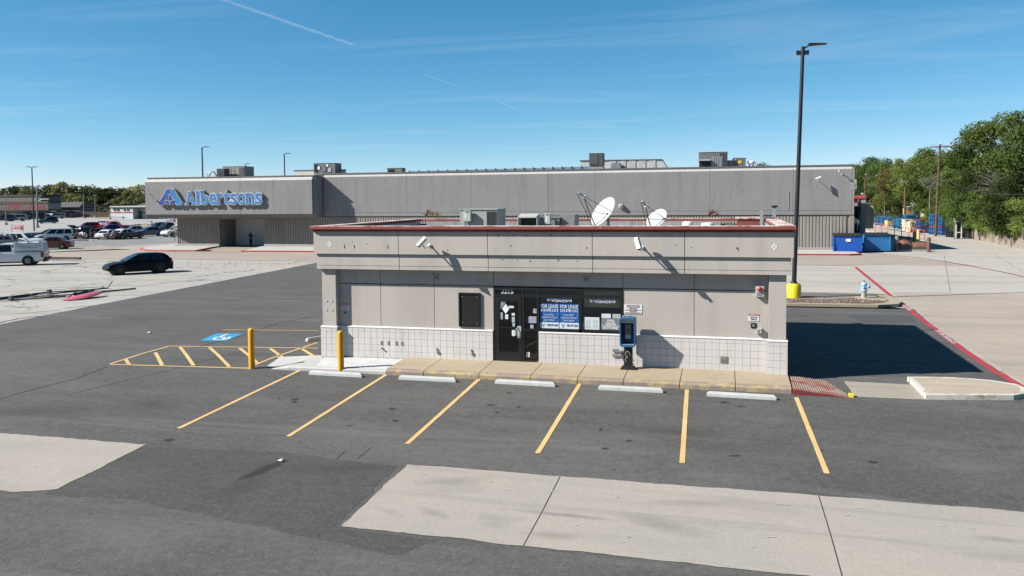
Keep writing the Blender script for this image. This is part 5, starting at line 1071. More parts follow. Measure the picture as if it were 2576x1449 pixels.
# glassy screen fence on the roof
SCR = M('screen_blue', (.20, .30, .40), .35, .1, 1, metal=.3); scf = empty('roof_screen', (-20, 96, 8.1), 'low blue-grey screen fence with posts along the store roof', 'fence')
us = [1030+k*24 for k in range(20)]
for u0, u1 in zip(us[:-1], us[1:]):
    k = (u0-1030)/456; vt = 431-12.5*k; a = wp(u0, vt, 96); b = wp(u1, vt-.6, 96)
    B('screen_panel', (a.x+.02, 96, 8.1, b.x-.02, 96.05, a.z), SCR, scf); B('post', (a.x-.06, 95.9, 8.1, a.x+.06, 95.999, a.z+.10), METALD, scf)
# ---- loading dock at the store's right flank
dk = empty('loading_dock', (14, 108, 0), 'grey loading dock annex with red roof trim behind the store corner', 'building')
def dp_(name, u0, v0, u1, v1, Y, d, m): a = wp(u0, v0, Y); b = wp(u1, v1, Y); return B(name, (a.x, Y, min(a.z, b.z), b.x, Y+d, max(a.z, b.z)), m, dk)
GREYW = M('dock_wall', (.30, .30, .31), .8, .08)
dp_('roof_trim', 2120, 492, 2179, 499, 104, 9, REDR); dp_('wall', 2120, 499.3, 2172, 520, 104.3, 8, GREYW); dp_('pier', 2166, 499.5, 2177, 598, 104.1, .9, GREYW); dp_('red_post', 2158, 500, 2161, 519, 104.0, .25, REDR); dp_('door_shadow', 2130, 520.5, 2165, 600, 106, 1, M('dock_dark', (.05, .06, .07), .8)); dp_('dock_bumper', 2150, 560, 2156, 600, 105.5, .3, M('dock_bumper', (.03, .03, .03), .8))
dp_('container', 2179, 513, 2197, 575, 112, 5, M('container_tan', (.30, .28, .21), .8, .1)); dp_('container_cap', 2178, 511, 2198, 513.4, 111.9, 5.2, M('container_cap', (.16, .15, .12), .8))
for k in range(8): dp_('door_slat', 2159, 522+k*6, 2166, 525+k*6, 105.8, .15, METALM)
# ================================================================== THE SERVICE YARD ON THE RIGHT
wallm = blockwall('block_wall', (.215, .18, .15))
rw = empty('retaining_wall', (29.5, 110, 0), 'tan block retaining wall with concrete cap along the service drive', 'wall')
wpts = [(27.9, 60), (28.2, 84), (28.9, 100), (29.9, 116), (31.0, 140), (32.6, 175), (33.8, 215)]
for (a, b) in zip(wpts[:-1], wpts[1:]):
    a = Vector(a); b = Vector(b); n = max(1, round((b-a).length/5.5)); ang = math.atan2((b-a).y, (b-a).x)
    for k in range(n):
        p0 = a.lerp(b, k/n); p1 = a.lerp(b, (k+1)/n); L = (p1-p0).length
        o = B('wall_panel', (.01, -.1, -.1, L-.01, .15, 2.15), wallm, None); o.location = (p0.x, p0.y, 0); o.rotation_euler = (0, 0, ang); o.parent = rw; o.matrix_parent_inverse = world_of(rw).inverted()
        o = B('pier', (-.16, -.16, -.1, .16, -.101, 2.2), M('wall_cap', (.30, .26, .22), .9, .15), None); o.location = (p0.x, p0.y, 0); o.rotation_euler = (0, 0, ang); o.parent = rw; o.matrix_parent_inverse = world_of(rw).inverted()
back = st(MB().add([(28.3, 40, .0), (70, 40, .0), (70, 230, 2.6), (34.2, 230, 2.0), (33, 175, 2.0), (31.3, 140, 2.0), (30.2, 116, 2.0), (29.1, 100, 2.0), (28.4, 84, 2.0)], [(0, 1, 2, 3, 4, 5, 6, 7, 8)]).build('bank', DIRT))
# dumpsters
def dumpster(q, w, d, h, m, lab, lidm, rz):
    p = empty('dumpster', q, lab, 'dumpster', 'blue dumpsters', rz)
    x = w/2
    MB().add([(-x, 0, .12), (x, 0, .12), (x, d, .12), (-x, d, .12), (-x, -.12, h-.15), (x, -.12, h-.15), (x, d, h), (-x, d, h)], [(0, 1, 5, 4), (1, 2, 6, 5), (2, 3, 7, 6), (3, 0, 4, 7), (0, 3, 2, 1)]).build('body', m, p, keep=False)
    MB().add([(-x-.05, -.2, h-.16), (x+.05, -.2, h-.16), (x+.05, d+.05, h+.02), (-x-.05, d+.05, h+.02), (-x-.05, -.2, h-.09), (x+.05, -.2, h-.09), (x+.05, d+.05, h+.09), (-x-.05, d+.05, h+.09)], [(0, 1, 5, 4), (1, 2, 6, 5), (2, 3, 7, 6), (3, 0, 4, 7), (4, 5, 6, 7), (3, 2, 1, 0)]).build('lid', lidm, p, keep=False)
    for k in range(7):
        xx = -x+.1+k*(w-.2)/6; MB().add([(xx-.04, -.2, h-.085), (xx+.04, -.2, h-.085), (xx+.04, d, h+.09), (xx-.04, d, h+.09), (xx-.03, -.2, h-.05), (xx+.03, -.2, h-.05), (xx+.03, d, h+.125), (xx-.03, d, h+.125)], [(0, 1, 5, 4), (1, 2, 6, 5), (2, 3, 7, 6), (3, 0, 4, 7), (4, 5, 6, 7)]).build('lid_rib', lidm, p, keep=False)
    for s_ in (-1, 1):
        MB().box(s_*(x+.12), .3, .62, s_*(x+.001), d-.4, .82).build('fork_pocket', m, p, keep=False); MB().box(s_*(x-.2)-.06, .1, 0, s_*(x-.2)+.06, .3, .119).build('caster', BLACK, p, keep=False)
        MB().box(s_*x-.05, -.16, .2, s_*x+.05, -.06, h-.17).build('corner_post', m, p, keep=False)
    MB().box(-x, -.10, .13, x, -.02, .22).build('lower_rail', m, p, keep=False)
    return p
DB1 = M('dumpster_blue', (.010, .09, .42), .5, .1, 2, dirt=(.04, .06, .12), dirt_amt=.5, dscale=2.5); DB2 = M('dumpster_teal', (.02, .17, .42), .55, .2, 2, dirt=(.10, .09, .08), dirt_amt=.5, dscale=2)
LIDM = M('dumpster_lid', (.018, .018, .019), .6, .3)
q = gp(2135, 636.5); d1 = dumpster((q.x-.12, q.y, .03), 2.45, 1.5, 1.72, DB1, 'bright blue dumpster with white label against the ribbed wall', LIDM, -.06)
MB().box(-.15, -.145, 1.05, .28, -.125, 1.32).build('label_plate', WHITEM, d1, keep=False)
q = gp(2203, 634.5); d2 = dumpster((q.x+.12, q.y, .03), 2.25, 1.5, 1.72, DB2, 'faded blue dumpster behind and right of the bright one', LIDM, .03)
def post(u, v, vt, r, m, lab, cap=None):
    q = gp(u, v); t = wp(u, vt, q.y); p = empty('yard_post', (q.x, q.y, 0), lab, 'post', 'posts around the loading yard'); MB().lathe([(r, -.05), (r, t.z-.1), (r*.8, t.z-.02), (r*.3, t.z)], (q.x, q.y, 0), 12).build('pipe', m, p, True)
    if cap: MB().lathe([(r+.005, t.z*.55), (r+.005, t.z-.02), (r*.4, t.z+.01)], (q.x, q.y, 0), 12).build('band', cap, p, True)
RPO = M('rusty_post', (.15, .075, .055), .85, .3, 3); YPO = M('faded_yellow_post', (.42, .33, .06), .7, .2, 3)
post(2256, 634, 594, .17, RPO, 'rusty grey-topped post right of the dumpsters', M('grey_post', (.24, .21, .20), .8)); post(2336, 635, 597, .17, RPO, 'rusty brown post in the sun by the scrap bin'); post(2300, 614, 583, .17, YPO, 'dull yellow post in the shade behind the scrap bin'); post(2310, 605, 577, .16, M('pale_yellow_post', (.62, .50, .20), .7, .15), 'pale yellow sunlit post near the pallets'); post(2176, 606, 588, .16, YPO, 'short yellow post in shade behind the faded dumpster')
q = gp(2296, 633.5); p = empty('scrap_bin', (q.x, q.y, 0), 'rusty curved steel flaps on a low concrete base between two posts', 'scrap bin')
B('base', (q.x-1.45, q.y, 0, q.x+1.35, q.y+1.4, .22), PLN, p); B('frame', (q.x-1.4, q.y+.05, .221, q.x+1.3, q.y+1.35, .42), M('bin_dark', (.05, .035, .03), .9), p)
for k in range(12): B('tooth', (q.x-1.35+k*.22, q.y+.02, .30, q.x-1.25+k*.22, q.y+.049, .42), METALM, p)
def curved(x0, x1, bulge):
    n = 8; m = MB(); vs = []
    for i in range(n+1):
        t = i/n; x_ = x0+(x1-x0)*t; z_ = .44+bulge*math.sin(t*math.pi); vs += [(x_, q.y+.0, z_), (x_+.05, q.y+.9, z_+.42), (x_+.05, q.y+.95, z_+.37), (x_, q.y+.05, z_-.05)]
    fs = []
    for i in range(n):
        for k in range(4): fs.append((4*i+k, 4*i+(k+1) % 4, 4*i+4+(k+1) % 4, 4*i+4+k))
    return m.add(vs, fs+[(0, 1, 2, 3), (4*n+3, 4*n+2, 4*n+1, 4*n)])
curved(q.x-1.3, q.x-.02, .28).build('flap', RUST, p, True); curved(q.x+.06, q.x+1.3, .05).build('flap', RUST, p, True)
# ramp wall and red railing down to the dock
rp = [gp(2178, 606), gp(2250, 598), gp(2330, 607)]
rl = empty('dock_railing', (22, 118, 0), 'red pipe railing along the dock ramp', 'railing'); ra = Vector((16.6, 122, 1.25)); rb = Vector((23.3, 105, .62))
ra = gp(2172, 588); rb = gp(2325, 606)
def rpt(t): return Vector((ra.x+(rb.x-ra.x)*t, ra.y+(rb.y-ra.y)*t, .6-.5*t))
RW = rw
dwm = MB(); a = rpt(-.05); b = rpt(1.02); nrm = Vector((-(b-a).y, (b-a).x, 0)).normalized()*.15
dwm.add([(a.x-nrm.x, a.y-nrm.y, -.1), (b.x-nrm.x, b.y-nrm.y, -.1), (b.x+nrm.x, b.y+nrm.y, -.1), (a.x+nrm.x, a.y+nrm.y, -.1), (a.x-nrm.x, a.y-nrm.y, .62), (b.x-nrm.x, b.y-nrm.y, .1), (b.x+nrm.x, b.y+nrm.y, .1), (a.x+nrm.x, a.y+nrm.y, .62)], [(0, 1, 5, 4), (1, 2, 6, 5), (2, 3, 7, 6), (3, 0, 4, 7), (4, 5, 6, 7)])
o = dwm.build('ramp_wall', PLN); tag(o, 'low sloping concrete wall under the red railing', 'wall')
for k in range(10): t = k/9; MB().cyl(rpt(t), rpt(t)+Vector((0, 0, 1.15)), .045, .045, 6).build('post', REDR, rl)
for h in (1.15, .62): MB().tube([rpt(0)+Vector((0, 0, h)), rpt(.5)+Vector((0, 0, h)), rpt(1)+Vector((0, 0, h))], .04, 6).build('rail', REDR, rl)
# pallets: one mesh, many pallets
def pallet_mesh(m):
    b = MB()
    for k in range(6): b.box(-.6+k*.21, -.5, .115, -.45+k*.21, .5, .14)
    for y in (-.5, -.06, .38): b.box(-.6, y, .03, .6, y+.12, .114)
    for y in (-.5, -.06, .38): b.box(-.6, y, 0, .6, y+.12, .029)
    return b.mesh('pallet', m)
PB = [pallet_mesh(M('pallet_blue', (.012, .095, .28), .8, .25, 2)), pallet_mesh(M('pallet_sky', (.035, .17, .30), .8, .25, 2)), pallet_mesh(M('pallet_red', (.28, .035, .04), .8, .2, 2)), pallet_mesh(M('pallet_black', (.025, .025, .027), .8, .3, 2))]
def stack(u, v, n, lab, cols, dy=0, sc_=1.0, z0=0):
    q = gp(u, v); r = random.Random(int(u*7+v))
    for k in range(n):
        o = inst('pallet', PB[cols[k % len(cols)]], (q.x+r.uniform(-.05, .05), q.y+dy+r.uniform(-.05, .05), z0+.02+k*.142*sc_), None, .25+r.uniform(-.04, .04), sc=(sc_, sc_, sc_)); tag(o, lab, 'pallet', 'stacked pallets in the service yard')
stack(2356, 590, 16, 'blue wooden pallet in the tall stack just right of the utility pole', [0, 0, 1, 0, 0, 1, 2, 0, 1, 1], sc_=1.25)
stack(2376, 592, 16, 'blue pallet in the tall stack between the utility pole stack and black crates', [0, 0, 1, 0, 0, 0, 2, 0, 0, 1], sc_=1.25)
stack(2322, 586, 11, 'blue or red pallet in the stack left of the utility pole', [0, 0, 2, 0, 0, 2, 0, 0], sc_=1.25)
stack(2400, 597, 11, 'black plastic pallet in the stack beside the white cabinet', [3], sc_=1.25)
stack(2286, 576, 13, 'pale blue pallet in the stack behind the bales', [1, 1, 0, 1], sc_=1.25)
stack(2262, 574, 9, 'pale blue pallet in the low stack left of the bales', [1, 1, 0], sc_=1.25)
stack(2240, 569, 8, 'blue pallet in the far stack near the cartons', [0, 1], sc_=1.3)
stack(2196, 563, 13, 'blue pallet in the shaded stack beside the dock', [1, 0, 1, 1, 0], sc_=1.35)
stack(2214, 566, 11, 'blue pallet in the stack beside the leftmost carton', [0, 1, 1], sc_=1.3)
stack(2228, 568, 9, 'blue pallet in the low stack between the dock and far cartons', [1, 0], sc_=1.3)
stack(2252, 570, 9, 'blue pallet in the stack under the tall flapped carton', [0, 0, 1], sc_=1.3)
stack(2272, 577, 10, 'pale blue pallet in the front stack left of the upright bale', [1, 0, 1], sc_=1.25)
stack(2306, 574, 13, 'blue pallet in the back stack behind the middle carton', [0, 1, 0], sc_=1.25)
# cartons and bales
CARD = M('cardboard', (.50, .36, .20), .85, .12, 2); CARDD = M('cardboard_print', (.40, .12, .05), .85)
def carton(u, v, w, d, h, lab, z0=0, flap=True, rz=.2):
    q = gp(u, v); p = empty('cardboard_bin', (q.x, q.y, z0), lab, 'carton', 'cardboard bins in the yard', rz); m = MB(); t = .04
    for dd in ((-w/2, -d/2, 0, w/2, -d/2+t, h), (-w/2, d/2-t, 0, w/2, d/2, h), (-w/2, -d/2+t, 0, -w/2+t, d/2-t, h), (w/2-t, -d/2+t, 0, w/2, d/2-t, h)): m.box(*dd)
    m.box(-w/2+t, -d/2+t, .0, w/2-t, d/2-t, .05); m.build('box', CARD, p, keep=False)
    if flap: MB().add([(-w/2, -d/2, h), (w/2, -d/2, h), (w/2-.2, -d/2-.05, h+.28), (-w/2+.1, -d/2-.1, h+.18)], [(0, 1, 2, 3)]).build('flap', CARD, p, keep=False)
    MB().box(-.15, -d/2-.01, h*.45, .15, -d/2-.002, h*.75).build('print', CARDD, p, keep=False)
carton(2331, 577, 1.4, 1.3, 1.35, 'cardboard bin on pallets left of the utility pole', z0=1.9); carton(2350, 576, 1.3, 1.3, 1.2, 'cardboard bin on pallets behind the utility pole', z0=2.0, flap=False); carton(2286, 572, 1.5, 1.3, 1.25, 'cardboard bin on the stack in the middle of the yard', z0=2.0, flap=False)
carton(2258, 563, 1.5, 1.4, 1.6, 'tall cardboard bin with a raised flap near the far wall', z0=1.2); carton(2270, 563, 1.4, 1.4, 1.3, 'cardboard bin just right of the tall flapped one', z0=1.0); carton(2214, 556, 1.5, 1.4, 1.5, 'leftmost cardboard bin near the dock', z0=.6); carton(2232, 556, 1.7, 1.5, 1.6, 'second cardboard bin from the dock', z0=.7); carton(2250, 553, 2.2, 1.5, 1.4, 'wide cardboard bin in the back row of the yard', z0=.8, flap=False); carton(2240, 572, 1.5, 1.3, 1.0, 'low sagging carton in front of the far pallets', z0=.2)
def bale(u, v, w, h, lab, seed):
    q = gp(u, v); r = random.Random(seed); p = empty('cardboard_bale', (q.x, q.y, 0), lab, 'bale', 'cardboard bales', .3); m = MB(); bmx = bmesh.new(); bmesh.ops.create_cube(bmx, size=1); bmesh.ops.subdivide_edges(bmx, edges=bmx.edges[:], cuts=5, use_grid_fill=True)
    for v_ in bmx.verts: v_.co = Vector((v_.co.x*w, v_.co.y*1.1, (v_.co.z+.5)*h)) + Vector((r.uniform(-.09, .09), r.uniform(-.09, .09), r.uniform(-.06, .06) if v_.co.z > -.4 else 0))
    me = bpy.data.meshes.new('bale'); bmx.to_mesh(me); bmx.free(); me.materials.append(M('bale_card', (.48, .40, .29), .9, .35, 4)); put(bpy.data.objects.new('bale', me), p, keep=False)
    for xx in (-w*.3, 0, w*.3): MB().box(xx-.03, -.68, .1, xx+.03, -.60, h).build('strap', RUST, p, keep=False)
bale(2299, 584, 1.7, 1.6, 'crushed cardboard bale right of the pale yellow post', 1); bale(2283, 580, 1.3, 1.7, 'upright cardboard bale left of the larger bale', 2)
# white cabinet
q = gp(2411, 601); p = empty('white_cabinet', (q.x, q.y, 0), 'tall white metal cabinet with open frame front by the block wall', 'cabinet'); CW = M('cabinet_white', (.60, .62, .62), .5, .08)
B('base', (q.x-.4, q.y-.3, 0, q.x+.9, q.y+.9, .08), METALD, p); B('header', (q.x-.38, q.y-.25, 2.05, q.x+.32, q.y+.8, 2.75), CW, p); B('back', (q.x-.36, q.y+.7, .081, q.x+.30, q.y+.78, 2.049), METALM, p)
for dd in ((-.38, -.25, -.28, -.15), (.22, -.25, .32, -.15), (.22, .70, .32, .80)): B('frame_post', (q.x+dd[0], q.y+dd[1], .081, q.x+dd[2], q.y+dd[3], 2.049), CW, p)
B('cross_bar', (q.x-.279, q.y-.24, .75, q.x+.219, q.y-.16, .87), CW, p); B('lettering_panel', (q.x-.2, q.y-.26, 2.3, q.x-.05, q.y-.251, 2.55), METALD, p)
for k in range(6): B('shelf', (q.x-.27, q.y-.14, .3+k*.29, q.x+.21, q.y+.69, .33+k*.29), BLACK, p)
p = empty('wire_cage', (q.x+1.3, q.y+.5, 0), 'grey wire cage beside the white cabinet', 'cage')
for k in range(7): B('bar', (q.x+.95+k*.16, q.y+.3, .1, q.x+.98+k*.16, q.y+.33, 1.9), METALM, p)
for z in (.1, .7, 1.3, 1.9): B('bar', (q.x+.95, q.y+.335, z, q.x+1.95, q.y+.36, z+.04), METALM, p)
B('panel', (q.x+.95, q.y+.9, .1, q.x+1.95, q.y+.92, 1.9), METALG, p)
# utility poles and wires
def upole(u, vb, vt, Y, lab, arm=True, r=.17, cw_=2.6, rz=0, ut=None):
    b = wp(u, vb, Y); t = wp(ut or u, vt, Y); b.z = 0 if Y < 160 else b.z; b.z = min(b.z, 0.5)
    p = empty('utility_pole', (b.x, Y, b.z), lab, 'utility pole', 'wooden utility poles'); MB().cyl((b.x, Y, b.z-.5), t, r, r*.72, 10).build('pole', WOODP, p, True)
    if arm:
        c = Vector((t.x, t.y-.15, t.z-.35)); MB().box(c.x-cw_/2, c.y-.05, c.z-.06, c.x+cw_/2, c.y+.05, c.z+.07).build('crossarm', WOODP, p)
        for s_ in (-.95, -.0, .95):
            if s_ == 0: continue
            MB().lathe([(.05, c.z+.071), (.05, c.z+.13), (.09, c.z+.15), (.07, c.z+.24), (.03, c.z+.26)], (c.x+s_*cw_/2, c.y, 0), 8).build('insulator', WHITE, p, True); MB().tube([(c.x+s_*.55, c.y, c.z-.06), (t.x, t.y-.12, c.z-.62)], .03, 4).build('brace', METALM, p)
        MB().lathe([(.05, t.z), (.08, t.z+.06), (.06, t.z+.2)], (t.x+.1, t.y, 0), 8).build('insulator', WHITE, p, True)
    return p, t
p1, t1 = upole(2353, 584, 363, 120, 'tall brown utility pole with crossarm among the pallets', ut=2365)
p2, t2 = upole(2276, 560, 408, 147, 'utility pole with crossarm farther back near the trees', cw_=3.6, ut=2278, r=.2)
p3, t3 = upole(2177, 530, 440, 168, 'farthest utility pole behind the dock roof', cw_=4, r=.2)
MB().lathe([(.25, t2.z-3.6), (.27, t2.z-2.6), (.1, t2.z-2.5)], (t2.x-.4, t2.y-.2, 0), 10).build('transformer', METALM, p2, True)
WIRE = M('wire_black', (.02, .02, .022), .6)
def wire(a, b, sag, r, lab):
    a = Vector(a); b = Vector(b); pts = [a.lerp(b, k/14)-Vector((0, 0, sag*4*(k/14)*(1-k/14))) for k in range(15)]
    o = MB().tube(pts, r, 5).build('overhead_wire', WIRE); tag(o, lab, 'wire', 'overhead wires in the yard')
fr = Vector((46, 62, 0))
wire((t1.x, t1.y, 7.9), wp(2610, 486, 76), .9, .045, 'thick black cable sagging from the tall pole to the right'); wire((t1.x, t1.y, 7.9), (t2.x, t2.y, 8.3), .9, .05, 'thick black cable between the tall pole and the next pole'); wire((t2.x, t2.y, 8.3), (6, 150, 6.5), 1.6, .05, 'black cable dropping from the second pole towards the store')
for k, s_ in enumerate((-1.2, .1, 1.2)):
    nm = ('left', 'middle', 'right')[k]
    wire((t1.x+s_, t1.y, t1.z-.05), wp(2610, 350+9*k, 74+k), .35, .016, f'thin wire from the {nm} insulator of the tall pole to the right'); wire((t1.x+s_, t1.y, t1.z-.05), (t2.x+s_*1.3, t2.y, t2.z-.05), .5, .022, f'thin wire between the {nm} insulators of the two nearer poles'); wire((t2.x+s_*1.3, t2.y, t2.z-.05), (t3.x+s_*1.5, t3.y, t3.z-.05), .7, .025, f'thin wire between the {nm} insulators of the two farther poles')
q = wp(2296, 513, 150); p = empty('satellite_dish', (q.x, 150, 0), 'small white dish on a dark hut among the yard trees', 'satellite dish'); MB().lathe([(.05, 0), (.22, -.06), (.38, -.16)], (q.x, 150, q.z), 16, 'y').build('reflector', DISHM, p, True); MB().cyl((q.x, 150.2, 0), (q.x, 150.2, q.z), .07, .07, 6).build('mast', METALM, p); B('arm', (q.x-1.2, 150, q.z-.5, q.x-.2, 150.1, q.z-.4), WHITE, p)
# ================================================================== TREES
LG = [leafmat('leaf_mid', (.056, .085, .023), (.078, .115, .032), (.108, .145, .046)), leafmat('leaf_bright', (.105, .155, .038), (.135, .185, .05), (.175, .22, .075)), leafmat('leaf_dark', (.030, .045, .017), (.045, .062, .022), (.06, .077, .03)), leafmat('leaf_olive', (.10, .10, .03), (.125, .112, .034), (.16, .13, .038)), leafmat('leaf_far', (.080, .088, .048), (.10, .105, .054), (.122, .122, .066), .25), leafmat('leaf_far_bright', (.118, .132, .053), (.138, .155, .06), (.16, .172, .072), .25)]
BARK = M('bark', (.10, .08, .06), .95, .3, 2); GREYB = M('grey_twig', (.17, .15, .135), .95, .2, 2)
def crown_mesh(seed, nl, leaf, lobes, mat, flat=.85, spread=.74, low=-.75):
    r = random.Random(seed); vs = []; fs = []; cs = []
    for i in range(lobes):
        a = r.uniform(0, 6.283); u = r.uniform(low, 1); rad = math.sqrt(max(0, 1-u*u*.9))*r.uniform(.45, 1)*spread
        cs.append((Vector((math.cos(a)*rad, math.sin(a)*rad, u*flat*.72)), r.uniform(.11, .29)))
    for k in range(nl):
        c, rad = cs[int(r.random()*lobes)]
        d = Vector((r.gauss(0, 1), r.gauss(0, 1), r.gauss(0, 1))).normalized(); q = c+d*rad*(.55+.5*r.random()**.6); q.z = c.z+(q.z-c.z)*.8
        n = (d*.8+Vector((r.gauss(0, .5), r.gauss(0, .5), .35+r.gauss(0, .4)))).normalized(); x = n.orthogonal().normalized(); x.rotate(Matrix.Rotation(r.uniform(0, 6.28), 3, n)); y = n.cross(x)
        s_ = leaf*r.uniform(.6, 1.35); i0 = len(vs); vs += [q-x*s_, q+y*s_*.55-n*s_*.2, q+x*s_, q-y*s_*.55-n*s_*.1]; fs.append((i0, i0+1, i0+2, i0+3))
    me = bpy.data.meshes.new('crown'); me.from_pydata([tuple(v) for v in vs], [], fs); me.update(); me.materials.append(mat); return me
def trunk_mesh(seed, h=1.0, mat=BARK):        # unit trunk from z=-1 to ~.5, limbs into the crown
    r = random.Random(seed); m = MB(); m.tube([(0, 0, -1.7), (.02, .01, -1.0), (.0, .03, -.5), (.03, 0, 0)], .055, 7, .03)
    for i in range(8):
        a = i*.9+r.uniform(0, .5); z = r.uniform(-.8, .0); e = Vector((math.cos(a)*.55, math.sin(a)*.55, z+r.uniform(.4, .75))); s_ = Vector((.01, .01, z)); mid = s_.lerp(e, .5)+Vector((0, 0, .06)); m.tube([s_, mid, e], .025, 5, .006)
        for k in range(2): f = mid.lerp(e, .4+.3*k); m.tube([f, f+Vector((r.uniform(-.2, .2), r.uniform(-.2, .2), r.uniform(.1, .25)))], .009, 4, .003)
    return m.mesh('trunk', mat, True)
near_c = {0: [crown_mesh(11, 13000, .0235, 48, LG[0]), crown_mesh(12, 13000, .0235, 56, LG[0])], 1: [crown_mesh(13, 13000, .0235, 48, LG[1]), crown_mesh(14, 13000, .0235, 56, LG[1])], 2: [crown_mesh(15, 12000, .0235, 46, LG[2])], 3: [crown_mesh(16, 12000, .0235, 46, LG[3])]}
far_c = {0: [crown_mesh(21+i, 3600, .052, 20+3*i, LG[4]) for i in range(3)], 1: [crown_mesh(31+i, 3600, .052, 20+3*i, LG[5]) for i in range(2)], 2: [crown_mesh(41, 3600, .052, 22, LG[2])]}
tr = [trunk_mesh(1), trunk_mesh(2), trunk_mesh(3)]
def tree(name, x, y, h, rad, kind, lab, grp, bank, z0=0, vr=None, rz=None, i=0):
    p = empty(name, (x, y, z0), lab, 'tree' if 'shrub' not in name else 'shrub', grp); vr = vr or rad*.8; cz = h-vr*1.12
    me = bank[kind][i % len(bank[kind])]; o = bpy.data.objects.new('crown', me); o.location = (0, 0, cz); o.scale = (rad*1.25, rad*1.25, vr*1.25); o.rotation_euler = (0, 0, i*1.7 if rz is None else rz); put(o, p, keep=False)
    o = bpy.data.objects.new('trunk', tr[i % 3]); o.location = (0, 0, cz); o.scale = (rad*1.1, rad*1.1, max(vr, cz/1.6)); o.rotation_euler = (0, 0, i*.9); put(o, p, keep=False); return p
RG = 'trees along the service yard'
def rt(u, vtop, Y, rad, kind, lab, vr=None, i=0):
    t = wp(u, vtop, Y); tree('yard_tree', t.x, Y, t.z, rad, kind, lab, RG, near_c, 1.9 if t.x > 29 else 0, vr, i=i)
for k, a in enumerate([(2530, 304, 112, 5.3, 0, 'tallest dark green tree at the right edge', 4.8), (2465, 345, 116, 3.6, 0, 'tall tree left of the tallest one, behind the wires', 4.2), (2600, 345, 100, 5.0, 0, 'leafy tree cut by the right edge of the picture', 5.0), (2555, 420, 96, 3.6, 2, 'dark shaded tree under the tallest one at right edge', 4.0), (2480, 432, 112, 4.2, 2, 'dark shaded tree in the hollow behind the bare twigs', 4.0),
      (2400, 388, 138, 4.6, 1, 'bright green tree right of the tall utility pole', 4.2), (2340, 392, 142, 4.4, 0, 'green tree directly behind the tall utility pole', 4.2), (2300, 402, 150, 4.4, 1, 'light green tree left of the tall utility pole', 4.2), (2262, 426, 160, 4.2, 3, 'yellowing olive tree beside the second utility pole', 4.4), (2232, 404, 172, 3.6, 1, 'slim light green tree with open crown left of second pole', 4.8), (2196, 408, 186, 4.4, 0, 'green tree just right of the store corner', 5.0), (2165, 400, 196, 4.2, 0, 'tree partly hidden by the store right corner', 5.4), (2130, 402, 215, 5.0, 3, 'olive tree top showing above the store roof corner', 4.2), (1920, 405, 225, 4.6, 2, 'dark tree top peeping over the store roof by white vent', 4.0),
      (2200, 470, 178, 4.2, 2, 'dark low tree behind the dock and pallets', 4.2), (2250, 480, 166, 4.4, 0, 'low green tree above the far cartons', 4.0), (2300, 478, 156, 4.2, 2, 'dark low tree behind the middle of the pallets', 4.2), (2350, 465, 146, 4.2, 0, 'mid green low tree behind the tall pallet stacks', 4.2), (2395, 480, 134, 4.0, 0, 'low green tree behind the black pallets', 4.0), (2450, 455, 124, 4.0, 0, 'green tree behind the white cabinet', 4.2), (2225, 440, 182, 4.4, 2, 'dark tree filling the gap behind the second utility pole', 4.6), (2320, 440, 152, 4.4, 0, 'broad green tree between the two nearer utility poles', 4.4), (2420, 430, 130, 4.2, 1, 'bright tree below the wires right of the tall pole', 4.2)]):
    rt(a[0], a[1], a[2], a[3], a[4], a[5], a[6], k)
for k, (u, vt, Y, rad) in enumerate([(2410, 508, 119, 2.6), (2450, 488, 113, 2.9), (2495, 478, 107, 3.0), (2540, 476, 101, 3.0), (2580, 470, 96, 3.0), (2430, 530, 117, 2.3), (2475, 520, 109, 2.5), (2515, 522, 103, 2.5), (2560, 520, 97, 2.5), (2375, 520, 128, 2.6), (2610, 500, 92, 3.0), (2440, 548, 115, 1.9), (2490, 552, 107, 1.9), (2535, 552, 100, 1.9), (2585, 550, 94, 2.0)]):
    t = wp(u, vt, Y); ws = ('the black pallets', 'the white cabinet', 'the middle of the block wall', 'the nearer wall', 'the right edge', 'the wire cage, lower down', 'the wall beyond the cabinet, lower down', 'the middle of the wall, lower down', 'the nearest wall, lower down', 'the tall pallet stacks', 'the frame edge', 'the cabinet, lowest', 'the far middle, lowest', 'the near middle, lowest', 'the near end, lowest')[k]
    tree('wall_shrub', t.x, Y, t.z, rad, 1, f'bright green shrub spilling over the wall at {ws}', 'shrubs along the block wall', near_c, 1.0, rad*.85, i=k)
# bare grey branches
def bare(u, v, Y, s_, lab, seed, n=60):
    c = wp(u, v, Y); r = random.Random(seed); m = MB(); p = empty('bare_tree', (c.x, Y, 1.5), lab, 'tree', 'leafless trees')
    root = Vector((c.x, Y, 1.5)); m.tube([root, root.lerp(c, .5), c-Vector((0, 0, s_*.5))], .10, 5, .06)
    for k in range(n):
        a = r.uniform(0, 6.28); st_ = c-Vector((0, 0, s_*r.uniform(.1, .6))); e = st_+Vector((math.cos(a)*s_*r.uniform(.4, 1), math.sin(a)*s_*.6, s_*r.uniform(.1, .9))); mid = st_.lerp(e, .5)+Vector((r.uniform(-.2, .2), r.uniform(-.2, .2), r.uniform(0, .3))); m.tube([st_, mid, e], .035, 4, .01)
    m.build('branches', GREYB, p)
bare(2518, 455, 100, 3.0, 'tangle of bare grey twigs below the tallest tree', 3, 110); bare(2340, 455, 128, 2.4, 'bare pale branches behind the tall utility pole', 4, 40); bare(2226, 470, 160, 2.6, 'bare curved branches left of the second utility pole', 5, 26)
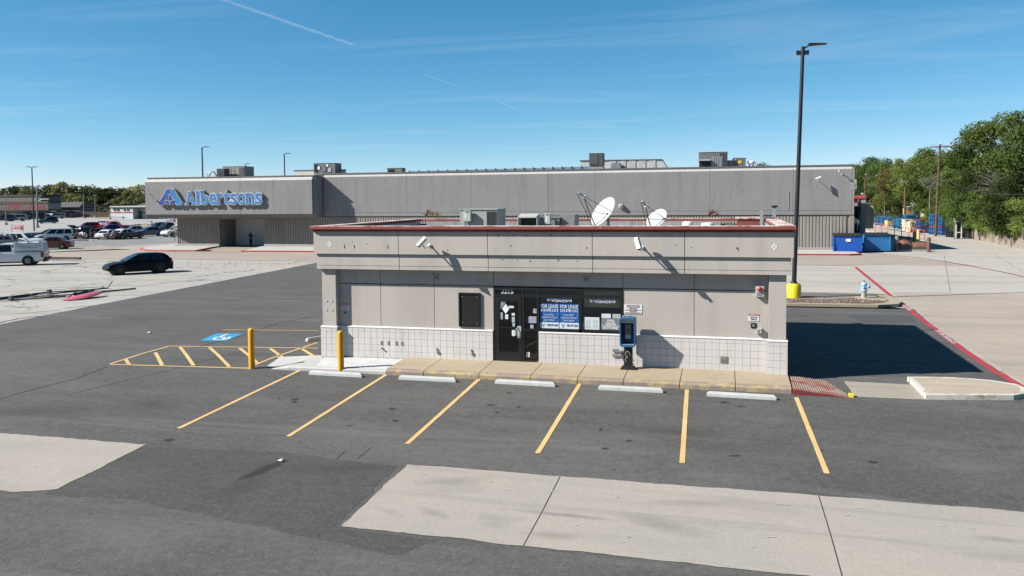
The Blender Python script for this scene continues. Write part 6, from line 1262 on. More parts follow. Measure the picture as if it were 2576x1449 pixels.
# far tree line on the left
FG = 'distant trees behind the far parking lot'
names = ['dark', 'dull green', 'olive green', 'grey green', 'bushy']
def ft(u, vt, Y, rad, kind, lab, i, vr=None): t = wp(u, vt, Y); tree('distant_tree', t.x, Y, t.z, rad, kind, lab, FG, far_c, 0, vr or rad*.85, i=i)
FT = [(-15, 470, 330, 10, 0, 'distant dull tree at the left frame edge'), (18, 464, 335, 10, 0, 'distant tree above the left shop sign'), (45, 458, 340, 11, 0, 'distant grey green tree left of the black lamp post'), (70, 466, 325, 9, 1, 'distant light tree behind the shop roof end'), (100, 460, 345, 11, 0, 'distant tree just right of the black lamp post'), (128, 456, 350, 10, 0, 'distant tree above the dark house roof'), (160, 452, 335, 8, 1, 'tallest bright distant tree with a rounded top'), (185, 463, 350, 10, 0, 'distant dull tree right of the rounded bright one'), (215, 457, 345, 12, 0, 'wide distant tree above the dark pickup'), (240, 462, 350, 9, 0, 'small distant tree between two wider ones'), (270, 462, 325, 12, 2, 'dark broad distant tree left of the white building'), (300, 462, 335, 11, 0, 'distant tree above the left end of the white building'), (345, 458, 300, 9, 1, 'bright distant tree beside the sign fascia end'), (365, 466, 310, 9, 0, 'distant tree touching the sign fascia'),
      (30, 480, 305, 8, 1, 'lower light distant tree above the shop'), (150, 478, 305, 11, 1, 'broad olive tree in the middle of the far tree line'), (178, 480, 300, 9, 1, 'olive tree right of the broad middle one'), (115, 485, 300, 7, 2, 'dark conical evergreen beside the dark house'), (205, 486, 298, 8, 1, 'lower olive tree above the far cars'), (250, 485, 298, 9, 2, 'lower dark tree left of the white building'), (320, 482, 292, 9, 0, 'lower tree right above the white building'), (75, 486, 302, 7, 0, 'lower tree behind the grey utility pole'), (355, 490, 288, 8, 1, 'lower light tree at the sign fascia end'), (0, 488, 310, 8, 1, 'lower light tree at the frame edge behind the shop'), (225, 500, 290, 7, 0, 'low dull tree behind the far fence'), (280, 497, 288, 8, 0, 'low dull tree just left of the white building roof'), (140, 505, 288, 7, 0, 'low grey tree behind the dark house'), (185, 505, 290, 7, 2, 'low dark tree behind the far fence'), (395, 470, 300, 10, 0, 'distant tree hidden mostly by the store end'), (310, 508, 284, 6, 0, 'low shrubby tree behind the white building')]
for k, a in enumerate(FT): ft(*a, k, None)
# ================================================================== THE FAR LOT ON THE LEFT
def boxp(name, u0, v0, u1, v1, Y, d, m, par): a = wp(u0, v0, Y); b = wp(u1, v1, Y); return B(name, (a.x, Y, min(a.z, b.z), b.x, Y+d, max(a.z, b.z)), m, par)
# white building with red stripe
WB = M('white_block', (.50, .51, .52), .8, .08, 1); WBS = M('white_block_lower', (.55, .57, .59), .85, .14, 2); RS = M('stripe_red', (.30, .06, .06), .7); DKR = M('dark_roof', (.045, .045, .047), .8); DGL = M('dark_glass', (.03, .035, .04), .15, .1, spec=.6)
Yb = 224; p = empty('white_kiosk', (wp(320, 549, Yb).x, Yb, 0), 'small white flat-roofed building with a red stripe', 'building')
boxp('wall', 278, 524, 335, 551, Yb, 8, WB, p); boxp('wall', 335.2, 524, 372, 551, Yb+2.6, 5, WB, p); boxp('red_stripe', 277.9, 534, 335.1, 536.3, Yb-.05, .049, RS, p); boxp('red_stripe', 335.4, 533.8, 372, 536, Yb+2.55, .049, RS, p); boxp('lower_wall', 278, 536.6, 335, 551.2, Yb-.04, .039, WBS, p)
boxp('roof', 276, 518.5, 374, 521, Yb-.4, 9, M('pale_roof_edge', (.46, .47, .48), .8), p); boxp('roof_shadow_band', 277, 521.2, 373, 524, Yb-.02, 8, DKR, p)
for u in (286, 311): w_ = boxp('window', u, 526, u+14.5, 531.5, Yb-.06, .059, DGL, p); boxp('sill', u-.5, 531.6, u+15, 532.6, Yb-.12, .1, WHITE, w_); boxp('pane_bar', u+7, 526, u+8, 531.5, Yb-.09, .029, WHITE, w_)
boxp('shutter_door', 342, 530, 358, 550, Yb+2.5, .09, METALD, p)
for k in range(4): boxp('shutter_bar', 342, 533+k*4.4, 358, 533.6+k*4.4, Yb+2.45, .045, METALM, p)
boxp('door_board', 342, 525, 358, 529, Yb+2.5, .09, METALG, p); boxp('end_fence', 273, 540, 277.5, 551, Yb, .3, METALM, p)
# strip mall with signs
Ym = 245; p = empty('strip_shop', (wp(60, 552, Ym).x, Ym, 0), 'low brown strip shop with red sign letters at the far left', 'building'); TAN = M('shop_tan', (.20, .19, .165), .85, .1); BRN2 = M('shop_brown', (.075, .065, .055), .85)
boxp('upper_parapet', -40, 494, 104, 512, Ym+4, 9, M('shop_grey', (.145, .14, .125), .85), p); boxp('parapet_cap', -42, 491, 106, 494.2, Ym+3.8, 9.4, DKR, p); boxp('canopy_band', -40, 511, 121, 527, Ym, 6, M('canopy_stripe', (.30, .29, .27), .8), p); boxp('roof_slope', -40, 507, 122, 511.2, Ym-.2, 6, BRN2, p); boxp('wall', -40, 527.3, 96, 558, Ym+2.5, 6, TAN, p); boxp('canopy_under', -40, 527, 122, 529, Ym-.1, 3, BRN2, p)
for k in range(4): boxp('band_line', -40, 513.5+k*3.4, 121, 514.5+k*3.4, Ym-.05, .049, BRN2, p)
RSG = M('sign_red_letters', (.36, .03, .06), .6)
a = wp(38, 520, Ym); text('sign_letters', 'JACKIES', 2.2, (a.x, Ym-.1, a.z), RSG, p, fit=6.5, off=.03); a = wp(92, 520.5, Ym); text('sign_letters', 'TexTacos', 2.6, (a.x, Ym-.1, a.z), RSG, p, fit=7.0, off=.04)
for u in (-5, 14, 32, 52, 70, 84): boxp('window', u, 541, u+13, 556, Ym+2.4, .099, DGL, p)
boxp('window_sign', 58, 546, 64, 552, Ym+2.3, .09, WHITE, p)
p = empty('striped_awning', (wp(122, 545, 243).x, 243, 0), 'small white striped awning at the shop end', 'awning'); a = wp(106, 537, 243)
for k in range(6): MB().add([(a.x+k*1.0, 243, a.z), (a.x+k*1.0+.5, 243, a.z), (a.x+k*1.0+.9, 240.5, a.z-1.2), (a.x+k*1.0+.4, 240.5, a.z-1.2), (a.x+k, 243, a.z-.1), (a.x+k+.5, 243, a.z-.1), (a.x+k+.9, 240.5, a.z-1.3), (a.x+k+.4, 240.5, a.z-1.3)], [(0, 1, 2, 3), (7, 6, 5, 4), (0, 4, 5, 1), (2, 6, 7, 3), (1, 5, 6, 2), (3, 7, 4, 0)]).build('strip', WHITE, p)
# dark houses behind
def house(u0, u1, vb, ve, vr, Y, lab, m=BRN2):
    a = wp(u0, vb, Y); b = wp(u1, ve, Y); r_ = wp((u0+u1)/2, vr, Y); p = empty('distant_house', ((a.x+b.x)/2, Y, 0), lab, 'house', 'houses behind the far lot'); B('wall', (a.x, Y, -.1, b.x, Y+9, b.z), m, p)
    MB().add([(a.x-.6, Y-.7, b.z), (b.x+.6, Y-.7, b.z), (b.x+.6, Y+9.7, b.z), (a.x-.6, Y+9.7, b.z), (a.x+2, Y+4.5, r_.z), (b.x-2, Y+4.5, r_.z)], [(0, 1, 5, 4), (1, 2, 5), (2, 3, 4, 5), (3, 0, 4), (3, 2, 1, 0)]).build('roof', M('roof_shingle', (.085, .083, .08), .9, .15, 1), p)
    for k in (.25, .65): x_ = a.x+(b.x-a.x)*k; w_ = B('window', (x_, Y-.04, b.z-2.4, x_+1.6, Y-.001, b.z-1.0), DGL, p)
house(124, 200, 552, 521, 508, 262, 'dark hip-roofed house behind the grey utility pole', M('house_blue', (.06, .075, .085), .9)); house(330, 400, 552, 524, 511, 262, 'low grey-roofed house behind the white building'); house(288, 322, 545, 533, 527, 275, 'small tan house half hidden by the far trees', M('house_tan', (.34, .28, .20), .9))
# fence behind the far lot
fe = empty('far_fence', (wp(200, 545, 262).x, 258, 0), 'long brown board fence behind the far parking lot', 'fence'); FEM = M('fence_board', (.085, .070, .055), .95, .3, 1.5)
u = 142
while u < 276: boxp('board_panel', u, 530+(u-142)*.035, u+7.6, 549, 256, .2, FEM, fe); u += 8
st(MB().add([tuple(wp(205, 549, 252)), tuple(wp(278, 550.5, 232)), tuple(wp(278, 547, 262)), tuple(wp(205, 546.5, 262))], [(0, 1, 2, 3)]).build('grass_verge', M('dry_grass', (.22, .19, .09), .95, .2, 2)))
for o in [bpy.data.objects['grass_verge']]:
    for v in o.data.vertices: v.co.z = .03
# lawn strips / kerbs in the lot
for pts, lab in (([(0, 593), (60, 590), (150, 585), (270, 577)], 'long'), ([(230, 577), (300, 571), (350, 566)], 'a')):
    k = [gp(*q) for q in pts]; l = [(q.x, q.y-.6) for q in k]+[(q.x, q.y+.8) for q in k[::-1]]; o = st(sheet('lot_kerb', l, -.05, M('lot_kerb_mat', (.10, .095, .08), .9, .3), thick=.25))
st(sheet('verge', [P(300, 569), P(345, 571), P(400, 566), P(440, 562), P(440, 556), P(390, 560)], .02, M('dry_grass2', (.26, .21, .12), .95, .2, 2)))
# lamp posts beyond the store and in the lots
def fl(name, u, vt, depth, lab, arms=1, arm=.3, h=13.3, vb=None):
    d = ray(u, vt); 
    t = Vector((0, 0, CAM_H))+d*(depth/ (d.dot(CF))); p = lamp(name, (t.x, t.y, 0), t.z, lab, r=.13, arms=arms, base=False, armrot=arm); return p
fl('lamp_post', 508, 371, 128, 'black lamp post rising above the store left of the tan unit'); fl('lamp_post', 715, 387, 149, 'black lamp post above the store roof right of the tan unit'); fl('lamp_post', 618, 412, 191, 'smallest black lamp post above the store roof'); fl('lamp_post', 80, 421, 160, 'tall black double-headed lamp post in the left lot', 2, .3); 
GP = M('grey_pole', (.20, .20, .19), .7, .1)
def gpole(u, vt, vb, lab, arm=0, r=.14, cat='pole'):
    q = gp(u, vb); t = wp(u-1, vt, q.y); p = empty('grey_pole', (q.x, q.y, 0), lab, cat, 'grey poles in the lot'); MB().cyl((q.x, q.y, -.2), t, r, r*.8, 8).build('pole', GP, p, True)
    if arm == 1: MB().box(t.x-2, t.y-.06, t.z-.2, t.x+2, t.y+.06, t.z-.05).build('crossarm', GP, p); MB().tube([(t.x, t.y, t.z-3.2), (t.x+1.0, t.y, t.z-2.7), (t.x+2.2, t.y, t.z-2.6)], .06, 5).build('street_light_arm', METALG, p); MB().box(t.x+2.0, t.y-.15, t.z-2.72, t.x+3.0, t.y+.15, t.z-2.55).build('street_light', METALG, p)
    if arm == 2: MB().box(t.x-.9, t.y-.06, t.z-.2, t.x+.9, t.y+.06, t.z-.05).build('crossarm', GP, p)
    MB().lathe([(.4, -.1), (.4, .5), (.3, .55)], (q.x, q.y, 0), 10).build('footing', PLN, p)
gpole(94, 470, 573, 'grey pole with a crossarm and street light beside the black lamp post', 1, .22); gpole(15, 484, 566, 'thin grey pole at the far left of the lot', 0); gpole(211, 487, 549, 'thin grey pole behind the dark pickup', 0, .16); gpole(240, 490, 547, 'thin grey pole with short crossarm near the far fence', 2, .16); gpole(277, 521, 552, 'short grey pole at the white building corner', 0, .12)
for k, (va, vb) in enumerate(((511, 521), (518, 526), (524, 531))):
    a = wp(-30, va, 225); b = wp(278, vb, 222); o = MB().tube([a.lerp(b, i/12)-Vector((0, 0, 1.2*4*(i/12)*(1-i/12))) for i in range(13)], .05, 4).build('street_wire', WIRE); tag(o, f'{("upper", "middle", "lower")[k]} overhead wire across the far shop front', 'wire', 'street wires')
# banners on frames
def banner(u0, v0, u1, v1, vb, m, lab, m2):
    q = gp((u0+u1)/2, vb); a = wp(u0, v0, q.y); b = wp(u1, v1, q.y); p = empty('lot_banner', ((a.x+b.x)/2, q.y, 0), lab, 'banner', 'banners in the parking lot')
    n = 10; mb = MB()
    for s_ in (0, 1):
        pass
    vs = []
    for i in range(n+1):
        t = i/n; x_ = a.x+(b.x-a.x)*t; y_ = q.y+.06*math.sin(t*7); zt = a.z-.06*math.sin(t*math.pi); zb = b.z+.10*math.sin(t*5); vs += [(x_, y_, zb), (x_, y_, zt), (x_, y_+.01, zt), (x_, y_+.01, zb)]
    fs = []
    for i in range(n):
        for k in range(4): fs.append((4*i+k, 4*i+(k+1) % 4, 4*i+4+(k+1) % 4, 4*i+4+k))
    mb.add(vs, fs).build('cloth', m, p, True); w = b.x-a.x
    MB().box(a.x+w*.08, q.y-.09, b.z+(a.z-b.z)*.35, a.x+w*.38, q.y-.075, b.z+(a.z-b.z)*.8).build('print_block', m2, p); 
    for k in range(2): MB().box(a.x+w*.45, q.y-.09, b.z+(a.z-b.z)*(.3+.25*k), a.x+w*.9, q.y-.075, b.z+(a.z-b.z)*(.42+.25*k)).build('print_line', m2, p)
    for x_ in (a.x, b.x): MB().cyl((x_, q.y+.05, 0), (x_, q.y+.05, a.z+.1), .03, .03, 6).build('pole', METALD, p)
PK = M('banner_pink', (.50, .12, .16), .8, .15, 2); PU = M('banner_purple', (.13, .13, .36), .8, .15, 2); PKL = M('banner_print', (.60, .45, .48), .8)
banner(28, 567, 58, 577, 592, PK, 'sagging pink banner on poles at the far left', PKL); banner(248, 558, 274, 569, 580, PU, 'purple banner in front of the red pickup', PKL); banner(264, 556, 288, 567, 577, PK, 'pink banner behind the purple one', PKL); banner(372, 556, 383, 566, 573, PU, 'small square purple banner right of the grey sedan', WHITE); banner(420, 549, 441, 557, 577, PU, 'purple banner beside the store left corner', PKL)
q = gp(420, 596); p = empty('yellow_post', (q.x, q.y, 0), 'short yellow post by the store left corner', 'bollard'); MB().lathe([(.16, 0), (.16, 1.1), (.12, 1.2)], (q.x, q.y, 0), 10).build('pipe', YBOL, p, True); MB().lathe([(.165, .8), (.165, .95)], (q.x, q.y, 0), 10).build('band', WHITE, p)
q = gp(440, 606); p = empty('sign_post', (q.x, q.y, 0), 'thin dark sign post by the store left corner', 'sign'); t = wp(440, 566, q.y); MB().cyl((q.x, q.y, 0), (q.x, q.y, t.z), .05, .05, 6).build('post', METALD, p); B('plate', (q.x-.25, q.y-.06, t.z-.9, q.x+.25, q.y-.051, t.z-.1), METALM, p)
# toppled sign: black poles and a pink shade lying on the lot
tp = empty('fallen_sign_poles', tuple(gp(220, 742)), 'toppled black sign poles and frames lying on the pale lot', 'sign poles')
def lay(a, b, za, zb, r, nm='pole', m=POLE): p0 = gp(*a); p1 = gp(*b); MB().cyl((p0.x, p0.y, za), (p1.x, p1.y, zb), r, r, 8).build(nm, m, tp)
lay((-30, 758), (125, 741), .08, .12, .075); lay((-30, 762), (124, 745), .12, .16, .035); lay((27, 757.5), (166, 748), .06, .07, .04); lay((119, 746), (271, 729.5), .14, .12, .04); lay((185, 744), (341, 728), .06, .06, .045); lay((126, 743), (213, 736.5), .20, .16, .03); lay((185, 743.5), (236, 735), .08, .12, .06, 'beam'); lay((170, 753), (192, 743), .06, .22, .035); lay((30, 755), (200, 745), .12, .12, .025)
for (u, v) in ((49, 749), (111, 752), (196, 738)):
    c = gp(u, v); MB().tube([(c.x+.8*math.cos(t*.45), c.y+.2, .05+.22*math.sin(t*.45)) for t in range(8)], .02, 5).build('hoop', POLE, tp)
c = gp(124, 742); MB().box(c.x-.10, c.y-.1, .06, c.x+.10, c.y+.1, .32).build('bracket', METALD, tp); c = gp(28, 757.5); MB().box(c.x-.10, c.y-.1, .03, c.x+.10, c.y+.1, .26).build('bracket', METALD, tp)
a = gp(162, 757); b = gp(258, 745); PINK = M('pink_plastic', (.50, .11, .15), .4, .15, 2); p = empty('pink_sign_shell', a, 'pink plastic sign shell lying beside the fallen poles', 'sign shell')
n = 12; vs = []; fs = []
for i in range(n+1):
    t = i/n; c = a.lerp(b, t); w_ = .55*math.sin(math.pi*min(1, t*.9+.1))**.6; hh = .04+.22*t*t; nr = Vector((-(b-a).y, (b-a).x, 0)).normalized()
    for k in range(6): an = math.pi*k/5; vs.append((c.x+nr.x*w_*math.cos(an), c.y+nr.y*w_*math.cos(an), hh+.15*math.sin(an)*math.sin(math.pi*t*.85+.2)))
for i in range(n):
    for k in range(5): fs.append((6*i+k, 6*i+k+1, 6*i+7+k, 6*i+6+k))
fs += [(6*i, 6*i+6, 6*i+11, 6*i+5) for i in range(n)] + [tuple(range(6)), tuple(6*n+5-k for k in range(6))]
MB().add(vs, fs).build('shell', PINK, p, True); MB().tube([(b.x, b.y, .55), (b.x+.22, b.y+.1, .42), (b.x+.55, b.y+.2, .85)], .025, 6).build('bent_rod', POLE, p)
c = gp(128, 655); o = B('steel_beam', (c.x-.5, c.y, .1, c.x+3.2, c.y+.25, .32), M('beam_brown', (.09, .065, .05), .9)); tag(o, 'brown steel beam on the lane behind the white truck', 'beam')

# ================================================================== VEHICLES
TYRE = M('tyre_rubber', (.012, .012, .012), .85, .2); RIM = M('alloy_rim', (.34, .35, .36), .35, .1, metal=.6); RIMD = M('dark_rim', (.015, .015, .016), .4); CGL = M('car_glass', (.010, .012, .014), .10, .1, spec=.35); TAILM = M('tail_lamp', (.28, .012, .012), .25, .1); HEADM = M('head_lamp', (.55, .57, .58), .15, .05, spec=.7); TRIM = M('car_trim', (.014, .014, .015), .6); PLATE = M('number_plate', (.55, .55, .52), .6)
def paintm(name, c, rough=.28, coat=.35): return M('car_'+name, c, rough, .03, .4, spec=.3, coat=coat)
PROF = {   # deck heights by t (0 rear, 1 front), glasshouse (rear base, rear roof, front roof, cowl), belt height; all as fractions of L / H
 'sedan': ([(0, .46), (.012, .60), (.06, .655), (.22, .66), (.40, .64), (.70, .63), (.74, .62), (.90, .56), (.975, .47), (1, .36)], (.13, .28, .53, .72), .63),
 'hatch': ([(0, .46), (.01, .60), (.04, .68), (.22, .675), (.40, .655), (.66, .64), (.70, .63), (.88, .565), (.97, .47), (1, .34)], (.02, .125, .52, .73), .66),
 'suv': ([(0, .44), (.008, .56), (.03, .60), (.2, .60), (.5, .60), (.70, .60), (.73, .59), (.92, .55), (.985, .48), (1, .36)], (.02, .075, .53, .71), .59),
 'van': ([(0, .40), (.008, .52), (.03, .57), (.2, .57), (.5, .56), (.76, .55), (.80, .54), (.94, .47), (.99, .40), (1, .30)], (.015, .065, .58, .80), .56),
 'pickup': ([(0, .46), (.005, .60), (.02, .61), (.36, .61), (.40, .61), (.69, .61), (.72, .60), (.95, .565), (.99, .50), (1, .40)], (.37, .40, .60, .71), .605)}
def vehicle(name, pos, ang, L, W, H, kind, paint, lab, cat='car', grp='cars in the parking lot', rim=RIM, wr=.33, detail=2, two=None):
    p = empty(name, pos, lab, cat, grp, ang); deck, gh, belt = PROF[kind]; zb = .20*H/1.45
    def wf(t): return W/2*(1-.13*abs(2*t-1)**5-.015*abs(2*t-1))
    secs = []
    ts = [d[0] for d in deck]; extra = [.1, .3, .5, .6, .82]
    def dz(t):
        for (a, za), (b, zb_) in zip(deck[:-1], deck[1:]):
            if a <= t <= b: return (za+(zb_-za)*(t-a)/(b-a))*H
        return deck[-1][1]*H
    ts = sorted(set(ts+extra)); vs = []; K = 11
    for t in ts:
        x_ = (t-.5)*L; w = wf(t); z = dz(t); b = zb+(.10*H if t < .01 or t > .985 else .0)+(.05*H if t < .05 or t > .95 else 0)
        half = [(w*.80, b), (w*.965, b+.05*H), (w*1.0, b+(z-b)*.45), (w*.985, b+(z-b)*.80), (w*.93, z-.012*H)]
        ring_ = half + [(0, z+.012*H)] + [(-a, c) for a, c in half[::-1]]
        vs += [(x_, a, c) for a, c in ring_]
    fs = []
    for i in range(len(ts)-1):
        for k in range(K-1): fs.append((i*K+k, i*K+k+1, (i+1)*K+k+1, (i+1)*K+k))
        fs.append((i*K+K-1, i*K, (i+1)*K, (i+1)*K+K-1))
    fs += [tuple(range(K)), tuple((len(ts)-1)*K+k for k in range(K-1, -1, -1))]
    body = MB().add(vs, fs).build('body', paint, p, True, keep=False)
    # cabin shell
    g0, g1, g2, g3 = [(t-.5)*L for t in gh]; zb2 = belt*H-.02; zr = H
    wb = W/2*.90; wr_ = W/2*.72
    def cab(x_, z_): f = (z_-zb2)/(zr-zb2); return wb+(wr_-wb)*f
    prof = [(g0, zb2), (g0+(g1-g0)*.55, zb2+(zr-zb2)*.62), (g1, zr-.035*H), (g1+.06*L, zr-.006*H), ((g1+g2)/2, zr), (g2-.05*L, zr-.008*H), (g2+.015*L, zr-.05*H), (g2+(g3-g2)*.5, zb2+(zr-zb2)*.52), (g3, zb2)]
    vs = []
    for (x_, z_) in prof: w = cab(x_, min(z_, zr)); vs += [(x_, -w, z_), (x_, -w*.88 if z_ > zr-.04*H else -w, z_+(.012*H if z_ > zr-.04*H else 0)), (x_, w*.88 if z_ > zr-.04*H else w*.999, z_+(.012*H if z_ > zr-.04*H else 0)), (x_, w, z_)]
    fs = []
    for i in range(len(prof)-1):
        for k in range(3): fs.append((4*i+k, 4*i+k+1, 4*i+5+k, 4*i+4+k))
    nn_ = len(prof); 
    left = [4*i for i in range(nn_)]; right = [4*i+3 for i in range(nn_)]; fs += [tuple(left), tuple(right[::-1])]
    MB().add(vs, fs).build('cabin', two or paint, p, keep=False, smooth=True)
    # panes
    def lerp(a, b, t): return a+(b-a)*t
    def sidepane(t0, t1, nm='side_window'):
        for s_ in (-1, 1):
            pts = []
            def xat(t, up):  # along the glasshouse at belt (up=0) or under the roof (up=1)
                lo = lerp(g0, g3, t); hi = lerp(g1+.01*L, g2+.005*L, t); return lerp(lo, hi, up)
            for (t, up) in ((t0, .10), (t1, .10), (t1, .84), (t0, .84)):
                z_ = lerp(zb2, zr, up); pts.append((xat(t, up*.98), s_*(cab(0, z_)+.006), z_))
            q = [(a, b-s_*.012, c) for a, b, c in pts]
            MB().add(pts+q, [(0, 1, 2, 3), (7, 6, 5, 4), (0, 4, 5, 1), (1, 5, 6, 2), (2, 6, 7, 3), (3, 7, 4, 0)]).build(nm, CGL, p, keep=False)
    if kind == 'pickup': sidepane(.16, .80) if two is None else sidepane(.12, .84)
    elif kind == 'van': sidepane(.05, .30); sidepane(.335, .58); sidepane(.61, .88)
    elif kind == 'suv': sidepane(.08, .27); sidepane(.31, .57); sidepane(.60, .86)
    else: sidepane(.14, .46); sidepane(.50, .84)
    def endpane(xa, za, xb, zb_, nm, o):
        w0 = cab(0, za)*.90; w1 = cab(0, zb_)*.90; pts = [(xa+o, -w0, za), (xa+o, w0, za), (xb+o, w1, zb_), (xb+o, -w1, zb_)]; q = [(a-o*2, b, c-.004) for a, b, c in pts]
        MB().add(pts+q, [(0, 1, 2, 3), (7, 6, 5, 4), (0, 4, 5, 1), (1, 5, 6, 2), (2, 6, 7, 3), (3, 7, 4, 0)]).build(nm, CGL, p, keep=False)
    (xa, za), (xm, zm), (xt, zt_) = prof[8], prof[7], prof[6]
    endpane(lerp(xa, xm, .12), lerp(za, zm, .12), lerp(xa, xm, .98), lerp(za, zm, .98), 'windshield', .012); endpane(lerp(xm, xt, .02), lerp(zm, zt_, .02), lerp(xm, xt, .95), lerp(zm, zt_, .95), 'windshield', .012)
    (xa, za), (xm, zm), (xt, zt_) = prof[0], prof[1], prof[2]
    endpane(lerp(xa, xm, .2), lerp(za, zm, .2), lerp(xa, xm, .98), lerp(za, zm, .98), 'rear_window', -.012); endpane(lerp(xm, xt, .02), lerp(zm, zt_, .02), lerp(xm, xt, .90), lerp(zm, zt_, .90), 'rear_window', -.012)
    # wheels
    wx = (L*.315, -L*.295) if kind != 'pickup' else (L*.325, -L*.285)
    for x_ in wx:
        for s_ in (-1, 1):
            y_ = s_*(W/2-.10)
            a = MB().lathe([(wr*1.17, -.012), (wr*1.17, .012)], (x_, s_*(W/2*.985), wr*1.03), 20, 'y').build('wheel_arch', TRIM, p, keep=False)
            w = MB().lathe([(wr*.62, -.115), (wr*.95, -.115), (wr, -.08), (wr, .08), (wr*.95, .115), (wr*.62, .115)], (x_, y_+s_*.012, wr), 22, 'y').build('wheel', TYRE, p, True, keep=False)
            if detail:
                r_ = MB().lathe([(wr*.62, .02), (wr*.60, .0), (wr*.5, -.02), (wr*.12, -.005), (wr*.05, .0)] if s_ > 0 else [(wr*.62, -.02), (wr*.60, 0), (wr*.5, .02), (wr*.12, .005), (wr*.05, 0)], (x_, y_+s_*.116, wr), 20, 'y').build('rim', rim if detail < 2 else RIMD if rim is RIMD else METALD, w, True, keep=False)
                if detail > 1:
                    sm = MB()
                    for k in range(8): t = k*math.pi/4; c, sn = math.cos(t), math.sin(t); e = wr*.58; h = wr*.07; sm.add([(x_+c*.03-sn*h, y_+s_*.135, wr+sn*.03+c*h), (x_+c*.03+sn*h, y_+s_*.135, wr+sn*.03-c*h), (x_+c*e+sn*h*.8, y_+s_*.14, wr+sn*e-c*h*.8), (x_+c*e-sn*h*.8, y_+s_*.14, wr+sn*e+c*h*.8), (x_+c*.03-sn*h, y_+s_*.115, wr+sn*.03+c*h), (x_+c*.03+sn*h, y_+s_*.115, wr+sn*.03-c*h), (x_+c*e+sn*h*.8, y_+s_*.115, wr+sn*e-c*h*.8), (x_+c*e-sn*h*.8, y_+s_*.115, wr+sn*e+c*h*.8)], [(0, 1, 2, 3), (0, 4, 5, 1), (1, 5, 6, 2), (2, 6, 7, 3), (3, 7, 4, 0)])
                    sm.build('spokes', rim, w, keep=False)
    # lamps, bumpers, plate, mirrors
    zf = dz(.97); zr_ = dz(.01)
    for s_ in (-1, 1):
        MB().add([(L*.485, s_*W*.22, zf-.16*H+.02), (L*.452, s_*W*.438, zf-.13*H+.02), (L*.43, s_*W*.445, zf-.04*H), (L*.476, s_*W*.25, zf-.055*H), (L*.45, s_*W*.22, zf-.16*H), (L*.43, s_*W*.40, zf-.13*H), (L*.40, s_*W*.40, zf-.04*H), (L*.44, s_*W*.25, zf-.055*H)], [(0, 1, 2, 3), (7, 6, 5, 4), (0, 4, 5, 1), (1, 5, 6, 2), (2, 6, 7, 3), (3, 7, 4, 0)]).build('headlight', HEADM, p, keep=False)
        hh = (.36, .58) if kind in ('suv', 'van', 'pickup') else (.44, .58)
        MB().box(-L*.497, s_*W*.30, H*hh[0], -L*.455, s_*W*.452, H*hh[1]).build('tail_light', TAILM, p, keep=False)
        if detail: MB().add([(g3-.12*L+.0, s_*W*.46, belt*H+.02), (g3-.12*L+.16, s_*W*.46, belt*H+.02), (g3-.12*L+.13, s_*W*.56, belt*H+.05), (g3-.12*L+.02, s_*W*.56, belt*H+.05), (g3-.12*L, s_*W*.46, belt*H+.14), (g3-.12*L+.14, s_*W*.46, belt*H+.14), (g3-.12*L+.11, s_*W*.56, belt*H+.16), (g3-.12*L+.02, s_*W*.56, belt*H+.16)], [(0, 1, 2, 3), (4, 5, 6, 7), (0, 1, 5, 4), (1, 2, 6, 5), (2, 3, 7, 6), (3, 0, 4, 7)]).build('mirror', paint, p, keep=False)
        if detail: MB().box(g0+.45*L*.5, s_*(W/2*.985), H*.565, g0+.45*L*.5+.16, s_*(W/2*1.005), H*.585).build('door_handle', TRIM, p, keep=False)
    MB().box(L*.468, -W*.30, zb+.10*H, L*.504, W*.30, zf-.20*H).build('grille', TRIM, p, keep=False); MB().box(-L*.502, -W*.36, zb+.02, -L*.47, W*.36, zb+.13*H).build('bumper', TRIM, p, keep=False); MB().box(-L*.508, -.16, H*.40, -L*.50, .16, H*.48).build('number_plate', PLATE, p, keep=False)
    MB().box(-L*.40, -W*.49, zb-.02, L*.40, W*.49, zb+.06).build('sill', TRIM, p, keep=False)
    return p
def car_at(u, v, ang, *a, **k): q = gp(u, v); return vehicle(a[0], (q.x, q.y, q.z+.012), ang, *a[1:], **k)
# black hatchback
fa = gp(304, 692); ra = gp(405, 686); ang = math.atan2(fa.y-ra.y, fa.x-ra.x)
ctr = (fa+ra)/2; away = Vector((-math.sin(ang), math.cos(ang), 0)); away = away if away.y > 0 else -away; ctr += away*.8
mz = vehicle('black_hatchback', (ctr.x, ctr.y, .012), ang, 4.75, 1.85, 1.50, 'hatch', M('car_black', (.004, .0045, .007), .38, .03, .4, spec=.12), 'shiny black hatchback parked alone on the pale lot', rim=RIMD, wr=.35)
MB().box(-2.36, -.62, .98, -2.2, .62, 1.06).build('spoiler_lip', TRIM, mz, keep=False)
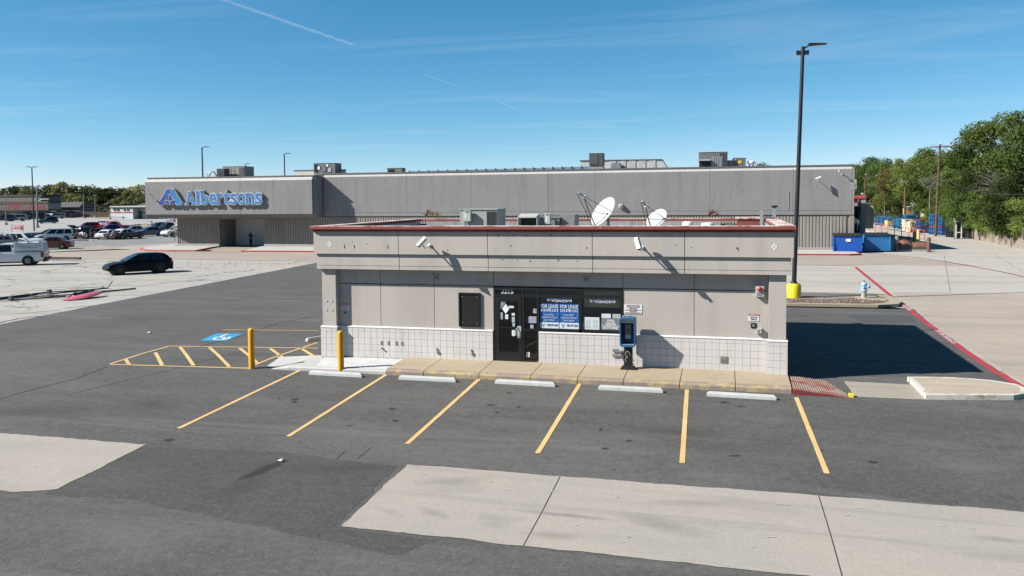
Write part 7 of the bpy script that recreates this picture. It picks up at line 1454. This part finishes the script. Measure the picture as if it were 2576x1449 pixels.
# white pickup with a utility cap
WP = paintm('white', (.66, .67, .68), .35); qa = gp(71, 668); ang2 = math.pi+.53
qd = Vector((math.cos(ang2), math.sin(ang2), 0)); aw = Vector((-math.sin(ang2), math.cos(ang2), 0)); aw = aw if aw.y > 0 else -aw
ctr = qa+qd*(5.9*.285)+aw*.9
tk = vehicle('white_work_truck', (ctr.x, ctr.y, .012), ang2, 5.9, 2.0, 1.92, 'pickup', WP, 'white work pickup with a utility cap at the left edge', 'truck', wr=.40)
CAPM = M('cap_white', (.68, .68, .68), .4, .05)
cp = MB().add([(-2.92, -.93, 1.18), (-.60, -.93, 1.18), (-.60, .93, 1.18), (-2.92, .93, 1.18), (-2.80, -.80, 1.98), (-.55, -.80, 1.98), (-.55, .80, 1.98), (-2.80, .80, 1.98)], [(0, 1, 5, 4), (1, 2, 6, 5), (2, 3, 7, 6), (3, 0, 4, 7), (4, 5, 6, 7), (3, 2, 1, 0)]).build('utility_cap', CAPM, tk, keep=False)
for s_ in (-1, 1):
    MB().add([(-2.75, s_*.928, 1.28), (-.72, s_*.928, 1.28), (-.70, s_*.845, 1.85), (-2.68, s_*.845, 1.85), (-2.75, s_*.918, 1.28), (-.72, s_*.918, 1.28), (-.70, s_*.835, 1.85), (-2.68, s_*.835, 1.85)], [(0, 1, 2, 3), (7, 6, 5, 4), (0, 4, 5, 1), (1, 5, 6, 2), (2, 6, 7, 3), (3, 7, 4, 0)]).build('side_door', M('cap_panel', (.60, .60, .61), .5), cp, keep=False)
    for k in range(2): MB().box(-2.80+k*.05, s_*.82, 2.05, -.50, s_*.82+.03, 2.08).build('rack_rail', CAPM, cp, keep=False) if k == 0 else None
    MB().box(-2.94, s_*.90, .8, -2.90, s_*.995, 1.16).build('tail_lamp', TAILM, tk, keep=False)
for s_ in (-1, 1):
    MB().box(-2.93, s_*.955, 1.165, -.58, s_*.94, 1.20).build('bed_seal', TRIM, tk, keep=False); MB().add([(-2.77, s_*.932, 1.255), (-.70, s_*.932, 1.255), (-.70, s_*.928, 1.285), (-2.77, s_*.928, 1.285)], [(0, 1, 2, 3)]).build('door_seal', TRIM, cp, keep=False); MB().add([(-2.70, s_*.846, 1.845), (-.68, s_*.846, 1.845), (-.68, s_*.842, 1.875), (-2.70, s_*.842, 1.875)], [(0, 1, 2, 3)]).build('door_seal', TRIM, cp, keep=False)
MB().box(-.545, -.80, 1.20, -.46, .80, 1.80).build('cab_gap', TRIM, tk, keep=False)
for x_ in (-2.6, -1.7, -.8): MB().box(x_, -.84, 1.985, x_+.06, .84, 2.05).build('rack_bar', CAPM, cp, keep=False)
MB().add([(-2.935, -.80, 1.25), (-2.935, .80, 1.25), (-2.835, .70, 1.90), (-2.835, -.70, 1.90), (-2.925, -.80, 1.25), (-2.925, .80, 1.25), (-2.825, .70, 1.90), (-2.825, -.70, 1.90)], [(0, 1, 2, 3), (7, 6, 5, 4), (0, 4, 5, 1), (1, 5, 6, 2), (2, 6, 7, 3), (3, 7, 4, 0)]).build('rear_hatch', M('hatch_grey', (.42, .42, .42), .4), cp, keep=False)
MB().box(-3.12, -.95, .45, -2.94, .95, .66).build('rear_bumper', TRIM, tk, keep=False)
sd_ = 1 if (Vector((-math.sin(ang2), math.cos(ang2), 0))).y < 0 else -1
me = text_mesh('KWIK PLUMBING SERVICES  •  214-702-8898\nwww.kwikplumbingservices.com', .17, .001); me.materials.append(M('truck_text', (.10, .10, .12), .6)); o = bpy.data.objects.new('lettering', me); o.rotation_euler = (math.pi/2-sd_*0-.14, 0, math.pi if sd_ > 0 else 0); o.location = (-1.72, sd_*.893, 1.60); o.scale = (.62, .8, 1); put(o, cp, keep=False)
# the rest of the parked cars
SUVB = paintm('graphite', (.012, .012, .014)); SIL = paintm('silver', (.34, .36, .38)); NAVYC = paintm('navy', (.012, .018, .040)); ORG = paintm('copper', (.15, .036, .014)); RED = paintm('red', (.34, .012, .018)); BLUEC = paintm('blue', (.020, .035, .11)); GRY = paintm('grey', (.10, .115, .135)); DKG = paintm('dark_grey', (.035, .037, .04)); WHT = paintm('bright_white', (.68, .69, .70)); PINKC = paintm('pale_rose', (.50, .40, .40)); BLK = paintm('plain_black', (.010, .010, .011))
A = math.pi+.50          # cars facing left, side on
car_at(128, 627, A, 'copper_sedan', 4.7, 1.85, 1.46, 'sedan', ORG, 'copper orange sedan right behind the white work truck')
car_at(62, 620, A+math.pi-.25, 'white_crossover', 4.7, 1.9, 1.72, 'suv', WHT, 'white crossover with red tail lamps behind the white truck')
car_at(8, 622, A-.1, 'grey_sedan', 4.6, 1.8, 1.44, 'sedan', GRY, 'grey car at the left edge beyond the white truck', detail=1)
car_at(125, 600, A+.1, 'navy_sedan', 4.7, 1.82, 1.46, 'sedan', NAVYC, 'dark navy sedan left of the white minivan', detail=1)
car_at(138, 606, A+.15, 'white_minivan', 5.1, 2.0, 1.75, 'van', WHT, 'white minivan in the middle of the car row', detail=2)
car_at(190, 601, A+.5, 'black_suv', 4.9, 2.0, 1.80, 'suv', SUVB, 'black sport utility car right of the white minivan', detail=1)
hs_ = car_at(222, 600, A-2.2, 'hatch_suv', 4.6, 1.95, 1.70, 'suv', BLK, 'black car with its tailgate raised beside the shopping cart', detail=1)
MB().add([(-2.20, -.75, 1.62), (-2.20, .75, 1.62), (-3.0, .72, 2.05), (-3.0, -.72, 2.05), (-2.20, -.75, 1.68), (-2.20, .75, 1.68), (-3.0, .72, 2.12), (-3.0, -.72, 2.12)], [(0, 1, 2, 3), (7, 6, 5, 4), (0, 4, 5, 1), (1, 5, 6, 2), (2, 6, 7, 3), (3, 7, 4, 0)]).build('raised_tailgate', BLK, hs_, keep=False)
car_at(246, 598, A+.2, 'dark_sedan', 4.6, 1.8, 1.44, 'sedan', DKG, 'dark sedan between the open tailgate and white coupe', detail=1)
car_at(277, 601, A-2.05, 'white_coupe', 4.6, 1.86, 1.38, 'sedan', WHT, 'white low coupe seen from behind in the car row', detail=1)
car_at(318, 601, A-2.25, 'black_white_sedan', 5.2, 1.95, 1.48, 'sedan', BLK, 'black and white former patrol sedan seen from behind', detail=2, two=WHT)
car_at(376, 594, A+.35, 'grey_sedan', 5.0, 1.9, 1.50, 'sedan', GRY, 'slate grey sedan near the store left corner', detail=2)
car_at(336, 590, A+.3, 'silver_sedan', 4.6, 1.8, 1.45, 'sedan', SIL, 'silver sedan behind the black and white one', detail=1)
car_at(275, 586, A+.3, 'blue_sedan', 4.7, 1.8, 1.45, 'sedan', BLUEC, 'blue car hidden behind the white coupe', detail=1)
car_at(288, 580, A+math.pi, 'red_pickup', 5.8, 2.0, 1.75, 'pickup', RED, 'red pickup truck behind the car row', 'truck', detail=1)
car_at(217, 581, A+.4, 'red_suv', 4.5, 1.85, 1.65, 'suv', RED, 'red car behind the raised tailgate', detail=1)
car_at(250, 577, A+.3, 'blue_crossover', 4.6, 1.85, 1.62, 'suv', BLUEC, 'blue crossover behind the purple banner', detail=1)
car_at(398, 582, A+.6, 'navy_crossover', 4.6, 1.85, 1.66, 'suv', NAVYC, 'navy crossover behind the slate grey sedan', detail=1)
car_at(424, 587, A+.65, 'dark_pickup', 5.6, 2.0, 1.85, 'pickup', DKG, 'dark grey pickup facing the lane near the store corner', 'truck', detail=1)
car_at(447, 595, A+.75, 'white_suv', 4.9, 1.95, 1.75, 'suv', WHT, 'white sport utility car half hidden by the ribbed wall', detail=2)
# moving and far cars
car_at(121, 562, A+.35, 'teal_crossover', 4.7, 1.9, 1.70, 'suv', paintm('teal_grey', (.030, .050, .062)), 'dark teal crossover crossing the far lot', detail=1)
FARG = 'cars parked in the far row'
for (u, v, kind, L_, H_, pm, da, lab) in [(200, 548, 'pickup', 6.4, 2.1, DKG, 0, 'dark pickup at the right end of the far row'), (143, 550, 'van', 5.6, 1.9, SIL, .1, 'silver wagon in the far row right of the lamp post'), (164, 548, 'sedan', 5.2, 1.6, NAVYC, .5, 'navy car between the silver wagon and the pickup'), (177, 545, 'sedan', 5.2, 1.6, PINKC, .2, 'pale rose car left of the dark pickup'), (90, 553, 'suv', 6.0, 2.2, BLK, .0, 'black sport utility car behind the lamp post in the far row'), (112, 551, 'sedan', 5.2, 1.7, DKG, .1, 'dark sedan left of the silver wagon'), (41, 556, 'van', 6.0, 2.0, SIL, .05, 'silver minivan at the left of the far row'), (12, 557, 'suv', 6.0, 2.0, NAVYC, -.05, 'dark car at the left edge of the far row'), (61, 549, 'suv', 5.0, 2.5, DKG, .4, 'tall dark van behind the silver minivan'), (130, 545, 'sedan', 5.6, 1.6, WHT, .1, 'white car behind the silver wagon'), (28, 549, 'sedan', 5.2, 1.6, WHT, .1, 'white car half hidden behind the silver minivan')]:
    car_at(u, v, A+da, 'far_parked_car' if kind != 'pickup' else 'far_parked_pickup', L_, 1.95, H_, kind, pm, lab, 'truck' if kind == 'pickup' else 'car', FARG, detail=0)
# shopping cart full of bags
q = gp(209, 606); p = empty('shopping_cart', (q.x, q.y, 0), 'loaded shopping cart with white bags behind the open car', 'shopping cart', None, .4); m = MB()
for z in (.45, .65, .85, 1.02): m.tube([(-.45, -.28, z), (.45, -.22, z), (.45, .22, z), (-.45, .28, z), (-.45, -.28, z)], .02, 4)
for x_ in (-.4, -.15, .1, .4):
    for y_ in (-.25, .25): m.tube([(x_, y_, .45), (x_, y_, 1.02)], .015, 4)
m.tube([(-.4, -.25, .12), (.5, -.22, .15), (.5, .22, .15), (-.4, .25, .12)], .025, 4); m.tube([(-.4, -.25, .12), (-.42, -.25, .45)], .025, 4); m.tube([(-.4, .25, .12), (-.42, .25, .45)], .025, 4); m.build('basket', METALM, p, keep=False)
for x_, y_ in ((-.4, -.25), (-.4, .25), (.45, -.2), (.45, .2)): MB().lathe([(.06, -.02), (.06, .02)], (x_, y_, .06), 8, 'y').build('wheel', BLACK, p, keep=False)
MB().tube([(-.48, -.28, 1.08), (-.48, .28, 1.08)], .03, 5).build('handle', RED, p, keep=False)
r = random.Random(5)
for k in range(6): MB().lathe([(.10, 0), (.20, .08), (.21, .2), (.12, .32), (.04, .40)], (-.32+.14*k, r.uniform(-.12, .12), .55+r.uniform(0, .35)), 8).build('bag', LIT, p, True, keep=False)

# ================================================================== PEOPLE
def person(name, pos, rz, joints, mats, lab, h=1.72):
    p = empty(name, pos, lab, 'person', None, rz); SK = joints
    def skin(nm, verts, edges, mat, root=0):
        me = bpy.data.meshes.new(nm); me.from_pydata([v[0] for v in verts], edges, []); me.materials.append(mat); o = bpy.data.objects.new(nm, me); me.skin_vertices.new() if hasattr(me.skin_vertices, 'new') else None
        put(o, p, keep=False); md = o.modifiers.new('skin', 'SKIN'); md.use_smooth_shade = True
        lay_ = me.skin_vertices[0].data
        for i, v in enumerate(verts): lay_[i].radius = v[1]; lay_[i].use_root = (i == root)
        o.modifiers.new('sub', 'SUBSURF').levels = 1; o.modifiers['sub'].render_levels = 2; return o
    return p, skin
def make_person(name, pos, rz, lab, skinm, shirt, legs_m, hairm, arm_l, arm_r, legl, legr, bareleg=False, lean=0):
    p, skin = person(name, pos, rz, None, None, lab)
    V = lambda x, y, z, rx, ry=None: (((x, y, z)), (rx, ry or rx))
    v = [V(0, 0, .95, .15, .11), V(0, 0, 1.10, .135, .10), V(0, -.01, 1.28, .165, .115), V(0, 0, 1.42, .14, .085), V(0, 0, 1.49, .058), V(0, -.02, 1.57, .062),
         V(.17, 0, 1.40, .062), V(*arm_l[0], .045), V(*arm_l[1], .034), V(-.17, 0, 1.40, .062), V(*arm_r[0], .045), V(*arm_r[1], .034),
         V(.09, 0, .88, .095), V(*legl[0], .068), V(*legl[1], .045), V(*legl[2], .042), V(-.09, 0, .88, .095), V(*legr[0], .068), V(*legr[1], .045), V(*legr[2], .042)]
    e = [(0, 1), (1, 2), (2, 3), (3, 4), (4, 5), (3, 6), (6, 7), (7, 8), (3, 9), (9, 10), (10, 11), (0, 12), (12, 13), (13, 14), (14, 15), (0, 16), (16, 17), (17, 18), (18, 19)]
    body = skin('body', v, e, skinm)
    vs = [V(0, 0, 1.0, .165, .125), V(0, 0, 1.12, .155, .12), V(0, -.01, 1.28, .185, .135), V(0, 0, 1.42, .155, .10), V(.18, 0, 1.395, .078), V(.18+(arm_l[0][0]-.18)*.7, arm_l[0][1]*.7, 1.395+(arm_l[0][2]-1.395)*.7, .066), V(-.18, 0, 1.395, .078), V(-.18+(arm_r[0][0]+.18)*.7, arm_r[0][1]*.7, 1.395+(arm_r[0][2]-1.395)*.7, .066)]
    skin('shirt', vs, [(0, 1), (1, 2), (2, 3), (3, 4), (4, 5), (3, 6), (6, 7)], shirt)
    def lp(a, b, t): return tuple(a[i]+(b[i]-a[i])*t for i in range(3))
    k = 1 if not bareleg else 0
    lv = [V(0, 0, .97, .16, .125), V(.09, 0, .87, .11), V(*legl[0], .085), V(-.09, 0, .87, .11), V(*legr[0], .085)]; le = [(0, 1), (1, 2), (0, 3), (3, 4)]
    if k: lv += [V(*lp(legl[0], legl[1], .95), .065), V(*lp(legr[0], legr[1], .95), .065)]; le += [(2, 5), (4, 6)]
    skin('shorts' if bareleg else 'trousers', lv, le, legs_m)
    hd = [(0, .045, .0)]; m = MB(); c = (0, -.02, 1.62)
    rings = [(.045, -.115), (.07, -.09), (.082, -.04), (.085, .02), (.078, .07), (.05, .11), (.015, .125)]; vs_ = []; n = 14
    for (r_, h_) in rings:
        for j in range(n):
            t = 2*math.pi*j/n; fy = math.sin(t); vs_.append((math.cos(t)*r_*.92, c[1]+fy*r_*1.12-(.018 if fy < -.95 and abs(h_+.02) < .05 else 0), c[2]+h_))
    fs_ = [(i*n+j, i*n+(j+1) % n, (i+1)*n+(j+1) % n, (i+1)*n+j) for i in range(len(rings)-1) for j in range(n)]+[tuple(range(n)), tuple((len(rings)-1)*n+j for j in range(n))]
    hdo = MB().add(vs_, fs_).build('head', skinm, p, True, keep=False)
    for s_ in (-1, 1): MB().lathe([(.004, 0), (.012, .006), (.008, .016)], (s_*.032, c[1]-.098, c[2]+.005), 6, 'y').build('eye', BLACK, hdo, keep=False); MB().lathe([(.012, -.008), (.024, 0), (.012, .008)], (s_*.082, c[1]+.01, c[2]-.005), 8, 'x').build('ear', skinm, hdo, keep=False)
    MB().add([(-.012, c[1]-.095, c[2]-.03), (.012, c[1]-.095, c[2]-.03), (0, c[1]-.125, c[2]-.028), (0, c[1]-.095, c[2]+.015)], [(0, 1, 2), (0, 2, 3), (2, 1, 3), (1, 0, 3)]).build('nose', skinm, hdo, keep=False); MB().box(-.02, c[1]-.096, c[2]-.062, .02, c[1]-.088, c[2]-.054).build('mouth', M('lips', (.25, .08, .07), .6), hdo, keep=False)
    m = MB(); vs_ = []; hr = [(.09, .0), (.094, .04), (.085, .09), (.055, .13), (.015, .142)]
    for (r_, h_) in hr:
        for j in range(n): t = 2*math.pi*j/n; fy = math.sin(t); vs_.append((math.cos(t)*r_*.97, c[1]+.012+fy*r_*1.12, c[2]+h_+(-.06 if fy > 0 and h_ < .01 else .05 if h_ < .01 else 0)))
    MB().add(vs_, [(i*n+j, i*n+(j+1) % n, (i+1)*n+(j+1) % n, (i+1)*n+j) for i in range(4) for j in range(n)]+[tuple(4*n+j for j in range(n))]).build('hair', hairm, p, True, keep=False)
    for (a, b), s_ in (((arm_l[0], arm_l[1]), 1), ((arm_r[0], arm_r[1]), -1)):
        w = Vector(b); d = (Vector(b)-Vector(a)).normalized(); x = d.orthogonal().normalized(); y = d.cross(x); hv = [((w.x, w.y, w.z), (.028, .018)), (tuple(w+d*.07), (.036, .016))]; he = [(0, 1)]
        for k_, (o_, l_) in enumerate(((-.03, .075), (-.01, .085), (.012, .08), (.03, .062))): i0 = len(hv); hv += [(tuple(w+d*.09+x*o_), (.009, .009)), (tuple(w+d*(.09+l_*.55)+x*o_+y*.012), (.008, .008)), (tuple(w+d*(.09+l_*.85)+x*o_+y*.035), (.007, .007))]; he += [(1, i0), (i0, i0+1), (i0+1, i0+2)]
        i0 = len(hv); hv += [(tuple(w+d*.03-x*.04), (.011, .011)), (tuple(w+d*.07-x*.058+y*.02), (.009, .009))]; he += [(0, i0), (i0, i0+1)]
        skin('hand', hv, he, skinm)
    for l_ in (legl, legr):
        f = Vector(l_[2]); MB().add([(f.x-.045, f.y+.07, .0), (f.x+.045, f.y+.07, 0), (f.x+.05, f.y-.17, 0), (f.x-.05, f.y-.17, 0), (f.x-.04, f.y+.06, .11), (f.x+.04, f.y+.06, .11), (f.x+.045, f.y-.06, .09), (f.x+.04, f.y-.17, .05), (f.x-.04, f.y-.17, .05), (f.x-.045, f.y-.06, .09)], [(0, 1, 2, 3), (4, 5, 6, 9), (9, 6, 7, 8), (0, 1, 5, 4), (2, 3, 8, 7), (1, 2, 7, 6, 5), (3, 0, 4, 9, 8)]).build('shoe', M('shoe', (.02, .02, .02), .7) if not bareleg else WHITE, p, keep=False)
    return p
SKN = M('skin', (.22, .12, .08), .6, .05); HAIR = M('hair_dark', (.012, .010, .009), .7)
q = wp(631, 611, 88.6); make_person('person', (q.x, 88.6, .04), .2, 'person in dark clothes standing in the store entrance', SKN, M('dark_shirt', (.022, .022, .026), .9), M('dark_trousers', (.014, .014, .017), .9), HAIR, [(.27, -.03, 1.13), (.24, -.14, .92)], [(-.27, -.06, 1.15), (-.12, -.24, 1.12)], [(.09, -.03, .48), (.07, .02, .08), (.07, .0, .05)], [(-.08, -.06, .49), (-.03, -.04, .09), (-.03, -.06, .05)])
q = gp(230, 605); make_person('person', (q.x, q.y, .02), 1.4, 'person in dark shirt and green shorts loading the open car', SKN, M('black_shirt', (.012, .012, .013), .9), M('green_shorts', (.05, .13, .11), .9), HAIR, [(.25, -.14, 1.17), (.20, -.38, 1.15)], [(-.25, -.16, 1.18), (-.16, -.40, 1.10)], [(.10, -.06, .48), (.10, .04, .09), (.10, .04, .05)], [(-.10, .02, .48), (-.10, .12, .09), (-.10, .12, .05)], bareleg=True)
